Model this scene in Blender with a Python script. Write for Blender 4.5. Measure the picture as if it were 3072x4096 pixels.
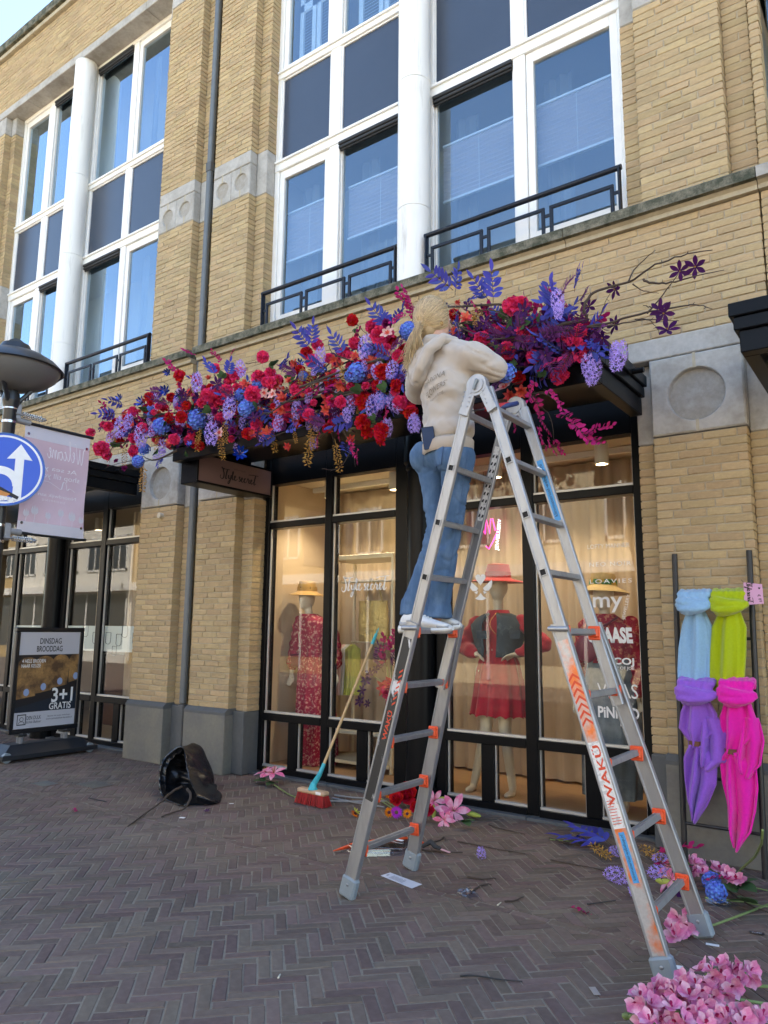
import bpy, bmesh, math, random
import numpy as np
from mathutils import Vector, Matrix, noise, Euler
for o in list(bpy.data.objects): bpy.data.objects.remove(o)
S = bpy.context.scene
COL = S.collection
R = math.radians
random.seed(7)
# ------------------------------------------------------------ camera
YAW, PITCH, ROLL, FPX = R(35.86), R(9.08), R(.563), 2958.5
cy_, sy_, cp_, sp_ = math.cos(YAW), math.sin(YAW), math.cos(PITCH), math.sin(PITCH)
FW = Vector((-sy_*cp_, cy_*cp_, sp_)); r_ = Vector((cy_, sy_, 0)); u_ = r_.cross(FW)
RT = math.cos(ROLL)*r_ + math.sin(ROLL)*u_; UP = -math.sin(ROLL)*r_ + math.cos(ROLL)*u_
EYE = Vector((0, 0, 1.5))
cd = bpy.data.cameras.new('camera'); cam = bpy.data.objects.new('camera', cd); COL.objects.link(cam)
cam.matrix_world = Matrix(((RT.x, UP.x, -FW.x, EYE.x), (RT.y, UP.y, -FW.y, EYE.y), (RT.z, UP.z, -FW.z, EYE.z), (0, 0, 0, 1)))
cd.sensor_fit = 'VERTICAL'; cd.sensor_height = 36; cd.lens = FPX/4096*36; cd.clip_start = .05; cd.clip_end = 600
S.camera = cam
# ------------------------------------------------------------ sky, sun, exposure
SUN_EL, SUN_AZ = R(46), R(24)          # azimuth measured from +y (behind the facade) towards +x
w = bpy.data.worlds.new('World'); S.world = w; w.use_nodes = True
nt = w.node_tree; bg = nt.nodes['Background']
sky = nt.nodes.new('ShaderNodeTexSky'); sky.sky_type = 'NISHITA'; sky.sun_disc = False
sky.sun_elevation = SUN_EL; sky.sun_rotation = SUN_AZ; sky.air_density = 1.0; sky.dust_density = .3; sky.ozone_density = 3.0
nt.links.new(sky.outputs[0], bg.inputs[0]); bg.inputs[1].default_value = .12
sd = bpy.data.lights.new('sun', 'SUN'); sd.energy = 5.0; sd.angle = R(.5); sd.color = (1, .94, .85)
so = bpy.data.objects.new('sun', sd); COL.objects.link(so)
sdir = Vector((math.sin(SUN_AZ)*math.cos(SUN_EL), math.cos(SUN_AZ)*math.cos(SUN_EL), math.sin(SUN_EL)))
so.rotation_euler = sdir.to_track_quat('Z', 'Y').to_euler(); so.location = (0, 0, 30)
S.view_settings.view_transform = 'Standard'; S.view_settings.look = 'None'
S.view_settings.exposure = 2.6; S.view_settings.use_white_balance = True; S.view_settings.white_balance_temperature = 7350; S.view_settings.white_balance_tint = 10; S.view_settings.gamma = 1; S.view_settings.use_curve_mapping = False
S.cycles.max_bounces = 8; S.cycles.transparent_max_bounces = 16; S.cycles.caustics_reflective = False; S.cycles.caustics_refractive = False
# ------------------------------------------------------------ finding real places: a ray of the survey photo cut with a known plane
K = 3072/1659
def ray(x, y): return ((x*K-1536)/FPX)*RT - ((y*K-2048)/FPX)*UP + FW
def onY(x, y, Y): d = ray(x, y); return EYE + d*(Y/d.y)
def onX(x, y, X): d = ray(x, y); return EYE + d*(X/d.x)
def onZ(x, y, Z=0): d = ray(x, y); return EYE + d*((Z-1.5)/d.z)
def proj(p):
    v = Vector(p)-EYE; dz = v.dot(FW)
    return ((1536+FPX*v.dot(RT)/dz)/K, (2048-FPX*v.dot(UP)/dz)/K, dz)
# ------------------------------------------------------------ objects
def tag(o, label=None, cat=None, group=None, kind=None):
    if label: o['label'] = label
    if cat: o['category'] = cat
    if group: o['group'] = group
    if kind: o['kind'] = kind
    return o
def thing(name, loc, label=None, cat=None, group=None, kind=None):
    o = bpy.data.objects.new(name, None); o.empty_display_size = .1; COL.objects.link(o); o.location = loc
    return tag(o, label, cat, group, kind)
def wloc(o):
    v = Vector((0, 0, 0))
    while o: v = v + o.location; o = o.parent
    return v
def link(name, me, parent=None, loc=None):
    o = bpy.data.objects.new(name, me); COL.objects.link(o)
    if parent: o.parent = parent
    if loc is not None: o.location = loc
    return o
def copy_tree(o, parent=None):
    c = o.copy(); COL.objects.link(c); c.parent = parent
    for ch in list(o.children): copy_tree(ch, c)
    return c
class MB:
    def __init__(s): s.v = []; s.f = []; s.m = []; s.mi = 0
    def add(s, vs, fs):
        b = len(s.v); s.v += [tuple(v) for v in vs]; s.f += [tuple(i+b for i in f) for f in fs]; s.m += [s.mi]*len(fs); return s
    def box(s, x0, x1, y0, y1, z0, z1, c=0):
        if x0 > x1: x0, x1 = x1, x0
        if y0 > y1: y0, y1 = y1, y0
        if z0 > z1: z0, z1 = z1, z0
        c = min(c, (x1-x0)*.45, (y1-y0)*.45, (z1-z0)*.45)
        if c <= 0:
            return s.add([(x, y, z) for z in (z0, z1) for y in (y0, y1) for x in (x0, x1)],
                  [(0,2,3,1),(4,5,7,6),(0,1,5,4),(2,6,7,3),(0,4,6,2),(1,3,7,5)])
        vs = []; X = (x0, x1); Y = (y0, y1); Z = (z0, z1); idx = {}
        for i in (0,1):
            for j in (0,1):
                for k in (0,1):
                    sx, sy, sz = 1-2*i, 1-2*j, 1-2*k
                    for a in range(3):
                        p = [X[i]+sx*c, Y[j]+sy*c, Z[k]+sz*c]; p[a] = (X[i], Y[j], Z[k])[a]
                        idx[i,j,k,a] = len(vs); vs.append(tuple(p))
        fs = []
        for a in range(3):
            b_, c_ = [(1,2),(2,0),(0,1)][a]
            for t in (0,1):
                q = []
                for (m, n) in ((0,0),(1,0),(1,1),(0,1)):
                    k = [0,0,0]; k[a] = t; k[b_] = m; k[c_] = n; q.append(idx[k[0],k[1],k[2],a])
                fs.append(q if t else q[::-1])
        def e(k1, k2, a, b): fs.append((idx[k1+(a,)], idx[k1+(b,)], idx[k2+(b,)], idx[k2+(a,)]))
        for j in (0,1):
            for k in (0,1):
                e((0,j,k),(1,j,k),1,2); e((j,0,k),(j,1,k),0,2); e((j,k,0),(j,k,1),0,1)
        for i in (0,1):
            for j in (0,1):
                for k in (0,1): fs.append([idx[i,j,k,a] for a in range(3)])
        return s.add(vs, fs)
    def bar(s, a, b, w, h, up=(0,0,1), c=0):
        a, b = Vector(a), Vector(b); d = (b-a); L = d.length; d.normalize(); upv = Vector(up)
        x = d.cross(upv); x.normalize(); z = x.cross(d)
        t = MB(); t.box(-w/2, w/2, 0, L, -h/2, h/2, c)
        return s.add([a + x*p[0] + d*p[1] + z*p[2] for p in t.v], t.f)
    def tube(s, pts, r, n=8, cap=True, flat=1.0):
        pts = [Vector(p) for p in pts]; m = len(pts)
        rs = [r]*m if not hasattr(r, '__len__') else list(r)
        t0 = (pts[1]-pts[0]).normalized(); a = t0.orthogonal().normalized(); vs = []; fs = []
        for i in range(m):
            t = (pts[min(i+1, m-1)]-pts[max(i-1, 0)])
            if t.length < 1e-9: t = t0
            t.normalize(); a = a - t*a.dot(t)
            if a.length < 1e-6: a = t.orthogonal()
            a.normalize(); b = t.cross(a)
            for k in range(n):
                th = 2*math.pi*k/n; vs.append(pts[i] + a*(math.cos(th)*rs[i]) + b*(math.sin(th)*rs[i]*flat))
        for i in range(m-1):
            for k in range(n): fs.append((i*n+k, i*n+(k+1)%n, (i+1)*n+(k+1)%n, (i+1)*n+k))
        if cap: fs.append(tuple(range(n))[::-1]); fs.append(tuple((m-1)*n+k for k in range(n)))
        return s.add(vs, fs)
    def loft(s, rings, cap=True, closed=True):
        n = len(rings[0]); vs = [p for r in rings for p in r]; fs = []
        for i in range(len(rings)-1):
            for k in range(n if closed else n-1): fs.append((i*n+k, i*n+(k+1)%n, (i+1)*n+(k+1)%n, (i+1)*n+k))
        if cap and closed: fs.append(tuple(range(n))[::-1]); fs.append(tuple((len(rings)-1)*n+k for k in range(n)))
        return s.add(vs, fs)
    def lathe(s, prof, c=(0,0,0), n=24, cap=False, a0=0, a1=2*math.pi):
        c = Vector(c); full = abs(a1-a0-2*math.pi) < 1e-6; m = n if full else n+1
        rings = [[c+Vector((math.cos(a0+(a1-a0)*k/n)*r, math.sin(a0+(a1-a0)*k/n)*r, z)) for k in range(m)] for r, z in prof]
        return s.loft(rings, cap, full)
    def ell(s, c, rx, ry, rz, n=16, m=10, rot=None):
        c = Vector(c); vs = []; fs = []
        for i in range(m+1):
            th = math.pi*i/m
            for k in range(n):
                p = Vector((rx*math.sin(th)*math.cos(2*math.pi*k/n), ry*math.sin(th)*math.sin(2*math.pi*k/n), rz*math.cos(th)))
                if rot: p = rot @ p
                vs.append(c+p)
        for i in range(m):
            for k in range(n): fs.append((i*n+k, (i+1)*n+k, (i+1)*n+(k+1)%n, i*n+(k+1)%n))
        return s.add(vs, fs)
    def prism(s, poly, d0, d1, f):          # poly of (a,b); f(a,b,d) -> point
        n = len(poly); vs = [f(a, b, d0) for a, b in poly]+[f(a, b, d1) for a, b in poly]
        fs = [tuple(range(n))[::-1], tuple(range(n, 2*n))]+[(i, (i+1) % n, n+(i+1) % n, n+i) for i in range(n)]
        return s.add(vs, fs)
    def xf(s, mat): s.v = [tuple(mat @ Vector(v)) for v in s.v]; return s
    def mesh(s, name, mat, off=None, smooth=None):
        me = bpy.data.meshes.new(name)
        v = s.v if off is None else [(a-off[0], b-off[1], c-off[2]) for a, b, c in s.v]
        me.from_pydata(v, [], s.f); me.validate(clean_customdata=False)
        for m_ in (mat if isinstance(mat, (list, tuple)) else [mat]): me.materials.append(m_)
        if isinstance(mat, (list, tuple)) and len(me.polygons) == len(s.m): me.polygons.foreach_set('material_index', s.m)
        bm = bmesh.new(); bm.from_mesh(me); bmesh.ops.recalc_face_normals(bm, faces=bm.faces); bm.to_mesh(me); bm.free()
        if smooth is not None:
            me.polygons.foreach_set('use_smooth', [True]*len(me.polygons))
            if smooth: me.set_sharp_from_angle(angle=R(smooth))
        me.update(); return me
    def build(s, name, mat, parent=None, smooth=None):
        off = wloc(parent) if parent else None
        return link(name, s.mesh(name, mat, off, smooth), parent)
def evaluated(o, name, mat):
    dg = bpy.context.evaluated_depsgraph_get(); me = bpy.data.meshes.new_from_object(o.evaluated_get(dg)); me.name = name
    me.materials.clear(); me.materials.append(mat); return me
def fuse(mb, voxel, iters=8, name='body', mat=None, parent=None, disp=None):
    """one continuous skin round all the shapes in mb"""
    me = mb.mesh(name, mat); o = link('tmp_skin', me)
    m = o.modifiers.new('r', 'REMESH'); m.mode = 'VOXEL'; m.voxel_size = voxel; m.use_smooth_shade = True
    k = o.modifiers.new('s', 'SMOOTH'); k.iterations = iters; k.factor = .5
    res = evaluated(o, name, mat); bpy.data.objects.remove(o)
    if disp:
        co = np.empty(len(res.vertices)*3); no = co.copy(); res.vertices.foreach_get('co', co); res.vertices.foreach_get('normal', no)
        co = co.reshape(-1, 3); no = no.reshape(-1, 3)
        for i in range(len(co)): co[i] += no[i]*disp(Vector(co[i]), Vector(no[i]))
        res.vertices.foreach_set('co', co.ravel())
    if parent:
        l = wloc(parent); res.transform(Matrix.Translation(-l))
    res.polygons.foreach_set('use_smooth', [True]*len(res.polygons)); res.update()
    return link(name, res, parent)
def text_mesh(txt, mat, width=None, height=None, shear=0, bold=0, ext=.0008, align='CENTER', mirror=False, space=1):
    """lettering as a mesh in the xz plane, centred on the origin, facing -y"""
    c = bpy.data.curves.new('lettering', 'FONT'); c.body = txt; c.size = 1; c.shear = shear; c.offset = bold; c.extrude = 0; c.align_x = align
    c.space_character = space; c.resolution_u = 3
    o = bpy.data.objects.new('tmp_text', c); COL.objects.link(o)
    me = evaluated(o, 'lettering', mat); bpy.data.objects.remove(o)
    n = len(me.vertices); a = np.empty(n*3); me.vertices.foreach_get('co', a); a = a.reshape(-1, 3)
    mn, mx = a.min(0), a.max(0); sx = width/(mx[0]-mn[0]) if width else None; sz = height/(mx[1]-mn[1]) if height else None
    sx = sx or sz; sz = sz or sx; cx, cz = (mn[:2]+mx[:2])/2
    b = np.zeros_like(a); b[:, 0] = (a[:, 0]-cx)*sx*(-1 if mirror else 1); b[:, 2] = (a[:, 1]-cz)*sz
    me.vertices.foreach_set('co', b.ravel()); me.update(); return me
def frame_mat(o, xd, yd, n):   # columns: local x, y, z
    xd, yd, n = Vector(xd), Vector(yd), Vector(n); o = Vector(o)
    return Matrix(((xd.x, yd.x, n.x, o.x), (xd.y, yd.y, n.y, o.y), (xd.z, yd.z, n.z, o.z), (0, 0, 0, 1)))
def letter(txt, mat, M, parent, name='lettering', **k):
    """M takes local (x right, y away, z up) to the world"""
    me = text_mesh(txt, mat, **k); me.transform(M); me.transform(Matrix.Translation(-wloc(parent))); return link(name, me, parent)
# ------------------------------------------------------------ materials
def mat(name, col, rough=.6, metal=0, var=0, scale=20, hue=0, bump=0, bscale=60, bdist=.002, obj=0, spec=.5, col2=None, c2scale=3, c2lo=.45, c2hi=.65, stretch=None, island=0, trans=0, sheen=0, sub=0, emit=None, coat=0, back=None):
    m = bpy.data.materials.new(name); m.use_nodes = True; N = m.node_tree.nodes; Lk = m.node_tree.links; b = N['Principled BSDF']
    b.inputs['Roughness'].default_value = rough; b.inputs['Metallic'].default_value = metal; b.inputs['Specular IOR Level'].default_value = spec
    if coat: b.inputs['Coat Weight'].default_value = coat
    if sheen: b.inputs['Sheen Weight'].default_value = sheen; b.inputs['Sheen Roughness'].default_value = .5
    c4 = tuple(col)+(1,); b.inputs['Base Color'].default_value = c4
    tc = N.new('ShaderNodeTexCoord'); src = tc.outputs['Object']
    if stretch:
        mp = N.new('ShaderNodeMapping'); mp.inputs['Scale'].default_value = stretch; Lk.new(src, mp.inputs[0]); src = mp.outputs[0]
    def nz(sc, det=4, rg=.6):
        n = N.new('ShaderNodeTexNoise'); n.inputs['Scale'].default_value = sc; n.inputs['Detail'].default_value = det; n.inputs['Roughness'].default_value = rg
        Lk.new(src, n.inputs['Vector']); return n
    cur = None
    if col2 is not None:
        n = nz(c2scale, 6); rp = N.new('ShaderNodeValToRGB'); rp.color_ramp.elements[0].position = c2lo; rp.color_ramp.elements[1].position = c2hi
        rp.color_ramp.elements[0].color = c4; rp.color_ramp.elements[1].color = tuple(col2)+(1,)
        Lk.new(n.outputs['Fac'], rp.inputs[0]); cur = rp.outputs[0]
    if var or hue or obj or island:
        h = N.new('ShaderNodeHueSaturation')
        if cur: Lk.new(cur, h.inputs['Color'])
        else: h.inputs['Color'].default_value = c4
        val = None
        def addv(a, bb):
            if a is None: return bb
            q = N.new('ShaderNodeMath'); q.operation = 'ADD'; Lk.new(a, q.inputs[0]); Lk.new(bb, q.inputs[1]); return q.outputs[0]
        def rng(out, lo, hi):
            q = N.new('ShaderNodeMapRange'); q.inputs['To Min'].default_value = lo; q.inputs['To Max'].default_value = hi; Lk.new(out, q.inputs['Value']); return q.outputs[0]
        if var: val = addv(val, rng(nz(scale).outputs['Fac'], -var*1.6, var*1.6))
        if obj or island:
            oi = N.new('ShaderNodeObjectInfo'); ge = N.new('ShaderNodeNewGeometry'); sm = N.new('ShaderNodeMath'); sm.operation = 'ADD'
            Lk.new(oi.outputs['Random'], sm.inputs[0]); Lk.new(ge.outputs['Random Per Island'], sm.inputs[1])
            if not island: sm.inputs[1].default_value = 0; Lk.remove(sm.inputs[1].links[0])
            fr = N.new('ShaderNodeMath'); fr.operation = 'FRACT'; Lk.new(sm.outputs[0], fr.inputs[0]); rnd = fr.outputs[0]
            a = max(obj, island); val = addv(val, rng(rnd, -a, a))
            if hue:
                wn = N.new('ShaderNodeTexWhiteNoise'); wn.noise_dimensions = '1D'; Lk.new(rnd, wn.inputs['W']); Lk.new(rng(wn.outputs['Value'], .5-hue, .5+hue), h.inputs['Hue'])
        if val:
            q = N.new('ShaderNodeMath'); q.operation = 'ADD'; q.inputs[1].default_value = 1; Lk.new(val, q.inputs[0]); Lk.new(q.outputs[0], h.inputs['Value'])
        cur = h.outputs[0]
    if back is not None:
        ge2 = N.new('ShaderNodeNewGeometry'); mx = N.new('ShaderNodeMix'); mx.data_type = 'RGBA'; Lk.new(ge2.outputs['Backfacing'], mx.inputs[0])
        if cur: Lk.new(cur, mx.inputs[6])
        else: mx.inputs[6].default_value = c4
        mx.inputs[7].default_value = tuple(back)+(1,); cur = mx.outputs[2]
    if cur: Lk.new(cur, b.inputs['Base Color'])
    if bump:
        n = nz(bscale, 5, .65); bp = N.new('ShaderNodeBump'); bp.inputs['Strength'].default_value = bump; bp.inputs['Distance'].default_value = bdist
        Lk.new(n.outputs['Fac'], bp.inputs['Height']); Lk.new(bp.outputs[0], b.inputs['Normal'])
    if emit: b.inputs['Emission Color'].default_value = tuple(emit[0])+(1,); b.inputs['Emission Strength'].default_value = emit[1]
    if trans:   # thin leaf or cloth: some light comes through
        tr = N.new('ShaderNodeBsdfTranslucent'); mxs = N.new('ShaderNodeMixShader'); mxs.inputs[0].default_value = trans
        if cur: Lk.new(cur, tr.inputs[0])
        else: tr.inputs[0].default_value = c4
        Lk.new(b.outputs[0], mxs.inputs[1]); Lk.new(tr.outputs[0], mxs.inputs[2]); Lk.new(mxs.outputs[0], N['Material Output'].inputs[0])
    return m
def glass_mat(name, boost=1.0, tint=(1, 1, 1), rough=0.0, wave=.0, refl=(1, 1, 1)):
    m = bpy.data.materials.new(name); m.use_nodes = True; N = m.node_tree.nodes; Lk = m.node_tree.links; N.remove(N['Principled BSDF'])
    # Schlick reflectance on the outer face only, so that a thin pane never traps light inside itself
    lw = N.new('ShaderNodeLayerWeight'); lw.inputs[0].default_value = .5; pw_ = N.new('ShaderNodeMath'); pw_.operation = 'POWER'; pw_.inputs[1].default_value = 5; Lk.new(lw.outputs['Facing'], pw_.inputs[0])
    ma = N.new('ShaderNodeMath'); ma.operation = 'MULTIPLY_ADD'; ma.inputs[1].default_value = .96*boost; ma.inputs[2].default_value = .04*boost; Lk.new(pw_.outputs[0], ma.inputs[0])
    ge = N.new('ShaderNodeNewGeometry'); inv = N.new('ShaderNodeMath'); inv.operation = 'SUBTRACT'; inv.inputs[0].default_value = 1; Lk.new(ge.outputs['Backfacing'], inv.inputs[1])
    mu = N.new('ShaderNodeMath'); mu.operation = 'MULTIPLY'; mu.use_clamp = True; Lk.new(ma.outputs[0], mu.inputs[0]); Lk.new(inv.outputs[0], mu.inputs[1])
    t = N.new('ShaderNodeBsdfTransparent'); t.inputs[0].default_value = tuple(tint)+(1,); g = N.new('ShaderNodeBsdfGlossy'); g.inputs['Roughness'].default_value = rough; g.inputs['Color'].default_value = tuple(refl)+(1,)
    mx = N.new('ShaderNodeMixShader'); Lk.new(mu.outputs[0], mx.inputs[0]); Lk.new(t.outputs[0], mx.inputs[1]); Lk.new(g.outputs[0], mx.inputs[2]); Lk.new(mx.outputs[0], N['Material Output'].inputs[0])
    if wave:
        tc = N.new('ShaderNodeTexCoord'); n = N.new('ShaderNodeTexNoise'); n.inputs['Scale'].default_value = 1.3; Lk.new(tc.outputs['Object'], n.inputs[0]); bp = N.new('ShaderNodeBump'); bp.inputs['Strength'].default_value = wave; bp.inputs['Distance'].default_value = .01
        Lk.new(n.outputs[0], bp.inputs['Height']); Lk.new(bp.outputs[0], g.inputs['Normal'])
    return m
M = {}
M['brick'] = mat('yellow_brick', (.44, .325, .18), .9, var=.16, scale=22, island=.10, hue=.006, bump=.9, bscale=38, bdist=.006, stretch=(1, 1, 2.4), col2=(.33, .245, .145), c2scale=1.6, c2lo=.48, c2hi=.8, spec=.2)
M['mortar'] = mat('mortar', (.40, .335, .235), .95, var=.15, scale=30, bump=.4, bscale=150, spec=.1)
M['stone'] = mat('cast_stone', (.43, .41, .37), .85, var=.14, scale=26, col2=(.30, .28, .24), c2scale=4, c2lo=.42, c2hi=.7, bump=.35, bscale=90, bdist=.002, spec=.25)
M['stone_round'] = mat('stone_roundel', (.31, .285, .24), .9, var=.14, scale=40, col2=(.38, .365, .33), c2scale=11, c2lo=.45, c2hi=.75, bump=.35, bscale=90, bdist=.002, spec=.2)
M['mossy'] = mat('mossy_concrete', (.19, .175, .13), .95, var=.45, scale=70, col2=(.065, .07, .05), c2scale=9, c2lo=.38, c2hi=.6, bump=.6, bscale=120, bdist=.003, spec=.15)
M['mould'] = mat('moulded_concrete', (.42, .37, .27), .9, var=.14, scale=22, col2=(.3, .26, .18), c2scale=4, c2lo=.5, c2hi=.75, bump=.2, bscale=80, spec=.2)
M['plinth'] = mat('bluestone', (.15, .145, .13), .8, var=.12, scale=30, col2=(.20, .19, .15), c2scale=3, c2lo=.4, c2hi=.7, bump=.3, bscale=120, spec=.3)
M['plinth_edge'] = mat('bluestone_edge', (.098, .103, .103), .7, var=.12, scale=20, bump=.2, bscale=120, spec=.35)
M['white'] = mat('white_paint', (.80, .79, .75), .45, var=.04, scale=8, col2=(.70, .68, .62), c2scale=2.5, c2lo=.55, c2hi=.8)
M['column'] = mat('white_column', (.78, .77, .72), .55, var=.03, scale=6, col2=(.52, .50, .44), c2scale=2.0, c2lo=.58, c2hi=.78, stretch=(6, 6, .8), bump=.12, bscale=120)
M['black'] = mat('black_paint', (.005, .0055, .0065), .3, bump=.25, bscale=180, bdist=.0008, spec=.12)
M['blackrail'] = mat('black_rail_paint', (.008, .011, .018), .45, bump=.2, bscale=60, spec=.3)
M['alu'] = mat('grey_bead', (.55, .55, .53), .4, metal=.6)
M['panel'] = mat('spandrel_panel', (.040, .054, .080), .24, spec=.6, var=.05, scale=2)
M['rubber'] = mat('dark_rubber', (.02, .02, .02), .7)
M['pipe'] = mat('grey_pipe', (.115, .13, .135), .55, var=.1, scale=8, col2=(.17, .18, .18), c2scale=5, c2lo=.55, c2hi=.8)
M['glass'] = glass_mat('window_glass', 4.9, (.78, .86, .92), wave=.03, refl=(.66, .85, 1))
M['shopglass'] = glass_mat('shop_glass', 1.0, (.97, .97, .95), wave=.02)
M['frost'] = mat('frosted_film', (.55, .60, .56), .7)
# ============================================================ pavement
BW, BH, BJ = .22, .0525, .0095
def paver_field():
    pv = thing('pavement', (0, 0, 0), kind='structure')
    base = MB(); base.box(-15.5, 4, -2.5, 7.3, -.12, -.0036); base.build('sand_bed', M_sand, pv)
    Lm, wm, j = .2155, .0605, .0062
    e1 = Vector((1, 1, 0))/math.sqrt(2); e2 = Vector((-1, 1, 0))/math.sqrt(2)
    items = []
    def put(u0, u1, v0, v1):
        c = e1*((u0+u1)/2) + e2*((v0+v1)/2)
        if not(-13.2 < c.x < 2.2 and -1.2 < c.y < 5.86): return
        L_, W_ = u1-u0, v1-v0
        items.append((c, (L_ if L_ > W_ else W_), (45 if L_ > W_ else 135)))
    for n in range(-70, 70):
        for i in range(-260, 260):
            ou, ov = n*(wm+Lm)+i*wm, n*(wm-Lm)+i*wm
            put(ou, ou+Lm, ov, ov+wm); put(ou+Lm, ou+Lm+wm, ov+wm-Lm, ov+wm)
    x = -13.2
    keep = []; cut = []
    for it in items: (cut if abs(it[0].y-3.905) < .135 else keep).append(it)
    items = keep
    while x < 2.2: items.append((Vector((x+.108, 3.905+random.uniform(-.004, .004), 0)), .2155, 0)); x += .2165
    rnd = random.Random(3)
    def verts(L_, W_, rr):
        a, b = L_/2-j/2, W_/2-j/2; c = .004
        vs = [(-a+c, -b+c, 0), (a-c, -b+c, 0), (a-c, b-c, 0), (-a+c, b-c, 0), (-a, -b, -c), (a, -b, -c), (a, b, -c), (-a, b, -c), (-a, -b, -.05), (a, -b, -.05), (a, b, -.05), (-a, b, -.05)]
        return [(x+rr.uniform(-.0022, .0022), y+rr.uniform(-.0022, .0022), z+rr.uniform(-.0012, .0012)) for x, y, z in vs]
    F = [(0, 1, 2, 3)]+[(i, 4+i, 4+(i+1) % 4, (i+1) % 4) for i in range(4)]+[(4+i, 8+i, 8+(i+1) % 4, 4+(i+1) % 4) for i in range(4)]
    protos = []
    for k in range(8):
        mb = MB(); mb.add(verts(.2155, .0605, rnd), F); protos.append(mb.mesh('paver', M['paver']))
    vis = []; rest = []
    for it in items:
        px, py, dz = proj(it[0])
        if dz > .5 and -30 < px < 1690 and py < 2250: vis.append((dz, it))
        else: rest.append(it)
    vis.sort(key=lambda t: t[0]); top = [t[1] for t in vis[:300]]; rest += [t[1] for t in vis[300:]]
    for i, (c, L_, ang) in enumerate(top):
        o = link('paver', protos[i % 8], pv, (c.x, c.y, rnd.uniform(-.0014, .0014)))
        o.rotation_euler = (rnd.gauss(0, .006), rnd.gauss(0, .006), R(ang+rnd.gauss(0, .9)+180*rnd.randint(0, 1)))
    mb = MB()
    for c, L_, ang in rest:
        mt = Matrix.Translation((c.x, c.y, rnd.uniform(-.0014, .0014))) @ Euler((rnd.gauss(0, .006), rnd.gauss(0, .006), R(ang+rnd.gauss(0, .9)))).to_matrix().to_4x4()
        mb.add([mt @ Vector(v) for v in verts(.2155, .0605, rnd)], F)
    def clip(poly, y, sgn):
        out = []
        for i in range(len(poly)):
            p, q = poly[i], poly[(i+1) % len(poly)]; a, b = (p[1]-y)*sgn, (q[1]-y)*sgn
            if a >= 0: out.append(p)
            if a*b < 0: t = a/(a-b); out.append((p[0]+(q[0]-p[0])*t, p[1]+(q[1]-p[1])*t))
        return out
    for c, L_, ang in cut:
        a, b = .2155/2-j/2, .0605/2-j/2; ca, sa = math.cos(R(ang)), math.sin(R(ang))
        base_ = [(c.x+x*ca-y*sa, c.y+x*sa+y*ca) for x, y in ((-a, -b), (a, -b), (a, b), (-a, b))]
        for yl, sg in ((3.905-.0345, -1), (3.905+.0345, 1)):
            p = clip(base_, yl, sg)
            if len(p) < 3: continue
            ar = abs(sum(p[i][0]*p[(i+1) % len(p)][1]-p[(i+1) % len(p)][0]*p[i][1] for i in range(len(p))))/2
            if ar < .0004: continue
            n_ = len(p); dz = rnd.uniform(-.0014, .001); mb.add([(x, y, dz) for x, y in p]+[(x, y, -.05) for x, y in p], [tuple(range(n_))]+[(i, (i+1) % n_, n_+(i+1) % n_, n_+i) for i in range(n_)])
    tag(mb.build('paver', M['paver'], pv), kind='stuff')
    return pv
M_sand = mat('joint_sand', (.235, .20, .155), .95, var=.25, scale=30, bump=.4, bscale=200, spec=.1)
M['paver'] = mat('clay_paver', (.138, .097, .078), .86, var=.22, scale=28, island=.2, hue=.022, bump=.35, bscale=220, bdist=.0015, col2=(.155, .122, .098), c2scale=.9, c2lo=.45, c2hi=.75, spec=.25)
pave = paver_field()
st = MB(); st.box(-90, 60, -60, 5.4, -.3, -.13); 
tag(st.build('street', mat('street_clinker', (.13, .11, .10), .9, var=.2, scale=3, bump=.3, bscale=30)), kind='structure')
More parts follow.
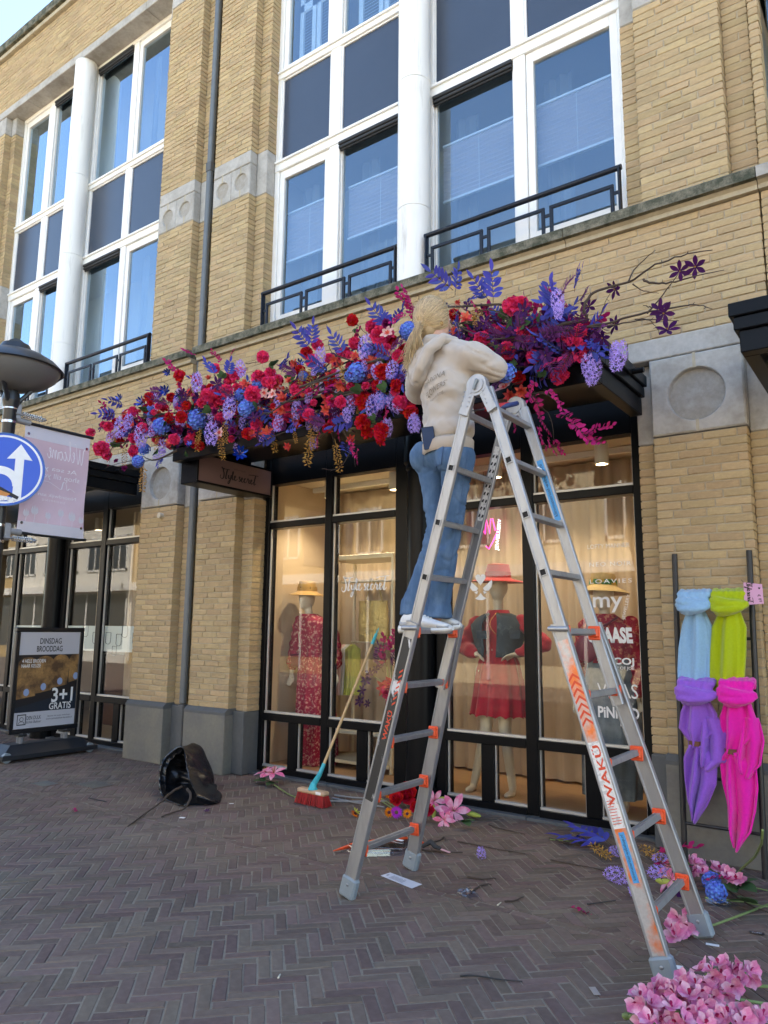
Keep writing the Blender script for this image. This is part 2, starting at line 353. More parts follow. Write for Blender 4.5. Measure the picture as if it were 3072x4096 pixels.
# ============================================================ brickwork
class Wall:
    """collects bricks that face -y; the nearest become single parts, the rest one joined part"""
    def __init__(s): s.b = []; s.mort = MB(); s.rn = random.Random(11)
    def area(s, x0, x1, z0, z1, y, depth=.1, holes=(), slab=True):
        n = int(round((z1-z0)/.062)); h = (z1-z0)/n
        for k in range(n):
            za, zb = z0+k*h, z0+(k+1)*h; zc = (za+zb)/2
            spans = [(x0, x1)]
            for hx0, hx1, hz0, hz1 in holes:
                if hz0 < zc < hz1:
                    ns = []
                    for a, b in spans:
                        if hx1 <= a or hx0 >= b: ns.append((a, b))
                        else:
                            if hx0 > a: ns.append((a, hx0))
                            if hx1 < b: ns.append((hx1, b))
                    spans = ns
            gk = int(round(za/.062))
            for a, b in spans:
                off = [0, .1145, .06, .17][gk % 4] if b-a > 1 else [0, .1145, .055][gk % 3]
                x = a-off; 
                if off and b-a > .12: pass
                while x < b-.004:
                    xa, xb = max(x, a), min(x+.2295, b)
                    if b-xb < .03: xb = b
                    if xb-xa > .03: s.b.append((xa+BJ*.5*(xa > a), xb-BJ*.5*(xb < b), za+BJ*.5, zb-BJ*.5, y, depth))
                    elif s.b and xb-xa > 0:
                        pass
                    x = xb if xb == b else x+.2295
        if slab:
            hs = holes
            m = .007
            if not hs: s.mort.box(x0+m, x1-m, y+m, y+depth+.02, z0, z1)
            else:
                xs = sorted({x0+m, x1-m, *[q for hh in hs for q in hh[:2] if x0 < q < x1]}); zs = sorted({z0, z1, *[q for hh in hs for q in hh[2:] if z0 < q < z1]})
                for i in range(len(xs)-1):
                    for k in range(len(zs)-1):
                        cx, cz = (xs[i]+xs[i+1])/2, (zs[k]+zs[k+1])/2
                        if not any(a < cx < b and c < cz < d for a, b, c, d in hs): s.mort.box(xs[i], xs[i+1], y+m, y+depth+.02, zs[k], zs[k+1])
    F = [(0, 1, 2, 3)]+[(i, 4+i, 4+(i+1) % 4, (i+1) % 4) for i in range(4)]+[(4+i, 8+i, 8+(i+1) % 4, 4+(i+1) % 4) for i in range(4)]
    def verts(s, a, b, h, d):
        c = .004; r = s.rn.uniform; q = .0022
        v = [(a+c, 0, -h+c), (b-c, 0, -h+c), (b-c, 0, h-c), (a+c, 0, h-c), (a, c, -h), (b, c, -h), (b, c, h), (a, c, h), (a, d, -h), (b, d, -h), (b, d, h), (a, d, h)]
        return [(x+r(-q, q), y+(r(-.0035, .0035) if i < 4 else 0), z+r(-q, q)*.8) for i, (x, y, z) in enumerate(v)]
    def finish(s, parent, limit=300):
        s.mort.build('mortar_backing', M['mortar'], parent)
        vis, rest = [], []
        for t in s.b:
            px, py, dz = proj(((t[0]+t[1])/2, t[4], (t[2]+t[3])/2))
            (vis if dz > .5 and 0 < px < 1659 and 0 < py < 2212 else rest).append((dz, t))
        vis.sort(key=lambda q: q[0]); rest += vis[limit:]; vis = vis[:limit]
        cache = {}; off = wloc(parent)
        for _, (xa, xb, za, zb, y, d) in vis:
            L_ = round(xb-xa, 3); key = (L_, round(zb-za, 4), d)
            lst = cache.setdefault(key, [])
            if len(lst) < 5:
                mb = MB(); mb.add(s.verts(-L_/2, L_/2, (zb-za)/2, d), s.F); lst.append(mb.mesh('brick', M['brick']))
                me = lst[-1]
            else: me = s.rn.choice(lst)
            o = link('brick', me, parent, Vector(((xa+xb)/2, y+s.rn.uniform(-.002, .002), (za+zb)/2))-off); o.rotation_euler = (0, s.rn.gauss(0, .004), 0)
        mb = MB()
        for _, (xa, xb, za, zb, y, d) in rest:
            L_ = xb-xa; cx, cz = (xa+xb)/2, (za+zb)/2; yy = y+s.rn.uniform(-.002, .002)
            mb.add([(cx+p[0], yy+p[1], cz+p[2]) for p in s.verts(-L_/2, L_/2, (zb-za)/2, d)], s.F)
        tag(mb.build('brick', M['brick'], parent), kind='stuff')
def roundel(x0, x1, z0, z1, y, d, cx, cz, r, parent, slots=True, rec=.045):
    """stone block with a round recess and a slot above and below it"""
    mb = MB(); n = 40; c = .012
    ring = [(cx+r*math.cos(2*math.pi*k/n), cz+r*math.sin(2*math.pi*k/n)) for k in range(n)]
    def sq(a, e):
        ca, sa = math.cos(a), math.sin(a); X0, X1, Z0, Z1 = x0+e, x1-e, z0+e, z1-e
        tx = ((X1-cx)/ca if ca > 1e-9 else (X0-cx)/ca if ca < -1e-9 else 1e9); tz = ((Z1-cz)/sa if sa > 1e-9 else (Z0-cz)/sa if sa < -1e-9 else 1e9)
        t = min(tx, tz); return (cx+t*ca, cz+t*sa)
    angs = sorted({2*math.pi*k/n for k in range(n)} | {math.atan2(zz-cz, xx-cx) % (2*math.pi) for xx in (x0+c, x1-c) for zz in (z0+c, z1-c)})
    rows = []
    rows.append([(cx+(r-.006)*math.cos(a), y+rec, cz+(r-.006)*math.sin(a)) for a in angs])
    rows.append([(cx+r*math.cos(a), y+.006, cz+r*math.sin(a)) for a in angs])
    rows.append([(cx+(r+.006)*math.cos(a), y, cz+(r+.006)*math.sin(a)) for a in angs])
    rows.append([(sq(a, c)[0], y, sq(a, c)[1]) for a in angs])
    rows.append([(sq(a, 0)[0], y+c, sq(a, 0)[1]) for a in angs])
    rows.append([(sq(a, 0)[0], y+d, sq(a, 0)[1]) for a in angs])
    mb.loft(rows, cap=False)
    o = mb.build('stone_block', M['stone'], parent)
    q = MB(); q.add([(cx+(r+.01)*math.cos(a), y+rec-.001, cz+(r+.01)*math.sin(a)) for a in angs], [tuple(range(len(angs)))])
    q2 = q.mesh('roundel', M['stone_round'], wloc(o) if False else wloc(parent)); link('roundel', q2, o)
    if slots:
        s = MB()
        for za, zb in ((cz+r-.004, z1+.001), (z0-.001, cz-r+.004)): s.box(cx-.011, cx+.011, y-.0015, y+.002, za, zb)
        s2 = s.mesh('slot', M['mould'], wloc(parent)); link('slot', s2, o)
    return o
# ============================================================ one bay of the terrace
YA, YB, YF = 5.55, 5.66, 5.80
def stone(parent, *a, m='stone', name='stone_block', c=.008): 
    mb = MB(); mb.box(*a, c=c); return mb.build(name, M[m], parent)
def upper_window(parent, cx, loc):
    """white timber window of one bay: two tall lights each side of the round column, three storeys of panes"""
    fr = MB(); zs = [(4.80, 5.0), (6.90, 7.03), (8.135, 8.235), (10.2, 10.32)]
    op0, op1 = cx-2.1, cx+2.1
    m1, m2 = (cx-1.25, cx-1.10), (cx+1.03, cx+1.155)
    lights = [(op0+.07, m1[0]), (m1[1], cx-.14), (cx+.14, m2[0]), (m2[1], op1-.07)]
    for a, b in ((op0, op0+.07), m1, (cx-.14, cx+.14), m2, (op1-.07, op1)): fr.box(a, b, YF, YF+.12, 4.8, 10.32, .006)
    for a, b in zs: fr.box(op0+.01, op1-.01, YF-.012, YF+.11, a, b, .006)
    # stop beads
    for a, b in zs[1:3]: fr.box(op0+.02, op1-.02, YF-.035, YF+.05, b-.035, b-.005, .004)
    w = fr.build('window_frame', M['white'], parent)
    sills = [(5.0, 6.90), (7.03, 8.135), (8.235, 10.2)]
    wl = wloc(parent)
    def sub(mb, name, mt, sm=None): return link(name, mb.mesh(name, mt, wl, sm), w)
    for si, (z0, z1) in enumerate(sills):
        for li, (x0, x1) in enumerate(lights):
            if si == 1:
                b = MB()
                for q in ((x0, x0+.022, z0, z1), (x1-.022, x1, z0, z1), (x0+.022, x1-.022, z0, z0+.022), (x0+.022, x1-.022, z1-.022, z1)): b.box(q[0], q[1], YF+.012, YF+.06, q[2], q[3], .003)
                sub(b, 'panel_bead', M['white'])
                p = MB(); p.box(x0+.02, x1-.02, YF+.03, YF+.05, z0+.02, z1-.02); sub(p, 'panel', M['panel']); continue
            sash = li in (0, 3); e = .075 if sash else .02
            b = MB(); y0 = YF+(.018 if sash else .03)
            for q in ((x0+.004, x0+e, z0, z1), (x1-e, x1-.004, z0, z1), (x0+e, x1-e, z0, z0+e), (x0+e, x1-e, z1-e-(.03 if sash else 0), z1)): b.box(q[0], q[1], y0, y0+.06, q[2], q[3], .004)
            sub(b, 'sash', M['white'])
            p = MB(); p.box(x0+e-.005, x1-e+.005, y0+.03, y0+.036, z0+e-.005, z1-e+.005); sub(p, 'pane', M['glass'])
            if not sash:
                s = MB(); s.box(x0+.003, x1-.003, YF-.03, YF+.028, z1-.045, z1-.004, .006); s.box(x0+.003, x1-.003, YF-.022, YF+.028, z1-.085, z1-.05, .006); s.box(x0+.01, x1-.01, YF-.005, YF+.02, z1-.105, z1-.088, .004)
                sub(s, 'screen_box', M['rubber'])
    return w, lights, sills
def column(parent, cx):
    mb = MB(); y = 5.66; r = .165
    for z0, z1 in ((4.78, 5.6), (5.602, 7.0), (7.003, 8.3), (8.303, 10.26)):
        mb.lathe([(r-.004, z0), (r, z0+.004), (r, z1-.004), (r-.004, z1)], (cx, y, 0), 32, cap=True)
    return mb.build('column', M['column'], parent, smooth=30)
def railing(parent, x0, x1, z=4.815):
    mb = MB(); y = 5.58
    mb.tube([(x0-.02, y, z+.435), (x1+.02, y, z+.435)], .024, 12)
    for x in (x0, x1): mb.box(x-.008, x+.008, y-.03, y+.03, z, z+.44, .003)
    r = mb.build('railing', M['blackrail'], parent, smooth=35); wl = wloc(parent)
    n = 3; g = .045; wd = (x1-x0-.1-g*(n-1))/n
    for i in range(n):
        a = x0+.05+i*(wd+g); b = a+wd; m = MB(); t = .03
        m.box(a, b, y-.012, y+.012, z+.275, z+.305, .003); m.box(a, a+t, y-.012, y+.012, z, z+.275, .003); m.box(b-t, b, y-.012, y+.012, z, z+.275, .003)
        if i < n-1: m.box(b, b+g, y-.008, y+.008, z+.21, z+.235)
        if i == 0: m.box(x0+.008, a, y-.008, y+.008, z+.21, z+.235)
        if i == n-1: m.box(b, x1-.008, y-.008, y+.008, z+.21, z+.235)
        link('rail_panel', m.mesh('rail_panel', M['blackrail'], wl), r)
def shopfront(parent, cx, zt=3.12):
    """black timber shop front: two lights each side of a round iron column; returns list of panes"""
    y = 5.84; op0, op1 = cx-2.11, cx+2.08
    bars = MB()
    vert = [(op0, op0+.075), (cx-1.225, cx-1.135), (cx-.325, cx-.18), (cx+.14, cx+.24), (cx+1.01, cx+1.115), (op1-.1, op1)]
    for a, b in vert: bars.box(a, b, y, y+.14, .03, 3.5, .006)
    bars.box(cx-.18, cx+.14, y+.06, y+.14, .03, 3.5)
    lights = [(vert[0][1], vert[1][0]), (vert[1][1], vert[2][0]), (vert[3][1], vert[4][0]), (vert[4][1], vert[5][0])]
    for a, b in lights:
        bars.box(a, b, y+.004, y+.13, 2.595, 2.665, .006)
        bars.box(a, b, y-.006, y+.13, .545, .62, .006)
        bars.box(a, b, y-.004, y+.13, .0, .075, .004)
        bars.box(a, b, y+.004, y+.13, 3.09, 3.5, .004)
        mid = (a+b)/2+.02; bars.box(mid-.06, mid+.06, y+.008, y+.12, .075, .545, .005)
    f = bars.build('shop_window', M['black'], parent); wl = wloc(parent)
    bead = MB(); panes = []
    for a, b in lights:
        mid = (a+b)/2+.02
        for (p0, p1, q0, q1) in ((a, b, .62, 2.595), (a, b, 2.665, 3.09), (a, mid-.06, .075, .545), (mid+.06, b, .075, .545)):
            bead.box(p0, p1, y+.02, y+.06, q0, q0+.022, .003)
            bead.box(p0, p0+.012, y+.035, y+.06, q0+.022, q1, .002); bead.box(p1-.012, p1, y+.035, y+.06, q0+.022, q1, .002)
            g = MB(); g.box(p0+.004, p1-.004, y+.062, y+.07, q0+.004, q1-.004); link('pane', g.mesh('pane', M['shopglass'], wl), f)
            panes.append((p0, p1, q0, q1))
    link('glazing_bead', bead.mesh('glazing_bead', M['alu'], wl), f)
    for k in range(4):
        th_ = MB(); wd_ = (op1-op0)/4; th_.box(op0+k*wd_+.003, op0+(k+1)*wd_-.003, y-.075, y+.1, -.02, .022, .004); th_.build('threshold_stone', M['plinth_edge'], parent)
    c = MB(); c.lathe([(.17, .0), (.17, .12), (.14, .14), (.135, .5), (.135, 3.0), (.15, 3.02), (.15, 3.06), (.17, 3.08), (.17, 3.4)], (cx-.01, y-.02, 0), 28)
    c.build('iron_column', M['black'], parent, smooth=35)
    return f, lights, panes
def canopy(name, x0, x1, label, group):
    t = thing(name, ((x0+x1)/2, 5.5, 3.1), label, 'canopy', group)
    y0, y1 = 4.53, 5.545
    def ringbox(mb, e, z0, z1, th):
        a, b, c, d = x0+e, x1-e, y0+e, y1
        mb.box(a, b, c, c+th, z0, z1, .005); mb.box(a, a+th, c+th, d, z0, z1, .005); mb.box(b-th, b, c+th, d, z0, z1, .005)
    f = MB(); ringbox(f, 0, 3.345, 3.43, .16); ringbox(f, .02, 3.265, 3.343, .13); ringbox(f, .045, 3.13, 3.263, .09); f.build('fascia', M['black'], t)
    s = MB(); s.box(x0+.15, x1-.15, y0+.15, y1, 3.29, 3.31); s.build('soffit', M['black'], t)
    r = MB(); r.box(x0+.16, x1-.16, y0+.16, y1, 3.37, 3.39); r.build('roof_sheet', M['rubber'], t)
    p = MB(); p.tube([(x1-.35, 5.2, 3.365), (x1-.0, 5.2, 3.365), (x1+.08, 5.2, 3.365)], .022, 10); p.build('spout', M['black'], t, smooth=40)
    return t
def bay(name, cx, xL, xR, label, pilasters, z_top=11.5, rails=((-1.99, -.16), (.2, 2.06)), strips=(.13, .13)):
    """pilasters: list of (x0, x1) fronts"""
    b = thing(name, (cx, 5.8, 0), label, 'building')
    W = Wall(); op0, op1 = cx-2.09, cx+2.09
    for x0, x1 in pilasters:
        W.area(x0, x1, .66, 2.94, YA, .11); W.area(x0, x1, 4.82, 6.58, YA, .11); W.area(x0, x1, 7.14, 9.94, YA, .11)
        stone(b, x0-.012, x1+.012, 5.50, YB+.01, 0, .60, m='plinth', name='plinth', c=.006)
        e = MB(); e.prism([(0, .60), (0, .625), (.05, .665), (.2, .665), (.2, .60)], x0-.012, x1+.012, lambda p, q, d: (d, 5.50+p, q)); e.build('plinth_cap', M['plinth_edge'], b)
        mid = (x0+x1)/2
        roundel(x0-.004, x1+.004, 2.95, 3.545, YA-.008, .12, mid, 3.235, .20, b)
        # first floor stone band: plain course over a course with two small roundels
        stone(b, x0-.004, x1+.004, YA-.006, YB, 6.975, 7.14)
        for k in (0, 1):
            a0 = x0-.004+k*(x1-x0+.008)/2; a1 = a0+(x1-x0+.008)/2
            roundel(a0, a1, 6.58, 6.972, YA-.006, .11, (a0+a1)/2, 6.775, .105, b, rec=.02)
        stone(b, x0-.004, x1+.004, YA-.006, YB, 9.945, 10.26)
    fill = [x for x in ([xL]+[q for p in pilasters for q in p]+[xR])]
    # set-back strips either side of every pilaster
    segs = []
    for x0, x1 in pilasters:
        l = max(xL, (op1 if x0 > cx else xL)); r = min(xR, (op0 if x1 < cx else xR))
        segs += [(l, x0), (x1, r)]
    for a, c in segs:
        if c-a < .04: continue
        W.area(a, c, .64, 2.92, YB, .18); W.area(a, c, 4.82, 6.58, YB, .16); W.area(a, c, 7.14, 9.94, YB, .16)
        stone(b, a+.002, c-.002, 5.62, YF+.06, 0, .64, m='plinth_edge', name='plinth')
        stone(b, a+.002, c-.002, YB-.008, YF, 2.922, 3.545); stone(b, a+.002, c-.002, YB-.006, YF, 6.58, 7.14); stone(b, a+.002, c-.002, YB-.006, YF, 9.945, 10.26)
    # lintel, brick band, sill course
    x = xL
    while x < xR-.05:
        nx = min(x+1.02, xR); nx = xR if xR-nx < .3 else nx
        stone(b, x+.003, nx-.003, YA-.004, YF, 3.552, 3.715, name='lintel'); x = nx
    W.area(xL, xR, 3.72, 4.66, YA+.012, .1); 
    x = xL; 
    while x < xR-.05:
        nx = min(x+1.16, xR); nx = xR if xR-nx < .3 else nx
        mld = MB(); mld.prism([(0, 4.665), (0, 4.70), (-.03, 4.72), (.5, 4.72), (.5, 4.665)], x+.003, nx-.003, lambda p, q, d: (d, 5.525+p*.9, q)); mld.build('sill_moulding', M['mould'], b)
        sl = MB(); sl.prism([(0, 4.722), (0, 4.80), (.015, 4.815), (.4, 4.822), (.4, 4.722)], x+.003, nx-.003, lambda p, q, d: (d, 5.455+p, q)); sl.build('sill_stone', M['mossy'], b)
        x = nx
    # parapet
    W.area(xL, xR, 10.40, z_top, YA+.012, .1, slab=True); 
    x = xL
    while x < xR-.05:
        nx = min(x+1.6, xR); nx = xR if xR-nx < .3 else nx
        stone(b, x+.003, nx-.003, YA-.02, YF+.02, 10.262, 10.395, name='lintel')
        stone(b, x+.003, nx-.003, YA-.1, YF+.2, z_top+.08, z_top+.24, m='mossy', name='coping'); stone(b, x+.003, nx-.003, YA-.05, YF, z_top+.003, z_top+.08, m='mould', name='coping'); x = nx
    W.finish(b)
    win, lights, rows = upper_window(b, cx, None); column(b, cx)
    for a, c in rails: railing(b, cx+a, cx+c)
    f, sl, panes = shopfront(b, cx)
    # the solid of the house behind the facade
    core = MB(); core.box(xL+.02, xR-.02, 6.6, 13, 3.35, z_top); core.box(xL+.02, xR-.02, 8.2, 13, 0, 3.35); core.box(xL+.02, xR-.02, YF+.13, 6.6, z_top-.1, z_top)
    core.box(xL+.02, xR-.02, YF+.15, 6.6, 3.36, 4.6); core.box(xL+.02, op0, YF+.13, 6.6, 4.6, z_top-.1); core.box(op1, xR-.02, YF+.13, 6.6, 4.6, z_top-.1)
    core.box(op0, op1, YF+.14, 6.6, 6.92, 8.2)
    core.build('house_core', M['plaster'], b)
    return b, lights, rows, sl, panes
M['plaster'] = mat('room_plaster', (.42, .40, .36), .9)
XJ = -6.84
bout, b_lights, b_rows, b_sl, b_panes = bay('boutique_building', -3.76, -6.79, -.70, 'yellow brick house above the dressed boutique windows, with white upper windows and black railings', [(-6.65, -6.02), (-1.525, -.885)])
bake, k_lights, k_rows, k_sl, k_panes = bay('bakery_building', -9.96, -13.1, -6.89, 'yellow brick house on the left above the bakery, behind the street lamp', [(-12.85, -12.2), (-7.70, -7.03)], rails=((-1.99, -.16), (.26, 2.15)))
pp = thing('downpipe', (XJ, 5.63, 0), 'flat grey downpipe running full height in the joint between the two brick houses', 'pipe')
m = MB(); m.box(-6.878, -6.80, 5.60, 5.66, .66, 7.3, .012); m.box(-6.878, -6.80, 5.60, 5.66, 7.302, 11.4, .012); m.build('pipe', M['pipe'], pp)
m = MB(); m.box(-6.884, -6.794, 5.594, 5.665, .02, .655, .01); m.box(-6.886, -6.79, 5.592, 5.665, 7.2, 7.33, .008); m.build('pipe_shoe', M['plinth_edge'], pp)
can1 = canopy('canopy', -5.95, -1.55, 'black steel canopy under the flower garland, over the boutique windows', 'black shop canopies')
can2 = canopy('canopy', -12.1, -7.76, 'black steel canopy over the bakery, behind the pink banner', 'black shop canopies')
can3 = canopy('canopy', -.78, 3.5, 'black stepped canopy end cut by the right edge, above the scarf rack', 'black shop canopies')
# ============================================================ neighbour at the right edge
nb = thing('neighbouring_building', (1.5, 5.8, 0), 'brick neighbour at the right edge with a shaded loggia and black railing above', 'building')
W = Wall(); W.area(-.69, -.62, 4.82, 10, 5.60, .16); W.area(-.69, 3.6, 3.72, 4.66, YA+.012, .1); W.area(-.69, -.45, .64, 2.92, YB, .18); W.finish(nb)
stone(nb, -.69, -.45, 5.62, YF, 0, .64, m='plinth'); stone(nb, -.69, -.45, YB-.008, YF, 2.922, 3.545)
for i in range(4):
    stone(nb, -.697+i*1.07, -.697+(i+1)*1.07-.006, YA-.004, YF, 3.552, 3.715, name='lintel')
    sl = MB(); sl.prism([(0, 4.722), (0, 4.80), (.015, 4.815), (.5, 4.822), (.5, 4.722)], -.697+i*1.07, -.697+(i+1)*1.07-.006, lambda p, q, d: (d, 5.455+p, q)); sl.build('sill_stone', M['stone'], nb)
    mld = MB(); mld.prism([(0, 4.665), (0, 4.70), (-.03, 4.72), (.5, 4.72), (.5, 4.665)], -.697+i*1.07, -.697+(i+1)*1.07-.006, lambda p, q, d: (d, 5.525+p*.9, q)); mld.build('sill_moulding', M['mould'], nb)
c = MB(); c.box(-.68, 3.6, 7.6, 13, 0, 11.5); c.box(-.68, 3.6, 5.85, 7.6, 7.1, 11.5); c.box(-.68, 3.6, 5.85, 7.6, 3.3, 4.7); c.box(-.45, 3.6, 5.95, 7.6, 0, 3.3); c.build('house_core', mat('loggia_plaster', (.20, .18, .15), .9, var=.1), nb)
g = MB(); g.box(-.6, -.58, 5.9, 7.5, 4.82, 6.9); g.build('glass_screen', M['glass'], nb)
railing(nb, -.56, 2.2)
# ============================================================ across the street (seen only as reflections)
def far_house(x0, x1, yf, h, colr, label, win=True, gable=False):
    t = thing('town_house', ((x0+x1)/2, yf, 0), label, 'house', 'houses across the street')
    y1 = yf-8; mb = MB(); mb.box(x0, x1, y1, yf, -.13, h); mb.build('wall', colr, t)
    rf = MB(); d = 8
    rf.prism([(-.3, h), (d/2, h+(3.2 if gable else .4)), (d+.3, h)], x0, x1, lambda p, q, dd: (dd, yf-p+.0, q+.01)); rf.build('roof', M['rooftile'], t)
    n = max(1, int((x1-x0)/1.9)); wfr = MB(); gl = MB()
    for k in range(n):
        cx = x0+(k+.5)*(x1-x0)/n
        for z0, z1 in ([(4.2, 5.9)]+([(6.9, 8.2)] if h > 8.6 else [])):
            for q in ((cx-.6, cx+.6, z0, z0+.09), (cx-.6, cx+.6, z1-.09, z1), (cx-.6, cx-.52, z0, z1), (cx+.52, cx+.6, z0, z1), (cx-.03, cx+.03, z0, z1)): wfr.box(q[0], q[1], yf-.03, yf+.06, q[2], q[3])
            gl.box(cx-.55, cx+.55, yf-.01, yf+.02, z0+.05, z1-.05)
    wfr.box(x0+.1, x1-.1, yf-.02, yf+.5, 3.2, 3.55)
    for k in range(int((x1-x0)/1.6)+1): wfr.box(x0+.1+k*1.6, x0+.2+k*1.6, yf-.02, yf+.05, 0, 3.2)
    gl.box(x0+.2, x1-.2, yf-.01, yf+.02, .5, 3.1)
    f = wfr.build('window_frame', M['white'], t); gl.build('pane', M['farglass'], t)
M['rooftile'] = mat('roof_tiles', (.16, .07, .045), .8, var=.2, scale=8)
M['farglass'] = mat('far_window_glass', (.05, .06, .07), .08)
rend = mat('white_render', (.72, .70, .64), .85, var=.05); rend2 = mat('cream_render', (.62, .54, .38), .85, var=.05); fb = mat('far_yellow_brick', (.40, .29, .14), .9, var=.2, scale=14, stretch=(1, 1, 4))
for i, (x0, x1, h, mm, gb, lab) in enumerate([(-52, -40, 9.0, fb, 1, 'yellow brick house across the street, farthest left'), (-40, -30, 7.2, rend, 0, 'low white house across the street'), (-30, -21, 9.2, fb, 1, 'tall yellow brick house across the street'), (-21, -13, 7.0, fb, 0, 'flat roofed yellow brick shop across the street'), (-13, -5.5, 6.6, rend2, 0, 'cream shop across the street opposite the bakery'), (-5.5, 3, 6.4, rend, 0, 'white shop across the street opposite the boutique'), (3, 13, 6.8, fb, 1, 'yellow brick house across the street to the right')]):
    far_house(x0, x1, -9.5, h, mm, lab, gable=gb)
# ============================================================ shop interiors
def wavy(name, x0, x1, y, z0, z1, m, parent=None, wl=.11, amp=.03, nz=6):
    mb = MB(); n = int((x1-x0)/(wl/8)); rings = []
    for j in range(nz+1):
        z = z0+(z1-z0)*j/nz; row = []
        for i in range(n+1):
            x = x0+(x1-x0)*i/n; p = x*2*math.pi/wl+1.3*math.sin(x*3.1)
            row.append((x+.01*math.sin(p*2+z), y+amp*(1-.25*j/nz)*math.sin(p+.25*math.sin(z*2+x*5)), z))
        rings.append(row)
    mb.loft(rings, cap=False, closed=False); return mb.build(name, m, parent, smooth=0)
M['curtain'] = mat('beige_curtain', (.55, .44, .32), .9, trans=.25, var=.05, scale=4)
M['woodfloor'] = mat('wood_floor', (.34, .20, .10), .5, var=.15, scale=6, stretch=(.6, 9, 9))
M['ceil'] = mat('shop_ceiling', (.62, .55, .44), .9)
M['creamwall'] = mat('cream_wall', (.58, .46, .32), .9)
room = MB(); room.box(-5.9, -1.6, 5.98, 8.2, -.05, .065); room.build('shop_floor', M['woodfloor'], bout)
room = MB(); room.box(-5.9, -1.6, 5.99, 8.2, 3.19, 3.3); room.build('shop_ceiling', M['ceil'], bout)
room = MB(); room.box(-6.0, -5.9, 5.99, 8.2, 0, 3.3); room.box(-1.6, -1.5, 5.99, 8.2, 0, 3.3); room.box(-5.9, -1.6, 8.1, 8.19, 0, 3.3); room.build('shop_wall', M['creamwall'], bout)
wavy('curtain', -5.88, -1.62, 7.05, .09, 3.17, M['curtain'], bout, wl=.17, amp=.035)
tr = MB(); tr.box(-5.85, -1.65, 6.62, 6.68, 3.13, 3.185); tr.build('ceiling_track', M['white'], bout)
M['lampbody'] = mat('lamp_body', (.75, .72, .64), .4); M['lit'] = mat('lit_lamp_face', (1, .9, .7), .5, emit=((1, .82, .55), 4))
def downlight(p, power, label, grp):
    t = thing('downlight', p, label, 'lamp', grp); x, y, z = p
    b = MB(); b.lathe([(.0, z+.19), (.062, z+.19), (.062, z), (.052, z), (.052, z+.02)], (x, y, 0), 24); b.build('lamp_body', M['lampbody'], t, smooth=30)
    f = MB(); f.lathe([(0, z+.018), (.052, z+.018)], (x, y, 0), 24); f.build('lamp_face', M['lit'], t)
    l = bpy.data.lights.new('downlight_bulb', 'SPOT'); l.energy = power; l.spot_size = R(130); l.spot_blend = .6; l.color = (1, .86, .68); l.shadow_soft_size = .05
    o = bpy.data.objects.new('downlight_bulb', l); COL.objects.link(o); o.parent = t; o.location = (0, 0, .0)
p = onY(1300, 1003, 6.35); zl = p.z
for i, (x, lab) in enumerate([(p.x, 'cylinder ceiling lamp above the mannequin in the straw hat'), (-3.25, 'cylinder ceiling lamp above the mannequin in the red hat'), (-4.45, 'cylinder ceiling lamp above the gold tote bag'), (-5.35, 'cylinder ceiling lamp above the mannequin in the long dress')]):
    downlight((x, 6.35, zl), 11.5, lab, 'boutique ceiling lamps')
# bakery room: dark counter, pale curtains, a hanging lamp
bm_dark = mat('bakery_wall', (.16, .13, .10), .8); 
room = MB(); room.box(-12.2, -7.8, 5.98, 8.2, -.05, .05); room.box(-12.2, -7.8, 8.1, 8.19, 0, 3.3); room.box(-12.3, -12.2, 5.99, 8.2, 0, 3.3); room.box(-7.86, -7.76, 5.99, 8.2, 0, 3.3); room.build('shop_wall', bm_dark, bake)
room = MB(); room.box(-12.2, -7.8, 5.99, 8.2, 3.19, 3.3); room.build('shop_ceiling', M['ceil'], bake)
for i, (a, c) in enumerate([(-8.85, -8.55), (-9.6, -9.3), (-10.9, -10.65)]): wavy('bakery_curtain', a, c, 6.25, .1, 3.1, M['curtain'], bake, wl=.1, amp=.02)
cn = thing('bakery_counter', (-9.0, 7.1, .05), 'dark wooden bakery counter with a glass top behind the left shop window', 'counter')
m = MB(); m.box(-10.4, -7.95, 6.9, 7.5, .05, 1.1, .01); m.build('counter_body', mat('counter_wood', (.12, .045, .025), .4, var=.1), cn)
m = MB(); m.box(-10.45, -7.95, 6.85, 7.55, 1.102, 1.14, .006); m.build('counter_top', mat('counter_top', (.35, .33, .30), .3), cn)
m = MB(); m.box(-10.3, -8.0, 6.9, 7.3, 1.142, 1.5); m.build('display_glass', M['shopglass'], cn)
for k, (a, b_, r0) in enumerate([(-8.25, 6.6, .17)]):
    t = thing('pendant_lamp', (a, b_, 2.0), 'amber pendant lamp hanging in the bakery window', 'lamp')
    m = MB(); m.lathe([(.0, 2.42), (r0*.8, 2.40), (r0, 2.28), (r0*.97, 2.08), (r0*.8, 2.0), (.0, 1.99)], (a, b_, 0), 24); m.build('lamp_shade', mat('amber_shade', (.45, .25, .06), .4, trans=.4), t, smooth=40)
    m = MB(); m.tube([(a, b_, 2.42), (a, b_, 3.19)], .006, 6); m.build('cord', M['rubber'], t)
for x in (-8.6, -10.2): downlight((x, 6.6, 2.98), 7, 'small ceiling lamp in the bakery %s' % ('near the pilaster' if x > -9 else 'behind the dark column'), 'bakery ceiling lamps')
fr = MB()
for a, b_ in ((k_sl[3][0], k_sl[3][1]), (k_sl[2][0], k_sl[2][1]), (k_sl[1][0], k_sl[1][1])): fr.box(a+.01, b_-.01, 5.912, 5.914, 1.19, 1.52)
fr.build('frosted_band', M['frost'], bake)
sh = MB()
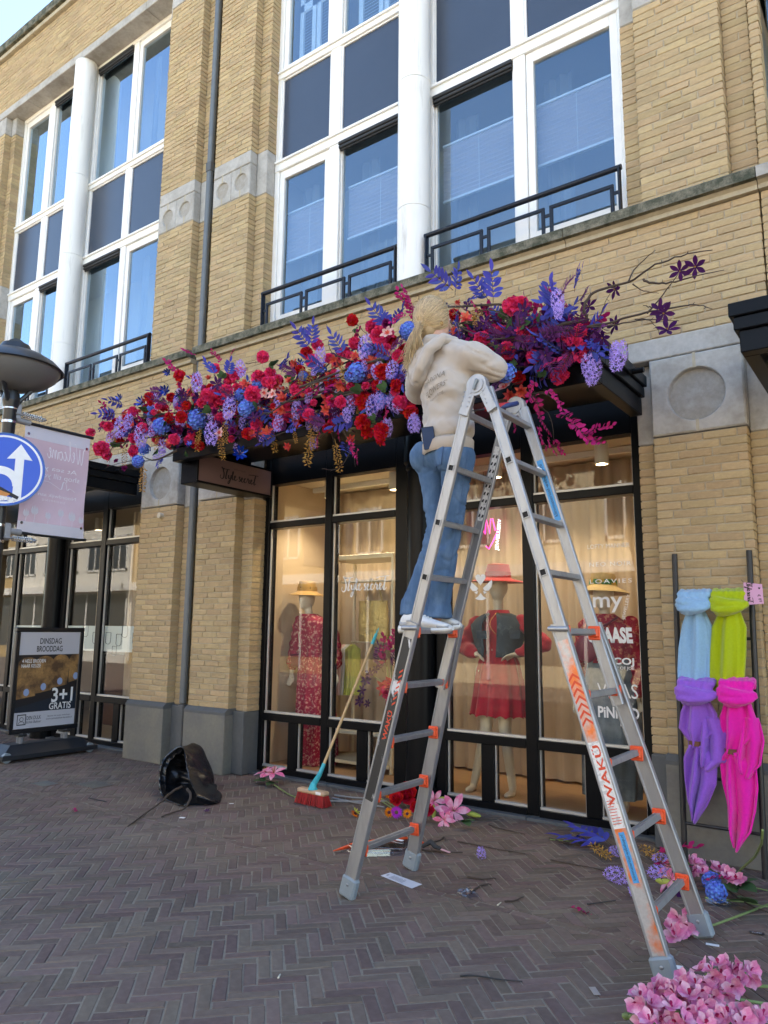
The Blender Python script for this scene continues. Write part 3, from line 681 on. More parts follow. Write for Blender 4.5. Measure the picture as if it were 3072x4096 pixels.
for a, b_ in ((k_sl[3][0], k_sl[3][1]), (k_sl[2][0], k_sl[2][1])):
    for dx, dz, s_ in ((.10, 1.36, 1), (.33, 1.34, 1), (.45, 1.45, 1), (.68, 1.36, 1), (.25, 1.20, .8)):
        cx = a+dx; wd, hh = .055*s_, .075*s_; pts = [(cx-wd, 5.91, dz+hh), (cx-wd, 5.91, dz-hh*.7), (cx-wd*.4, 5.91, dz-hh), (cx+wd*.4, 5.91, dz-hh), (cx+wd, 5.91, dz-hh*.7), (cx+wd, 5.91, dz+hh), (cx-wd, 5.91, dz+hh)]
        sh.tube(pts, .0035, 4)
sh.build('etched_shape', M['plinth_edge'], bake)
# upper rooms: pleated blinds, net curtains, shutters, plants
M['blind'] = mat('pleated_blind', (.66, .58, .61), .8, trans=.3); M['net'] = mat('net_curtain', (.45, .46, .46), .9, trans=.5); M['rail_w'] = mat('blind_rail', (.85, .85, .83), .4)
def blind(parent, x0, x1, z0, z1, y=5.95):
    mb = MB(); n = int((z1-z0)/.022); rows = []
    for j in range(n+1): rows.append([(x, y+(.008 if j % 2 else -.008), z0+(z1-z0)*j/n) for x in (x0, x1)])
    mb.loft(rows, cap=False, closed=False); b = mb.build('pleated_blind', M['blind'], parent)
    r = MB(); r.box(x0, x1, y-.014, y+.014, z1, z1+.02); r.box(x0, x1, y-.014, y+.014, z0-.02, z0); r.tube([((x0+x1)/2, y-.012, z0), ((x0+x1)/2, y-.012, z1)], .0018, 4)
    me = r.mesh('blind_rail', M['rail_w'], wloc(parent)); link('blind_rail', me, b)
for i, (x0, x1) in enumerate(b_lights): blind(bout, x0+.03, x1-.03, 5.80, 6.40)
for (x0, x1) in b_lights: 
    wavy('net_curtain', x0+.02, x0+.3, 6.2, 4.84, 6.85, M['net'], bout, wl=.12, amp=.03)
wavy('net_curtain', b_lights[1][0]+.1, b_lights[1][1]-.1, 6.15, 4.84, 5.75, M['net'], bout, wl=.13, amp=.03)
for (x0, x1) in b_lights[:2]:
    sm = MB(); a, b_ = x0+.12, x1-.12
    mid = (a+b_)/2
    for p0, p1 in ((a, mid-.01), (mid+.01, b_)):
        for q in ((p0, p0+.06, 8.25, 10.1), (p1-.06, p1, 8.25, 10.1), (p0, p1, 8.25, 8.36), (p0, p1, 9.1, 9.2)): sm.box(q[0], q[1], 5.96, 5.99, q[2], q[3])
        z = 8.39
        while z < 10.0:
            sm.add([(p0+.06, 5.96, z), (p1-.06, 5.96, z), (p1-.06, 5.985, z+.035), (p0+.06, 5.985, z+.035)], [(0, 1, 2, 3)]); z += .042
    sm.build('window_shutter', M['rail_w'], bout)
for (x0, x1) in k_lights: wavy('net_curtain', x0+.02, x0+.16, 6.1, 4.84, 6.85, M['net'], bake, wl=.1, amp=.025); wavy('net_curtain', x0+.02, x0+.14, 6.1, 8.25, 10.1, M['net'], bake, wl=.1, amp=.025)
# ============================================================ folding aluminium ladder
M['alum'] = mat('aluminium', (.36, .365, .37), .46, metal=.7, var=.10, scale=9, bump=.12, bscale=40, stretch=(3, 3, .6), col2=(.26, .26, .265), c2scale=5, c2lo=.5, c2hi=.8)
M['orange'] = mat('orange_plastic', (.75, .085, .02), .4); M['footgrey'] = mat('grey_foot_plastic', (.22, .26, .28), .55, var=.08)
M['hole'] = mat('dark_hole', (.01, .01, .01), .8); M['paint_red'] = mat('red_lettering', (.62, .06, .02), .5); M['sticker'] = mat('sticker_white', (.72, .72, .70), .5, col2=(.5, .5, .5), c2scale=60, c2lo=.5, c2hi=.6)
M['stickerblue'] = mat('sticker_blue', (.05, .30, .62), .5); M['ink'] = mat('black_ink', (.015, .015, .018), .6); M['scuff'] = mat('scuffed_black', (.02, .02, .02), .5, col2=(.6, .6, .6), c2scale=18, c2lo=.56, c2hi=.62, stretch=(1, 1, .4))
M['spray'] = mat('orange_sprayed_alu', (.48, .48, .48), .45, metal=.5, col2=(.75, .20, .06), c2scale=7, c2lo=.42, c2hi=.60, var=.15, scale=60)
LAD = thing('step_ladder', (-1.9, 3.8, 0), 'tall aluminium folding ladder with orange locks standing before the boutique', 'ladder')
LX = lambda z: -2.782+.288*z
RX = lambda z: -1.012-.298*z
def rail(xf, z0, z1, y, w, t, name='rail', m='alum', y1=None):
    a, b = Vector((xf(z0), y, z0)), Vector((xf(z1), y if y1 is None else y1, z1)); d = (b-a).normalized(); sd_ = Vector((d.z, 0, -d.x)); mb = MB()
    def P(u, v, e): return e + sd_*u + Vector((0, v, 0))
    h = w/2; prof = [(-h, -t/2+.004), (-h+.004, -t/2), (-h+.011, -t/2), (-h+.013, -t/2+.003), (h-.013, -t/2+.003), (h-.011, -t/2), (h-.004, -t/2), (h, -t/2+.004), (h, t/2), (-h, t/2)]
    mb.loft([[P(u, v, a) for u, v in prof], [P(u, v, b) for u, v in prof]])
    return mb.build(name, M[m], LAD, smooth=20)
zr = [.27, .575, .88, 1.19, 1.50, 1.80, 2.105, 2.41, 2.715]
for xf, tiltsign in ((LX, 1), (RX, -1)):
    for y, yo, yt in ((3.545, 3.525, 3.525), (4.0, 4.165, 4.022)):
        rail(xf, 1.12 if xf is RX else 1.15, 2.835, y, .061, .026)
        rail(xf, .03, 1.545, yo, .080, .036, name='outer_rail', y1=yt)
    for i, z in enumerate(zr):
        x = xf(z); yb_ = 4.165-.143*min(1, z/1.53); y0, y1 = (3.558, 3.987) if z > 1.55 else (3.545, yb_-.018)
        mb = MB(); mb.bar((x, y0, z), (x, y1, z), .036, .030, up=(.28*tiltsign, 0, 1), c=.003)
        for q in (-.011, 0, .011): mb.bar((x+q, y0+.02, z+.0155+.28*tiltsign*0), (x+q, y1-.02, z+.0155), .004, .003, up=(.0, 0, 1))
        mb.build('rung', M['alum'], LAD)
        if z > 1.55:
            fr = MB(); hb = MB()
            d = Vector((.288*tiltsign if xf is LX else -.298, 0, 1)).normalized(); sd_ = Vector((d.z, 0, -d.x))
            for u0, u1, v0, v1 in ((-.019, .019, .015, .019), (-.019, .019, -.019, -.015), (-.019, -.015, -.015, .015), (.015, .019, -.015, .015)):
                vs = []
                for yy in (3.527, 3.533): vs += [Vector((x, yy, z))+sd_*u+d*v for u, v in ((u0, v0), (u1, v0), (u1, v1), (u0, v1))]
                fr.add(vs, [(0, 1, 2, 3), (4, 5, 6, 7), (0, 1, 5, 4), (1, 2, 6, 5), (2, 3, 7, 6), (3, 0, 4, 7)])
            o = fr.build('rung_socket', M['alum'], LAD)
            hb.add([Vector((x, 3.5325, z))+sd_*u+d*v for u, v in ((-.015, -.015), (.015, -.015), (.015, .015), (-.015, .015))], [(0, 1, 2, 3)])
            link('socket_hole', hb.mesh('socket_hole', M['hole'], wloc(LAD)), o)
        else:
            for yy, s in ((3.57, 1), (yb_-.045, -1)):
                mb = MB(); mb.box(x-.027, x+.027, yy-.022, yy+.022, z-.028, z+.022, .008); mb.box(x-.034, x+.034, yy-.012 if s > 0 else yy, yy if s > 0 else yy+.012, z-.042, z+.034, .008)
                mb.build('rung_lock', M['orange'], LAD)
    for y in (3.525, 4.165):
        mb = MB(); x = xf(.06); d = Vector((xf(1)-xf(0), 0, 1)).normalized()
        mb.bar(Vector((xf(.0), y, .0))+d*.004, Vector((xf(0), y, 0))+d*.125, .052, .104, up=(1, 0, 0), c=.012); mb.build('foot', M['footgrey'], LAD)
        m2 = MB(); m2.ell((xf(.08), y-.027, .08), .009, .004, .009, 10, 6); m2.build('foot_rivet', M['alum'], LAD, smooth=0)
    for yy in (3.53,):
        z = 1.515; x = xf(z); m = MB(); m.tube([(x-.05*1, 3.50, z), (x+.055, 3.50, z)], .013, 10); m.build('lock_peg', M['alum'], LAD, smooth=40)
# hinges with rivets
for y, s in ((3.527, -1), (4.015, 1)):
    h = MB(); hx, hz = -1.914, 2.86
    n = 28
    def disc(r, ya, yb, cx=hx, cz=hz): h.loft([[(cx+r*math.cos(2*math.pi*k/n), yy, cz+r*math.sin(2*math.pi*k/n)) for k in range(n)] for yy in (ya, yb)])
    disc(.062, y-.012, y+.03); disc(.045, y-.018, y-.010)
    for xf, sx in ((LX, 1), (RX, -1)):
        za, zb = 2.70, 2.87; a = Vector((xf(za), y-.004, za)); b = Vector((hx-.02*sx, y-.004, zb)); h.bar(a, b, .012, .062, up=(1, 0, 0), c=.003)
    h.build('hinge', M['alum'], LAD, smooth=30)
    rv = MB()
    for xf in (LX, RX):
        for k, z in enumerate((2.75, 2.775, 2.80, 2.825)):
            for q in (-.02, .02): rv.ell((xf(z)+q, y-.013, z-.28*q*(1 if xf is LX else -1)), .0045, .003, .0045, 8, 5)
    tag(rv.build('rivet', M['alum'], LAD, smooth=0), kind='stuff')
k_ = MB(); k_.bar((-1.925, 3.50, 2.83), (-1.902, 3.50, 2.89), .014, .02, up=(0, 1, 0), c=.004); k_.build('hinge_lever', M['footgrey'], LAD)
def on_rail(xf, z, y, u=0): 
    d = Vector((xf(1)-xf(0), 0, 1)).normalized(); sd_ = Vector((d.z, 0, -d.x)); return Vector((xf(z), y, z))+sd_*u, d, sd_
def strip(xf, z0, z1, y, hw, m, name, e=.0006):
    a, d, sd_ = on_rail(xf, z0, y); b, _, _ = on_rail(xf, z1, y); mb = MB()
    mb.add([a-sd_*hw, a+sd_*hw, b+sd_*hw, b-sd_*hw], [(0, 1, 2, 3)]); return mb.build(name, M[m], LAD)
yo = 3.525-.018+.0023; 
strip(RX, .12, .62, yo, .030, 'spray', 'sprayed_patch'); strip(RX, .99, 1.46, yo, .030, 'spray', 'sprayed_patch')
strip(RX, .62, .99, yo, .030, 'sticker', 'label_strip')
o_, d_, s_ = on_rail(RX, .845, yo-.0007); letter('WAKÜ', M['paint_red'], frame_mat(o_, d_, (0, 1, 0), -s_), LAD, width=.27, height=.042, bold=.02)
for k in range(7):
    z = 1.06+k*.034; a, d, sd_ = on_rail(RX, z, yo-.0007); mb = MB(); q = [a-sd_*.028, a+d*.028, a+sd_*.028]; mb.add([q[0], q[1], q[2], q[2]+d*.014, q[1]+d*.014, q[0]+d*.014], [(0, 1, 4, 5), (1, 2, 3, 4)]); mb.build('arrow_mark', M['paint_red'], LAD)
o_, d_, s_ = on_rail(RX, .70, yo-.0007, -.008)
for k in range(9):
    mb = MB(); a, d, sd_ = on_rail(RX, .64+k*.012, yo-.0007, 0); mb.bar(a-sd_*.024, a+sd_*random.uniform(.004, .022), .0004, .0032, up=(d.x, 0, d.z)); mb.build('print_line', M['paint_red'], LAD)
strip(RX, .40, .605, yo-.0005, .014, 'stickerblue', 'blue_sticker'); o_, d_, s_ = on_rail(RX, .503, yo-.0011); letter('klimmateriaal-webshop.nl', M['ink'], frame_mat(o_, d_, (0, 1, 0), -s_), LAD, width=.19, height=.017)
strip(LX, .55, 1.46, yo, .030, 'scuff', 'scuffed_label')
o_, d_, s_ = on_rail(LX, .97, yo-.0007); letter('WAKÜ', M['paint_red'], frame_mat(o_, d_, (0, 1, 0), -s_), LAD, width=.17, height=.034, bold=.02)
for k in range(7):
    z = 1.08+k*.03; a, d, sd_ = on_rail(LX, z, yo-.0007); mb = MB(); q = [a-sd_*.0, a+sd_*.02+d*.02]; mb.add([q[0], q[1], q[1]+d*.012, q[0]+d*.012], [(0, 1, 2, 3)]); mb.build('arrow_mark', M['paint_red'], LAD)
# stickers on the far rails, facing the street
yi = 4.0-.013+.0022
strip(RX, 2.13, 2.50, yi, .020, 'stickerblue', 'blue_sticker'); o_, d_, s_ = on_rail(RX, 2.315, yi-.0006); letter('klimmateriaal-webshop.nl', M['ink'], frame_mat(o_, d_, (0, 1, 0), -s_), LAD, width=.33, height=.026)
strip(LX, 2.17, 2.62, yi, .026, 'sticker', 'pictogram_sticker')
for r0 in range(9):
    for c0 in range(2):
        a, d, sd_ = on_rail(LX, 2.20+r0*.045, yi-.0006, -.011+c0*.022); mb = MB()
        mb.add([a-sd_*.007-d*.010, a+sd_*.004-d*.010, a+sd_*.007+d*.006, a+d*.012, a-sd_*.005+d*.004], [(0, 1, 2, 3, 4)]); mb.build('pictogram', M['ink'], LAD)
cl = thing('paper_tag', (RX(2.44)-.0, 3.90, 2.43), 'crumpled white paper tag tied to the second rung on the right of the ladder', 'tag')
m = MB(); m.ell((RX(2.44), 3.93, 2.425), .022, .05, .018, 10, 8); 
m.v = [tuple(Vector(v)+noise.noise_vector(Vector(v)*60)*.012) for v in m.v]; m.build('crumpled_paper', M['sticker'], cl)
# ============================================================ the woman on the ladder
from mathutils.bvhtree import BVHTree
M['skin'] = mat('skin', (.52, .30, .21), .5, var=.05, scale=12); M['hoodie'] = mat('beige_sweatshirt', (.43, .38, .325), .95, var=.03, scale=6, bump=.25, bscale=300, bdist=.001, sheen=.3, spec=.15)
M['rib'] = mat('beige_ribbing', (.44, .385, .325), .95, bump=.5, bscale=60, stretch=(6, 6, .3), bdist=.002, spec=.1); M['denim'] = mat('blue_denim', (.065, .125, .22), .85, var=.14, scale=14, col2=(.115, .19, .30), c2scale=6, c2lo=.46, c2hi=.66, bump=.35, bscale=260, bdist=.0012, stretch=(1.6, 1.6, .7), spec=.15)
M['seam'] = mat('denim_seam', (.055, .11, .22), .85); M['hair'] = mat('blond_hair', (.50, .37, .21), .45, obj=0, island=.32, hue=.01, spec=.4); M['hairbase'] = mat('hair_base', (.36, .26, .14), .6, var=.2, scale=50)
M['shoe'] = mat('white_shoe', (.66, .66, .64), .6, var=.05, scale=20); M['shoegrey'] = mat('grey_shoe_panel', (.33, .34, .35), .5); M['sole'] = mat('shoe_sole', (.70, .70, .67), .6)
M['gold'] = mat('gold_ring', (.8, .5, .15), .25, metal=1)
D_ = onY
WOM = thing('person', onY(925, 1375, 3.82), 'woman in beige hoodie and blue flared jeans standing on the ladder, reaching into the flowers', 'person')
fwd = Vector((.50, .866, 0)); rgt = Vector((.866, -.50, 0)); upz = Vector((0, 0, 1))
pel = D_(966, 985, 3.80); wai = D_(971, 925, 3.80); che = D_(967, 830, 3.80); nec = D_(952, 752, 3.78); hed = D_(938, 692, 3.76)
sR = D_(1020, 772, 3.72); sL = D_(908, 790, 3.92); eR = D_(1068, 800, 3.82); hR = D_(1010, 775, 4.16); eL = D_(900, 850, 4.1); hL = D_(960, 800, 4.28)
hpL = D_(932, 985, 3.86); knL = D_(944, 1140, 3.84); anL = D_(896, 1328, 3.80); hpR = D_(990, 988, 3.76); knR = D_(974, 1150, 3.80); anR = D_(944, 1334, 3.86)
def limb(mb, pts, rs, n=14):
    P = [Vector(p) for p in pts]; o = []; r = []
    for i in range(len(P)-1):
        for t in (0, .34, .67): o.append(P[i].lerp(P[i+1], t)); r.append(rs[i]+(rs[i+1]-rs[i])*t)
    o.append(P[-1]); r.append(rs[-1]); mb.tube(o, r, n)
    for p, q in zip(P, rs): mb.ell(p, q, q, q, 12, 8)
RB = Matrix((rgt, fwd, upz)).transposed()      # body axes: x right, y forward
def hand(mb, wrist, dirv, pal, s=1.05):
    d = Vector(dirv).normalized(); nrm = Vector(pal).normalized(); sd_ = d.cross(nrm).normalized(); w0 = Vector(wrist)
    rot = Matrix((sd_, d, nrm)).transposed(); mb.ell(w0+d*.052*s, .040*s, .055*s, .017*s, 14, 10, rot)
    for k, (off, L_) in enumerate(((-.030, .062), (-.010, .075), (.011, .070), (.030, .055))):
        b = w0+d*.09*s+sd_*off*s; p1 = b+d*L_*.5*s+nrm*.012*s; p2 = p1+(d*.55+nrm*.8).normalized()*L_*.5*s; mb.tube([b-d*.02*s, b, p1, p2], [.0092*s, .0092*s, .0085*s, .0065*s], 8)
    b = w0+d*.03*s-sd_*.034*s; mb.tube([b, b-sd_*.02*s+d*.03*s+nrm*.01*s, b-sd_*.022*s+d*.062*s+nrm*.022*s], [.012*s, .0105*s, .0075*s], 8)
bd = MB()
bd.ell(hed, .083, .105, .125, 20, 14, RB); bd.ell(hed+fwd*.03-upz*.065, .062, .07, .06, 14, 10, RB)          # skull, jaw
bd.ell(hed+fwd*.112-upz*.02, .014, .02, .026, 10, 8, RB)                                                      # nose
for s in (-1, 1): bd.ell(hed+rgt*s*.086-upz*.02-fwd*.005, .012, .02, .032, 10, 8, RB)                          # ears
bd.ell(hed+fwd*.092-upz*.07, .025, .012, .008, 10, 6, RB)                                                      # lips
limb(bd, [hed-upz*.05-fwd*.02, nec+upz*.02, che], [.058, .062, .09]); bd.ell(che, .15, .09, .2, 14, 10, RB); limb(bd, [che, wai, pel], [.09, .09, .085])
limb(bd, [nec-upz*.03, sR, eR, hR], [.06, .06, .045, .03]); limb(bd, [nec-upz*.03, sL, eL, hL], [.06, .06, .045, .03])
limb(bd, [hpL, knL, anL], [.062, .045, .034]); limb(bd, [hpR, knR, anR], [.062, .045, .034])
hand(bd, hR, (D_(1000, 752, 4.36)-hR), (-.3, .2, -.6)); hand(bd, hL, (D_(975, 770, 4.40)-hL), (.3, .2, -.6))
body = fuse(bd, .011, 6, 'body', M['skin'], WOM)
ey = MB(); 
for s in (-1, 1): ey.ell(hed+fwd*.088+rgt*s*.033+upz*.005, .014, .008, .008, 10, 8, RB)
ey.build('eye', mat('eye', (.5, .5, .48), .2), WOM, smooth=0)
# hoodie
hd = MB()
hd.ell(che+upz*.02, .208, .138, .25, 20, 14, RB); hd.ell(wai+upz*.10-fwd*.01, .20, .145, .20, 20, 14, RB); hd.ell(wai-upz*.03-fwd*.012, .202, .15, .13, 20, 12, RB); hd.ell(nec-upz*.05-fwd*.01, .13, .10, .08, 16, 10, RB)
hd.ell(wai+upz*.22-fwd*.02, .215, .15, .2, 18, 12, RB)
limb(hd, [nec-upz*.055+rgt*.05, sR, eR, eR.lerp(hR, .8)], [.085, .098, .082, .062]); limb(hd, [nec-upz*.055-rgt*.05, sL, eL, eL.lerp(hL, .8)], [.085, .098, .08, .06])
hd.ell(sR.lerp(eR, .6)-upz*.02, .09, .08, .075, 12, 8, RB)
hb_ = nec-fwd*.11-upz*.055-rgt*.05
ho = MB(); ho.ell(hb_-upz*.03, .125, .075, .115, 16, 10, RB); ho.ell(hb_-upz*.13-fwd*.012, .085, .06, .075, 14, 8, RB)
ho.tube([nec+rgt*.12+fwd*.05+upz*.0, nec+rgt*.125-fwd*.05+upz*.01, nec+rgt*.09-fwd*.13-upz*.06, nec+rgt*.04-fwd*.165-upz*.17, nec-rgt*.03-fwd*.165-upz*.23], [.030, .040, .040, .036, .026], 10)
ho.tube([nec+rgt*.12-fwd*.02+upz*.012, nec+rgt*.02-fwd*.10+upz*.025, nec-rgt*.09-fwd*.07+upz*.015, nec-rgt*.13+fwd*.04-upz*.01], [.032, .042, .040, .030], 10)
ho.tube([nec-rgt*.11-fwd*.08-upz*.02, nec-rgt*.10-fwd*.15-upz*.10, nec-rgt*.05-fwd*.165-upz*.20], [.032, .034, .028], 10)
fuse(ho, .0105, 4, 'hood', M['hoodie'], WOM, lambda v, n: .006*noise.noise(v*13)+.003*noise.noise(v*30))
def cloth(v, n):
    l = v-che; a = l.dot(rgt); b = l.z; f = l.dot(fwd)
    k = .013*noise.noise(Vector((a*5+b*7, b*3.0, f*3))) + .008*noise.noise(Vector((a*14+b*16, b*7-a*8, f*9))) - .010*abs(noise.noise(Vector((a*7-b*9, b*5+a*5, f*6))))
    q = noise.noise(Vector(((a*.8+b*1.2)*11, (b*.8-a)*3.2, f*3))); k -= .016*max(0, 1-abs(q)*7)*max(0, noise.noise(v*3.5+Vector((7, 2, 1)))+.45)
    k += .006*math.sin((b*1.1+a*.9)*30+2*noise.noise(v*5))*max(0, min(1, (.12-b)*4))*(.6+.4*noise.noise(v*4)) 
    return k
hoodie = fuse(hd, .0125, 7, 'hoodie', M['hoodie'], WOM, cloth)
hem = MB(); rings = []
for dz, e in ((-.165, .0), (-.155, .012), (-.10, .014), (-.085, .004)):
    rings.append([wai+upz*dz-fwd*.012+rgt*(.178+e)*math.cos(t)+fwd*(.132+e)*math.sin(t) for t in [2*math.pi*k/40 for k in range(40)]])
rings.append([wai+upz*-.13-fwd*.012+rgt*.14*math.cos(t)+fwd*.10*math.sin(t) for t in [2*math.pi*k/40 for k in range(40)]])
hem.loft(rings, cap=False); hem.build('hem_band', M['rib'], WOM, smooth=0)
# jeans
jn = MB(); jn.ell(pel+upz*.04, .158, .125, .15, 20, 12, RB); jn.ell(wai-upz*.09, .145, .115, .1, 18, 10, RB)
for c, s in ((hpL, -1), (hpR, 1)): jn.ell(c-fwd*.055-upz*.015+rgt*s*.0, .088, .09, .108, 16, 12, RB)
def leg(h, k, a):
    limb(jn, [h, h.lerp(k, .5), k, k.lerp(a, .45), a+upz*.07], [.106, .080, .064, .068, .080], 18)
    e = a-upz*.005; q = a+upz*.09; ax = (e-q).normalized(); jn.tube([q, q.lerp(e, .5), e], [.082, .088, .096], 20)
leg(hpL, knL, anL); leg(hpR, knR, anR)
def jf(v, n):
    t = (v.z-pel.z); kn = math.exp(-((v.z-knL.z)/.16)**2)+math.exp(-((v.z-knL.z+.25)/.2)**2)*.5+math.exp(-((v.z-pel.z+.15)/.09)**2)
    q = noise.noise(Vector((v.x*7, v.y*7, v.z*13+v.x*6)))
    return -.010*max(0, 1-abs(q)*7)*min(1, kn+.25) + .006*noise.noise(Vector((v.x*7, v.y*7, v.z*9))) + kn*.0035*max(0, math.sin(v.z*70+v.x*40+5*noise.noise(v*5)))*max(0, noise.noise(v*6+Vector((3, 1, 2)))+.35) + .002*noise.noise(v*25)
jeans = fuse(jn, .011, 5, 'jeans', M['denim'], WOM, jf)
bpy.context.view_layer.update()
def bvh(o):
    l = wloc(o); me = o.data; return BVHTree.FromPolygons([tuple(v.co+l) for v in me.vertices], [tuple(p.vertices) for p in me.polygons])
bj, bh = bvh(jeans), bvh(hoodie)
def snap(b, p, d, off):
    h = b.ray_cast(Vector(p)-Vector(d)*.6, Vector(d)); 
    return (h[0]+h[1]*off) if h[0] is not None else Vector(p)
def patch(name, b, corners, m, parent, off=.004, n=8, back=(0, 1, 0)):
    """a piece of cloth lying on a surface: corners in order, as points near the surface"""
    c = [Vector(p) for p in corners]; rows = []
    for j in range(n+1):
        v = j/n; rows.append([snap(b, c[0].lerp(c[1], i/n).lerp(c[3].lerp(c[2], i/n), v), back, off) for i in range(n+1)])
    mb = MB(); mb.loft(rows, cap=False, closed=False); return mb.build(name, m, parent, smooth=0)
bk = Vector((-.45, .89, .05)).normalized()
pk = [D_(911, 951, 3.6), D_(958, 951, 3.6), D_(953, 1000, 3.6), D_(908, 996, 3.6)]
def quadp(c, u, v): return Vector(c[0]).lerp(Vector(c[1]), u).lerp(Vector(c[3]).lerp(Vector(c[2]), u), v)
pocket = patch('back_pocket', bj, pk, M['denim'], WOM, .0045, 8, bk)
sm = MB()
for edge in ([(0, 0), (0, 1), (.5, 1.12), (1, 1), (1, 0)], [(0, 0), (1, 0)], [(0, .06), (1, .06)]):
    pts = []
    for i in range(len(edge)-1):
        for t in range(6): pts.append(snap(bj, quadp(pk, edge[i][0]+(edge[i+1][0]-edge[i][0])*t/6, edge[i][1]+(edge[i+1][1]-edge[i][1])*t/6), bk, .006))
    sm.tube(pts, .0022, 5)
for a, b_ in ((hpR+rgt*.11, anR+rgt*.07), (hpR-fwd*.1-rgt*.02, anR-fwd*.07)):
    pts = [snap(bj, a.lerp(b_, t/24), bk, .001) for t in range(25)]; sm.tube(pts, .002, 4)
sm.build('seam', M['seam'], WOM, smooth=0)
# phone in the back pocket
ph = thing('phone', D_(934, 948, 3.62), 'dark smartphone sticking out of the back pocket of the jeans', 'phone')
c0 = snap(bj, D_(934, 952, 3.6), bk, .034); dn = (snap(bj, D_(932, 985, 3.6), bk, .012)-c0).normalized(); xr = dn.cross(bk).normalized(); nr = xr.cross(dn).normalized()
mb = MB(); mb.box(-.037, .037, -.005, .005, -.045, .095, .005); Mx = frame_mat(c0, xr, -nr if nr.dot(bk) < 0 else nr, -dn); mb.xf(Mx); mb.build('phone_body', mat('phone_case', (.012, .014, .02), .35), ph)
mb = MB(); mb.box(-.034, .034, -.0062, -.0052, -.040, .09, .0); mb.xf(Mx); mb.build('phone_back', mat('phone_glass', (.05, .08, .16), .06), ph)
# print on the back
def back_print(txt, c, w, h, m):
    me = text_mesh(txt, m, width=w, height=h); a = Vector(D_(*c)); up_ = (Vector((0, 0, 1))+rgt*.10).normalized(); rx = (rgt+upz*.28).normalized()
    for v in me.vertices:
        p = a+rx*v.co.x+up_*v.co.z; v.co = snap(bh, p, fwd, .007)
    me.transform(Matrix.Translation(-wloc(WOM))); link('back_print', me, WOM)
M['print'] = mat('dull_gold_print', (.22, .18, .13), .6)
back_print('SHARONA', (924, 818, 3.6), .165, .034, M['print']); back_print('FLOWERS', (928, 839, 3.6), .165, .034, M['print']); back_print('FLOWERARTIST', (930, 854, 3.6), .12, .013, M['print'])
# hair
hbm = MB(); hbm.ell(hed-fwd*.018+upz*.014, .098, .115, .134, 22, 16, RB); hbm.ell(hed-fwd*.05-upz*.07, .075, .06, .07, 14, 10, RB); hbase = fuse(hbm, .012, 3, 'hair', M['hairbase'], WOM)
tie = snap(bvh(hbase), D_(911, 706, 3.4), (D_(911, 706, 3.9)-D_(911, 706, 3.4)).normalized(), .022)
rr = random.Random(5); st_ = MB(); hc = hed-fwd*.018+upz*.014; bha = bvh(hbase)
for k in range(1300):
    th = rr.uniform(-2.3, 2.3)+math.pi; ph_ = rr.uniform(-.5, 1.35)
    d = (rgt*math.cos(th+math.pi/2)+fwd*-math.sin(th+math.pi/2)).normalized(); d = (d*math.cos(ph_)+upz*math.sin(ph_)).normalized()
    if d.dot(fwd) > .75 and ph_ < .6: continue
    a = hc+Vector(RB @ Vector((d.dot(rgt)*.100, d.dot(fwd)*.117, d.z*.136))); pts = []
    for i in range(9):
        t = i/8; p = a.lerp(tie, t); l = p-hc; q = RB.transposed() @ l; e = math.sqrt((q.x/.101)**2+(q.y/.118)**2+(q.z/.138)**2)
        lift = (1.0+rr.uniform(0, .035))/max(e, .05)
        p2 = hc+l*max(1, lift) if t < .85 else p; pts.append(p2)
    st_.tube(pts, [.0021]*7+[.0019, .0016], 3, cap=False)
pt_end = D_(893, 778, 3.70)
for k in range(760):
    a = tie+Vector((rr.gauss(0, .011), rr.gauss(0, .011), rr.gauss(0, .010))); spread = rr.random()
    e = pt_end+Vector((rr.gauss(.015, .026), rr.gauss(0, .022), rr.gauss(.0, .03)-.02*spread)); m1 = tie+Vector((rr.gauss(-.01, .022), -.055+rr.gauss(0, .016), -.07+rr.gauss(0, .02))); m2 = tie.lerp(e, .7)+Vector((rr.gauss(0, .03), -.045+rr.gauss(0, .018), rr.gauss(-.02, .02)))
    e2 = e+Vector((rr.gauss(-.028, .022), 0, rr.gauss(.0, .022)))
    pts = []
    for i in range(9):
        t = i/8; u = 1-t; pts.append(a*u**4+m1*4*u**3*t+m2*6*u*u*t*t+e*4*u*t**3+e2*t**4)
    st_.tube(pts, [.0019, .0021, .0021, .0021, .002, .0018, .0016, .0012, .0006], 3, cap=False)
for k in range(60):
    d = Vector((rr.gauss(0, 1), rr.gauss(0, 1), rr.gauss(.4, 1))).normalized(); a = hc+d*.125; st_.tube([a, a+d*.02+Vector((rr.gauss(0, .02), rr.gauss(0, .02), .01)), a+d*.03+Vector((rr.gauss(0, .05), rr.gauss(0, .05), rr.gauss(-.01, .03)))], .0009, 3, cap=False)
tag(st_.build('hair_strand', M['hair'], WOM, smooth=0), kind='stuff')
tm = MB(); ax = (pt_end-tie).normalized(); 
tm.tube([tie-ax*.008, tie+ax*.008], .021, 14); tm.build('hair_tie', M['ink'], WOM, smooth=0)
er = MB(); ec = hed+rgt*.098-upz*.058; er.tube([ec+Vector((0, math.cos(t)*.013, math.sin(t)*.013)) for t in [2*math.pi*k/16 for k in range(17)]], .002, 6); er.build('earring', M['gold'], WOM, smooth=0)
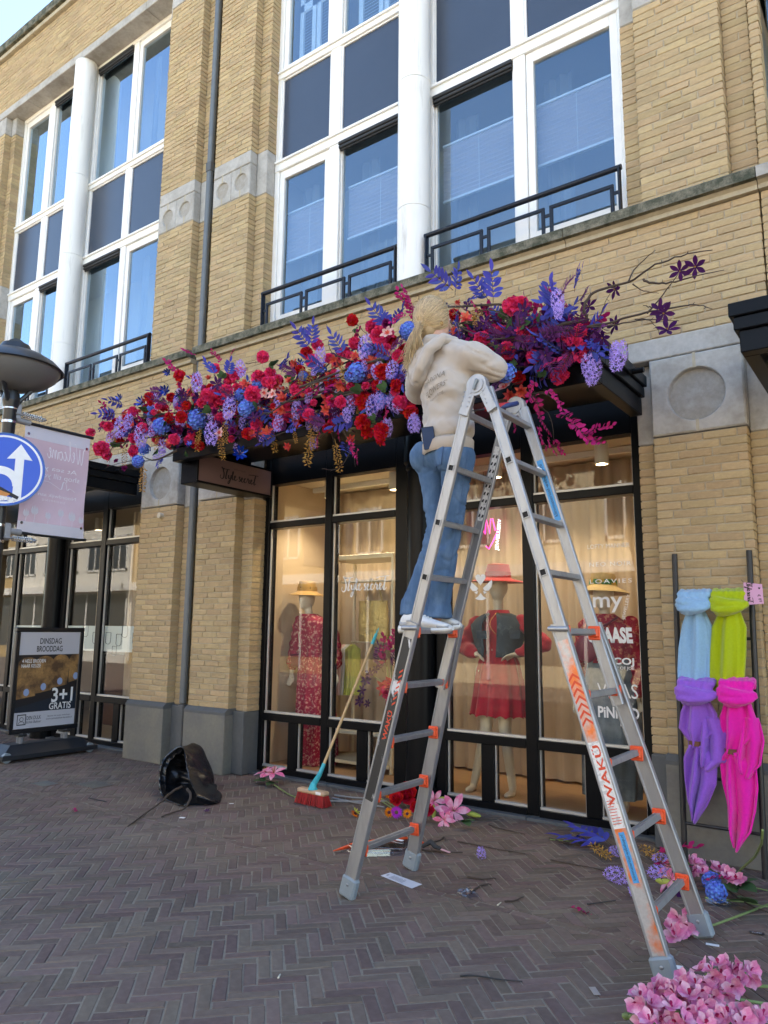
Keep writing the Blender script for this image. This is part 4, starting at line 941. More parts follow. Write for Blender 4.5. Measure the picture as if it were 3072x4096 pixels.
# shoes
def shoe(heel, toe, name='shoe'):
    heel, toe = Vector(heel), Vector(toe); toe.z = heel.z; d = (toe-heel).normalized(); s = Vector((-d.y, d.x, 0)); L_ = (toe-heel).length
    def ring(t, w, z0, z1, n=16):
        c = heel+d*L_*t; return [c+s*w*math.cos(a)+Vector((0, 0, z0+(z1-z0)*(.5+.5*math.sin(a)))) for a in [2*math.pi*k/n for k in range(n)]]
    up_ = MB(); up_.loft([ring(0.03, .026, .03, .10), ring(.10, .038, .03, .125), ring(.25, .042, .03, .13), ring(.38, .043, .03, .12), ring(.55, .047, .03, .095), ring(.75, .05, .03, .075), ring(.90, .043, .03, .062), ring(.985, .022, .032, .05)])
    o = up_.build(name, M['shoe'], WOM, smooth=0)
    so_ = MB(); so_.loft([ring(-.03, .02, 0, .05), ring(.0, .034, 0, .055), ring(.2, .046, 0, .05), ring(.5, .049, .0, .04), ring(.75, .056, 0, .04), ring(.93, .047, .006, .042), ring(1.02, .02, .02, .045)])
    def sub(mb, nm, mm): link(nm, mb.mesh(nm, mm, wloc(WOM), 40), o)
    sub(so_, 'sole', M['sole'])
    for t0, t1, e, nm in ((.02, .2, .0025, 'heel_panel'), (.78, .985, .0025, 'toe_panel'), (.34, .46, .0025, 'side_panel')):
        pn = MB(); rows = []
        for t in (t0, (t0+t1)/2, t1):
            w = .028+.02*min(1, t*4) if t < .6 else .052-.022*max(0, (t-.75)*4); h = .10 if t < .3 else (.10-.03*(t-.3)/.4 if t < .8 else .058)
            rows.append(ring(t, w+e, .028, (h*(.8 if nm != 'toe_panel' else .85))+e))
        pn.loft(rows, cap=False); sub(pn, nm, M['shoegrey'])
    lc = MB()
    for t in (.42, .48, .54, .60): c = heel+d*L_*t; z = .118-(t-.38)*.13; lc.tube([c+s*.028+upz*(z-.012), c+upz*(z+.004), c-s*.028+upz*(z-.012)], .0032, 6)
    sub(lc, 'lace', M['white'])
shoe(onY(866, 1368, 3.74), onY(976, 1368, 3.76)); shoe(onY(922, 1362, 3.92), onY(996, 1362, 3.98))
# pruner lying on the ladder top
pr = thing('pruning_tool', onY(1050, 885, 3.75), 'red and blue handled cutter lying on top of the ladder', 'tool')
m = MB(); a, b_ = onY(1048, 884, 3.62), onY(1098, 873, 3.80); m.tube([a, a.lerp(b_, .3), a.lerp(b_, .7), b_], [.012, .016, .016, .014], 10); m.build('red_handle', mat('red_grip', (.45, .02, .02), .5), pr, smooth=0)
m = MB(); a2 = a+Vector((.02, .07, .02)); b2 = b_+Vector((.03, .06, .015)); m.tube([a2, a2.lerp(b2, .5), b2], [.012, .016, .014], 10); m.build('blue_handle', mat('blue_grip', (.02, .04, .14), .5), pr, smooth=0)
m = MB(); c_ = onY(1016, 888, 3.60); m.tube([a, a.lerp(c_, .5), c_], [.009, .007, .004], 8, flat=.5); m.build('blade', M['rubber'], pr, smooth=0)
# ============================================================ flowers
def petal(mb, L, W, curl=0, cup=0, tip=.5, base=.18, M_=None, n=4, wave=0, rr=None):
    """petal along +x in the local frame, up is +z"""
    rows = []
    for i in range(n+1):
        t = i/n; w = W*max(base*(1-t)**.5, math.sin(math.pi*min(1, t**(math.log(.5)/math.log(tip))))**.85)
        ang = curl*t; x = L*t*math.cos(ang*.5); z = L*t*math.sin(ang*.5); wz = (rr.uniform(-wave, wave) if rr else 0)
        w = max(w, W*.03)
        rows.append([(x, -w/2, z+cup*w+wz), (x, 0, z), (x, w/2, z+cup*w-wz)])
    vs = [p for r in rows for p in r]; fs = []
    for i in range(n):
        for k in (0, 1): fs.append((i*3+k, i*3+k+1, i*3+k+4, i*3+k+3))
    if M_: vs = [M_ @ Vector(v) for v in vs]
    mb.add(vs, fs)
def pm(az, el, off=(0, 0, 0), roll=0): return Matrix.Translation(off) @ Matrix.Rotation(az, 4, 'Z') @ Matrix.Rotation(-el, 4, 'Y') @ Matrix.Rotation(roll, 4, 'X')
fr_ = random.Random(21)
def fmat(name, c, v=.18, hue=.012, back=None, rough=.75, **k): return mat(name, c, rough, obj=v*.6, island=v, hue=hue, trans=.22, spec=.25, back=back, **k)
FM = dict(pink=fmat('pink_petal', (.80, .045, .17)), red=fmat('red_petal', (.58, .008, .02)), blue=fmat('blue_petal', (.13, .24, .70), .22, .02), lilac=fmat('lilac_petal', (.46, .33, .80)), dark=fmat('dark_purple_petal', (.050, .004, .070)), 
 leafblue=fmat('violet_blue_leaf', (.06, .07, .36)), gold=mat('gold_bud', (.50, .27, .06), .4, metal=.55, island=.3, hue=.01), coral=fmat('coral_petal', (.68, .10, .075)), mag=fmat('magenta_leaf', (.42, .012, .12), bump=.4, bscale=400), green=fmat('green_leaf', (.055, .11, .04), .2), foil=mat('blue_foil', (.01, .07, .42), .22, metal=.8, island=.3), plum=fmat('plum_petal', (.20, .008, .10)), fern=fmat('plum_fern_leaf', (.13, .025, .12)), bark=mat('brown_twig', (.055, .038, .028), .9, var=.3, scale=30, bump=.5), pale=fmat('pale_pink_petal', (.74, .42, .38)), orchid=fmat('orchid_petal', (.68, .17, .34), .16, col2=(.84, .55, .64), c2scale=14, c2lo=.4, c2hi=.62), lip=fmat('orchid_lip', (.42, .02, .12)), lily=fmat('lily_petal', (.80, .16, .30), .12, col2=(.85, .45, .55), c2scale=22, c2lo=.45, c2hi=.62), yellow=fmat('orange_petal', (.75, .22, .01)), gerb=fmat('violet_petal', (.42, .03, .42)), pale_green=fmat('pale_green_bud', (.42, .50, .10)), stem=mat('green_stem', (.16, .22, .07), .6, var=.15), centre=mat('flower_centre', (.35, .20, .03), .8, island=.2), darkc=mat('dark_centre', (.05, .01, .03), .8), brown=mat('dry_centre', (.10, .06, .02), .9), greyst=mat('grey_stem', (.24, .235, .23), .8, var=.15))
PR = {}
def mk(name, parts):
    """parts: list of (mb, material key); first is the flower itself, the rest its pieces"""
    PR[name] = parts
def pompon(r, npet, W, rows=6, ruffle=.25):
    mb = MB(); 
    for k in range(npet):
        z = 1-1.55*(k+.5)/npet; a = k*2.399963; el = math.asin(max(-1, min(1, z)))
        o = Vector((math.cos(a)*math.cos(el), math.sin(a)*math.cos(el), z))*r*.35
        petal(mb, r*fr_.uniform(.6, .75), W*fr_.uniform(.85, 1.2), fr_.uniform(-.5, .7), ruffle, .72, .25, pm(a+fr_.uniform(-.3, .3), el+fr_.uniform(-.3, .3), o, fr_.uniform(-.8, .8)), 3, W*.12, fr_)
    return mb
def core(r): m = MB(); m.ell((0, 0, r*.05), r*.55, r*.55, r*.5, 8, 6); return m
for v in range(3):
    mk(f'pink{v}', [('carnation', pompon(.095, 64, .062), 'pink'), ('core', core(.095), 'pink')]); mk(f'red{v}', [('carnation', pompon(.085, 60, .052), 'red'), ('core', core(.085), 'red')])
def hydr(r, n=58):
    mb = MB()
    for k in range(n):
        z = 1-1.4*(k+.5)/n; a = k*2.399963; el = math.asin(z); o = Vector((math.cos(a)*math.cos(el), math.sin(a)*math.cos(el), z))*r*fr_.uniform(.85, 1)
        b = pm(a, el, o) @ Matrix.Rotation(math.pi/2, 4, 'Y') @ Matrix.Rotation(fr_.uniform(0, 6), 4, 'Z')
        for q in range(4): petal(mb, .025, .027, fr_.uniform(.1, .9), .2, .6, .3, b @ pm(q*math.pi/2, .2), 3)
    return mb
for v in range(2): mk(f'blue{v}', [('hydrangea', hydr(.10), 'blue'), ('core', core(.15), 'blue')])
def wist(L, n=40, R0=.078, m=5):
    mb = MB()
    for k in range(n):
        t = (k+.5)/n; rad = R0*math.sin(math.pi*min(1, .25+.75*(1-t))*.9)*(.5+.5*(1-t)+.15); a = k*2.4; o = Vector((math.cos(a)*rad, math.sin(a)*rad, -L*t))
        b = pm(a, fr_.uniform(-.5, .2), o) @ Matrix.Rotation(math.pi/2, 4, 'Y') @ Matrix.Rotation(fr_.uniform(0, 6), 4, 'Z')
        for q in range(m): petal(mb, .034, .012, fr_.uniform(-.2, .6), .2, .5, .4, b @ pm(q*2*math.pi/m, .25), 2)
    return mb
for v in range(2): mk(f'wist{v}', [('wisteria', wist(.26), 'lilac')])
def buds(L, n=52, R0=.035):
    mb = MB()
    for k in range(n):
        t = (k+.5)/n; rad = R0*(.45+.75*math.sin(math.pi*(1-t)*.8+.3)); a = k*2.4; o = Vector((math.cos(a)*rad*.4, math.sin(a)*rad*.4, -L*t))
        M_ = pm(a, fr_.uniform(-.9, .3), o); mb.add([M_ @ Vector(p) for p in ((0, 0, 0), (.013, .007, 0), (.013, -.007, 0), (.013, 0, .007), (.013, 0, -.007), (.034, 0, 0))], [(0, 1, 3), (0, 3, 2), (0, 2, 4), (0, 4, 1), (5, 3, 1), (5, 2, 3), (5, 4, 2), (5, 1, 4)])
    mb.tube([(0, 0, .05), (.004, 0, 0), (0, 0, -L*.9)], .002, 4); return mb
for v in range(2): mk(f'gold{v}', [('gold_spray', buds(.27), 'gold')])
def clem(L=.108, W=.044, n=6, cur=-.2, wv=.1):
    mb = MB()
    for q in range(n): petal(mb, L*fr_.uniform(.9, 1.1), W, cur+fr_.uniform(-.25, .25), wv, .58, .3, pm(q*2*math.pi/n+fr_.uniform(-.12, .12), .35), 6)
    return mb
def stam(r=.02, n=12):
    mb = MB()
    for q in range(n): d = Vector((math.cos(q*2.4)*.6*fr_.uniform(.3, 1), math.sin(q*2.4)*.6*fr_.uniform(.3, 1), 1)).normalized()*r*fr_.uniform(.8, 1.2); mb.tube([(0, 0, .002), d], .0016, 3)
    return mb
for v in range(3): mk(f'clem{v}', [('clematis', clem(), 'dark'), ('stamens', stam(), 'centre')])
for v in range(2): mk(f'coral{v}', [('coral_flower', (lambda m: (m, [petal(m, .085*fr_.uniform(.8, 1.1), .034, fr_.uniform(-.3, .9), .2, .45, .3, pm(q*.9, .35+.5*(q % 2)), 4) for q in range(14)])[0])(MB()), 'coral')])
mk('pale0', [('magnolia', clem(.10, .055, 6, -.1, .12), 'pale'), ('heart', clem(.045, .02, 6, .6, .2), 'coral')])
mk('foil0', [('foil_flower', clem(.085, .026, 8, .7, .3), 'foil'), ('stamens', stam(.05, 8), 'gold')])
def ranun(r=.048):
    mb = MB()
    for k in range(30):
        t = k/30; a = k*2.4; petal(mb, r*(.55+.5*t), r*.75, 1.3-1.0*t, .25, .7, .5, pm(a, 1.35-1.25*t, (0, 0, .01)), 3)
    return mb
mk('plum0', [('ranunculus', ranun(), 'plum')]); mk('plum1', [('ranunculus', ranun(.042), 'plum')])
def pinnate(L, n, lw, ll, droop=.3):
    mb = MB(); pts = [Vector((L*t, 0, -droop*L*t*t)) for t in [i/8 for i in range(9)]]
    for k in range(n):
        t = .18+.8*k/n; p = Vector((L*t, 0, -droop*L*t*t)); l = ll*(1.1-.45*abs(t-.45)*2)
        for s in (1, -1): petal(mb, l, lw, fr_.uniform(-.6, .1), .18, .45, .15, Matrix.Translation(p) @ Matrix.Rotation(s*R(fr_.uniform(48, 62)), 4, 'Z') @ Matrix.Rotation(fr_.uniform(-.3, .3), 4, 'X'), 6)
    petal(mb, ll, lw, -.3, .15, .45, .15, Matrix.Translation(pts[-1]), 4)
    st = MB(); st.tube(pts, [.003]*8+[.0015], 5); return mb, st
for v in range(3):
    a, s = pinnate(.27, 5, .040, .125, .15+.15*v); mk(f'leafb{v}', [('leaf_spray', a, 'leafblue'), ('twig', s, 'bark')])
for v in range(2):
    a, s = pinnate(.26, 10, .020, .09, .4); mk(f'fern{v}', [('fern_spray', a, 'fern'), ('twig', s, 'bark')])
def alt(L, n, lw, ll):
    mb = MB(); pts = [Vector((L*t, .02*math.sin(t*5), -.25*L*t*t)) for t in [i/8 for i in range(9)]]
    for k in range(n):
        t = .1+.88*k/n; p = Vector((L*t, .02*math.sin(t*5), -.25*L*t*t)); petal(mb, ll*fr_.uniform(.8, 1.15), lw, fr_.uniform(-.6, .4), .15, .5, .2, Matrix.Translation(p) @ Matrix.Rotation((1 if k % 2 else -1)*R(fr_.uniform(30, 70)), 4, 'Z') @ Matrix.Rotation(fr_.uniform(-.9, .9), 4, 'X') @ Matrix.Rotation(fr_.uniform(-.4, .4), 4, 'Y'), 4)
    petal(mb, ll, lw, 0, .1, .5, .2, Matrix.Translation(pts[-1]), 4); st = MB(); st.tube(pts, [.0032]*8+[.0015], 5); return mb, st
for v in range(3):
    a, s = alt(.32, 13, .046, .070); mk(f'mag{v}', [('leaf_branch', a, 'mag'), ('twig', s, 'bark')])
for v in range(2):
    m = MB(); petal(m, .12, .085, -.4, .12, .45, .5, None, 6, .004, fr_); petal(m, .10, .075, -.3, .12, .45, .5, pm(.9, .2), 6); petal(m, .09, .07, -.2, .12, .45, .5, pm(-.8, .3), 6); mk(f'green{v}', [('leaf', m, 'green')])
def gerb(n=26, L=.05):
    mb = MB()
    for q in range(n): petal(mb, L*fr_.uniform(.85, 1), .011, fr_.uniform(-.2, .3), .1, .6, .5, pm(q*2*math.pi/n, .12+.3*(q % 2)), 3)
    return mb
def disc(r, h=.5): m = MB(); m.ell((0, 0, .003), r, r, r*h, 10, 6); return m
mk('gerbera_orange', [('gerbera', gerb(), 'yellow'), ('eye', disc(.016), 'darkc')]); mk('gerbera_violet', [('gerbera', gerb(30), 'gerb'), ('eye', disc(.015), 'brown')])
def rose(r=.085):
    mb = MB()
    for k in range(26):
        t = k/26; a = k*2.4; petal(mb, r*(.5+.6*t), r*1.0, 1.5-1.3*t, .22, .72, .55, pm(a, 1.4-1.2*t, (0, 0, .0)), 4, r*.06, fr_)
    return mb
mk('rose0', [('rose', rose(), 'red'), ('core', core(.07), 'red')]); mk('rose1', [('rose', rose(.095), 'red'), ('core', core(.07), 'red')])
mk('lily0', [('lily', clem(.125, .05, 6, -.55, .14), 'lily'), ('stamens', stam(.06, 6), 'centre')])
def orch():
    m = MB()
    for q in range(3): petal(m, .052, .034, .35, .18, .55, .3, pm(math.pi/2+q*2*math.pi/3, .45), 4)
    for s in (-1, 1): petal(m, .05, .045, .3, .15, .6, .3, pm(math.pi/2+s*1.05, .35), 4)
    l = MB(); petal(l, .026, .018, .9, .35, .6, .5, pm(-math.pi/2, .7, (0, 0, .004)), 4); petal(l, .014, .012, 1.2, .3, .6, .5, pm(math.pi/2, 1.1, (0, 0, .004)), 3); return m, l
for v in range(3): a, l = orch(); mk(f'orchid{v}', [('orchid', a, 'orchid'), ('lip', l, 'lip')])
for nm, parts in list(PR.items()): PR[nm] = [(n_, mb.mesh(n_, FM[k], None, 0)) for n_, mb, k in parts]
def aim(p, d, s=1, spin=None, rr=fr_):
    q = Vector(d).to_track_quat('Z', 'Y').to_matrix().to_4x4(); return Matrix.Translation(p) @ q @ Matrix.Rotation(rr.uniform(0, 6.28) if spin is None else spin, 4, 'Z') @ Matrix.Scale(s, 4)
def put(kind, Mx, parent, name=None, label=None):
    """a flower: one part, its pieces are sub-parts"""
    parts = PR[kind]; off = Matrix.Translation(-wloc(parent)); o = link(name or parts[0][0], parts[0][1], parent); o.matrix_local = off @ Mx
    for n_, me in parts[1:]: c = link(n_, me, o)
    if label: o['label'] = label
    return o
def lay(kind, Mx, name, label, cat, group=None):
    """a flower lying about: a thing of its own"""
    parts = PR[kind]; o = link(name, parts[0][1]); o.matrix_world = Mx; tag(o, label, cat, group)
    for n_, me in parts[1:]: link(n_, me, o)
    return o
def along(p, d, s=1, roll=0):     # local +x along d (leaf sprays)
    x = Vector(d).normalized(); up = Vector((0, 0, 1)) if abs(x.z) < .9 else Vector((0, -1, 0)); y = up.cross(x).normalized(); z = x.cross(y)
    return frame_mat(p, x, y, z) @ Matrix.Rotation(roll, 4, 'X') @ Matrix.Scale(s, 4)
# ============================================================ the garland on the canopy
GAR = thing('flower_garland', (-3.8, 4.42, 3.43), 'long garland of pink, red, blue, lilac and gold flowers on the boutique canopy', 'garland')
def z5(x, y): return (x/1.185+300)/K, (y/1.185+1200)/K
def z6(x, y): return (x/1.185+1500)/K, (y/1.185+1000)/K
gr = random.Random(9)
def gp(zf, x, y, Y): return onY(*zf(x, y), Y)
VIEW = lambda p: (EYE-Vector(p)).normalized()
def out(p, k=.9): return (VIEW(p)*.5+Vector((gr.gauss(0, .45), -.75, gr.gauss(.15, .45)))).normalized()
def bl(zf, kind, pts, Y=4.42):
    """blooms: (x, y, radius in measured units)"""
    for x, y, r in pts:
        yy = Y+gr.uniform(-.10, .10); p = gp(zf, x, y, yy); dz = proj(p)[2]; size = r/1.185*dz/FPX; nat = {'p': .098, 'r': .088, 'b': .12, 'c': .075, 'd': .095, 'u': .048, 'f': .08, 'w': .10}[kind]
        nm = {'p': 'pink%d' % gr.randrange(3), 'r': 'red%d' % gr.randrange(3), 'b': 'blue%d' % gr.randrange(2), 'c': 'coral%d' % gr.randrange(2), 'd': 'clem%d' % gr.randrange(3), 'u': 'plum%d' % gr.randrange(2), 'f': 'foil0', 'w': 'pale0'}[kind]
        put(nm, aim(p, out(p), max(.6, min(1.9, 1.02*size/nat)), None, gr), GAR)
def hang(zf, kind, pts, Y=4.40):
    for x, y, L_ in pts:
        yy = Y+gr.uniform(-.10, .08); p = gp(zf, x, y-L_/2, yy); dz = proj(p)[2]; s = L_/1.185*dz/FPX/.27*(1.25 if kind == 'g' else 1)
        put({'w': 'wist%d', 'g': 'gold%d'}[kind] % gr.randrange(2), Matrix.Translation(p) @ Euler((gr.gauss(0, .12), gr.gauss(0, .12), gr.uniform(0, 6))).to_matrix().to_4x4() @ Matrix.Scale(max(.42, s*.95), 4), GAR)
def leaves(zf, kind, pts, Y=4.42):
    for x, y, *d in pts:
        p = gp(zf, x, y, Y+gr.uniform(-.12, .08)); dx, dz_ = d[:2] if d else (gr.gauss(0, 1), gr.gauss(.3, .8)); s = (d[2] if len(d) > 2 else gr.uniform(.8, 1.1))*.66
        dv = Vector((dx, -.35+gr.gauss(0, .2), dz_)); n_ = {'l': 3, 'm': 3, 'v': 2, 'g': 2}[kind]; k = {'l': 'leafb%d', 'm': 'mag%d', 'v': 'fern%d', 'g': 'green%d'}[kind] % gr.randrange(n_)
        put(k, along(p, dv, s, gr.uniform(.5, 1.5)), GAR)
bl(z5, 'p', [(75,632,22),(158,600,20),(125,705,40),(150,735,26),(285,718,34),(278,655,20),(275,530,26),(320,605,26),(630,450,36),(690,455,48),(665,492,32),(845,445,44),(870,368,38),(925,350,32),(930,392,30),(890,270,32),(690,560,30),(1050,430,30),(1130,290,38),(1110,545,28),(1445,170,48),(1540,485,36),(1150,212,28),(720,430,34),(470,660,28),(990,560,26)])
bl(z5, 'r', [(497,360,32),(385,610,30),(450,560,30),(505,555,32),(350,460,24),(1215,385,40),(1460,340,44),(1375,480,50),(1335,400,28),(1315,95,32),(1450,620,42),(1385,632,32),(1455,660,32),(1525,405,32),(1595,530,36),(820,635,32),(1365,580,42),(530,500,22),(1520,390,30),(590,690,26)])
bl(z5, 'b', [(580,565,55),(410,600,48),(300,765,32),(815,515,48),(1340,345,55),(1580,150,48),(790,450,28),(330,710,26),(1395,240,34)])
bl(z5, 'c', [(580,370,34),(805,400,28),(990,470,38),(980,525,34),(1050,580,28),(1205,480,44),(1230,290,34),(1410,305,44),(910,630,38),(460,680,32),(840,640,26),(1330,270,28),(1265,400,38),(960,400,32),(555,440,28),(640,375,24),(1195,520,32)])
bl(z5, 'd', [(165,550,34),(520,460,34),(590,465,36),(675,400,34),(1035,330,40),(1060,480,40),(905,470,34),(1080,520,34),(470,600,30),(1200,440,34),(1570,360,36),(130,600,28),(740,600,30),(850,560,34),(1300,430,30),(560,620,30)])
bl(z5, 'f', [(780,730,46),(440,345,24),(320,490,36),(430,435,34),(860,530,30),(820,600,30),(1040,570,28),(1060,512,28),(490,450,24),(215,470,26),(1360,200,30),(550,690,26)])
bl(z5, 'u', [(200,768,18),(235,803,18),(672,530,24),(833,565,26),(750,625,24),(1480,115,28),(620,420,22),(500,625,22)])
hang(z5, 'w', [(375,500,100),(225,610,110),(310,650,110),(580,395,95),(740,520,110),(650,640,120),(780,330,85),(1165,270,95),(1385,230,120),(1300,500,95),(1415,510,115),(1280,550,70),(1610,590,95),(260,580,80)])
hang(z5, 'g', [(235,740,80),(325,840,100),(590,660,85),(685,700,95),(715,620,90),(930,660,95),(935,500,95),(1130,600,140),(1120,700,135),(1235,740,115),(1120,390,120),(1265,350,80),(390,680,65),(1035,640,60)])
leaves(z5, 'l', [(235,500,-1,.5),(200,540,-1,.1),(300,580,-.2,-.6),(665,360,-.4,1),(980,340,.6,.5),(1115,230,-.5,1),(1120,220,.3,1),(1275,260,-.4,1),(1490,150,-.2,1),(1510,130,.5,.9),(1525,310,.2,-1),(1490,450,.2,-.8),(1330,560,-.8,-.3),(960,640,-.8,-.2),(720,360,.2,1),(610,400,-.9,.6),(880,500,.5,-.6),(1190,340,-.6,.6),(500,520,.4,.8),(1000,620,.9,.1)])
leaves(z5, 'm', [(690,300,-.2,1,.6),(730,290,.4,.8,.6),(1160,620,0,-1,.7),(1255,600,.1,-1,.6),(1300,660,.5,-1,.7),(790,370,.6,.3,.7),(1340,700,.1,-1,.6),(1590,70,-.3,1,.9),(1600,100,.2,1,.8)])
leaves(z5, 'g', [(385,725,.8,-.1,1.2),(430,590),(520,570),(905,450),(1030,380),(1350,430),(195,695),(1330,135,.2,-.8,.7),(700,370),(1420,565),(940,310),(860,490),(640,520),(1240,450),(1470,420),(560,520)])
leaves(z5, 'v', [(1060,360,-.7,.5),(540,480,.5,.5),(1090,500,.4,-.5),(1490,250,.6,.4),(450,500,-.6,.5),(760,480),(1200,590),(880,590,-.2,-.8)])
# right half, over the ladder
bl(z6, 'p', [(648,268,48),(692,256,40),(600,395,42),(505,425,42),(925,412,28),(925,500,34),(870,600,32),(885,580,26),(20,415,36),(60,400,34)])
bl(z6, 'r', [(40,590,40),(105,630,32),(115,720,38),(165,770,32),(25,870,34),(680,605,26)])
bl(z6, 'd', [(705,290,46),(830,330,52),(915,350,52),(515,352,42),(1080,415,46),(1140,355,38),(700,470,46),(1445,100,44),(1520,80,52),(1350,285,46),(1385,380,52),(1370,300,50),(1140,185,36),(760,440,40),(810,500,38),(640,480,36)], 4.36)
bl(z6, 'b', [(622,585,54),(160,380,44)], 4.30); bl(z6, 'w', [(618,655,58),(60,395,26)], 4.24); bl(z6, 'c', [(690,665,42),(640,690,36),(430,330,36),(380,390,30)], 4.27); bl(z6, 'u', [(60,355,30)], 4.3)
hang(z6, 'w', [(860,250,120),(1010,560,130),(1045,590,140),(1165,510,150),(1140,480,80),(20,720,90),(190,830,80),(870,290,90)], 4.34); hang(z6, 'g', [(480,290,70),(500,320,80),(460,320,70)], 4.36)
leaves(z6, 'l', [(370,190,-.8,.9,1.15),(380,200,.2,1,1),(560,250,.1,1,1.25),(540,240,-.5,.8,1),(945,200,.35,1,.8),(950,170,.3,1,.6),(420,260,.6,.2,1),(400,270,-.2,-.5,1),(800,270,.3,1,1),(860,470,-.6,-.4,1.1),(900,460,.8,-.1,1.1),(1000,430,.6,.6,1.1),(50,360,-.5,.9,1),(80,520,-.5,.5,1),(110,540,.3,-.8,1.2),(60,690,-.8,-.4,1),(950,470,.7,-.2,1)])
leaves(z6, 'v', [(650,430,.7,-.3,1.2),(720,440,.8,-.2,1.2),(780,480,.6,-.6,1.1),(820,430,.9,.1,1.2),(870,250,.5,.9,1.1),(850,420,.8,-.4,1.2),(700,400,.5,.3)], 4.36)
leaves(z6, 'g', [(640,310,.3,-.8,.8),(690,360,.8,.1,1),(780,335,.2,.8,.8),(600,495,-.3,.6,1),(650,530,.2,-.9,1),(800,570,-.4,-.5,.8),(645,350,-.3,-.6,.9),(620,300,-.6,-.2,.8)], 4.33)
leaves(z6, 'm', [(175,270,-.2,1,.8),(150,300,-.6,-.3,.6),(760,590,.9,.4,1),(770,620,-.4,-.8,.8),(690,700,-.3,-.9,.9),(700,730,.3,-.9,.8),(745,690,.5,-.8,.9),(680,770,-.6,-.5,.7),(770,760,.3,-1,.8),(820,880,.2,-.8,.7),(840,900,.5,-.6,.6),(800,660,.5,-.4,.8),(850,780,.8,-.3,1),(910,820,.7,-.5,1),(960,880,.7,-.2,.9),(1000,880,.6,.2,.8),(780,830,.1,-1,.8),(640,780,-.3,-.4,.6)], 4.30)
path = [(z5, 170, 620), (z5, 400, 580), (z5, 600, 530), (z5, 800, 500), (z5, 1000, 490), (z5, 1200, 440), (z5, 1400, 380), (z5, 1600, 330), (z6, 400, 420), (z6, 600, 430), (z6, 800, 420), (z6, 950, 400)]
PP = [gp(f, x, y, 4.50) for f, x, y in path]
for k in range(230):
    i = gr.randrange(8); t = gr.random(); p = PP[i].lerp(PP[i+1], t)+Vector((gr.gauss(0, .05), gr.uniform(-.14, .05), gr.gauss(.02, .12 if i else .07)))
    kind = gr.choice(['pink', 'pink', 'pink', 'red', 'coral', 'coral', 'wist', 'wist', 'plum', 'pale0', 'blue', 'clem', 'gold'])
    if kind in ('wist', 'gold'): put(kind+str(gr.randrange(2)), Matrix.Translation(p) @ Euler((gr.gauss(0, .3), gr.gauss(0, .3), 0)).to_matrix().to_4x4() @ Matrix.Scale(gr.uniform(.3, .6), 4), GAR)
    else: put(kind if kind == 'pale0' else kind+str(gr.randrange({'pink': 3, 'red': 3, 'coral': 2, 'plum': 2, 'blue': 2, 'clem': 3}[kind])), aim(p, out(p), gr.uniform(.32, .58), None, gr), GAR)
for k in range(70):
    p = gp(z6, gr.uniform(560, 1040), 0, 4.4); x = gr.uniform(590, 1060); p = gp(z6, x, 455+gr.gauss(0, 38)-(x-600)*.05, 4.40+gr.uniform(-.06, .05)); kd = gr.choice(['fern0', 'fern1', 'clem0', 'clem1', 'leafb0', 'fern0', 'plum0', 'pink0'])
    put(kd, along(p, (gr.gauss(.4, .8), -.4, gr.gauss(-.1, .6)), gr.uniform(.5, .85), gr.uniform(0, 6)) if kd[:2] in ('fe', 'le') else aim(p, out(p), gr.uniform(.45, .75), None, gr), GAR)
# twigs
tw = []
def twig(zf, pts, r, Y=4.42, n=6):
    P = [gp(zf, x, y, Y+gr.uniform(-.05, .05)) for x, y in pts]; Q = []
    for i in range(len(P)-1):
        a, b, c, d = P[max(0, i-1)], P[i], P[i+1], P[min(len(P)-1, i+2)]
        for t in [k/5 for k in range(5)]: Q.append(.5*((2*b)+(c-a)*t+(2*a-5*b+4*c-d)*t*t+(3*b-a-3*c+d)*t**3)+Vector((gr.gauss(0, .0025), gr.gauss(0, .0025), gr.gauss(0, .0025))))
    Q.append(P[-1]); L_ = len(Q); mb = MB(); mb.tube(Q, [max(.0018, r*(1-.8*i/L_)) for i in range(L_)], n)
    for i in range(3, L_-2, 4):
        q = Q[i]; d = Vector((gr.gauss(0, 1), gr.gauss(0, .5), gr.gauss(0, 1))).normalized(); mb.tube([q, q+d*.02], [max(.002, r*.4), .001], 4)
    return mb.build('twig', FM['bark'], GAR, smooth=0)
for pts, r in (([(700,440),(900,350),(1000,335),(990,280),(1040,200),(1200,152),(1330,70),(1480,20),(1600,0)], .014), ([(1200,152),(1240,80),(1330,0)], .006), ([(1270,140),(1330,160),(1420,150),(1540,120),(1655,95)], .008), ([(1220,160),(1270,195),(1345,205)], .005), ([(900,380),(1090,350),(1300,295),(1450,268),(1520,260),(1600,280)], .009), ([(1060,335),(1085,260),(1115,205)], .004), ([(1290,300),(1360,220),(1440,110)], .006), ([(880,370),(1100,360),(1280,330),(1440,335)], .007), ([(1230,330),(1290,330),(1330,360),(1350,395)], .004), ([(1310,270),(1270,262)], .004), ([(600,500),(650,350),(560,290),(440,290)], .008), ([(640,560),(760,550)], .004), ([(700,700),(800,680),(880,740),(960,850)], .005), ([(700,650),(760,720),(830,790),(850,900)], .005), ([(650,640),(700,620)], .004)): twig(z6, pts, r, 4.36)
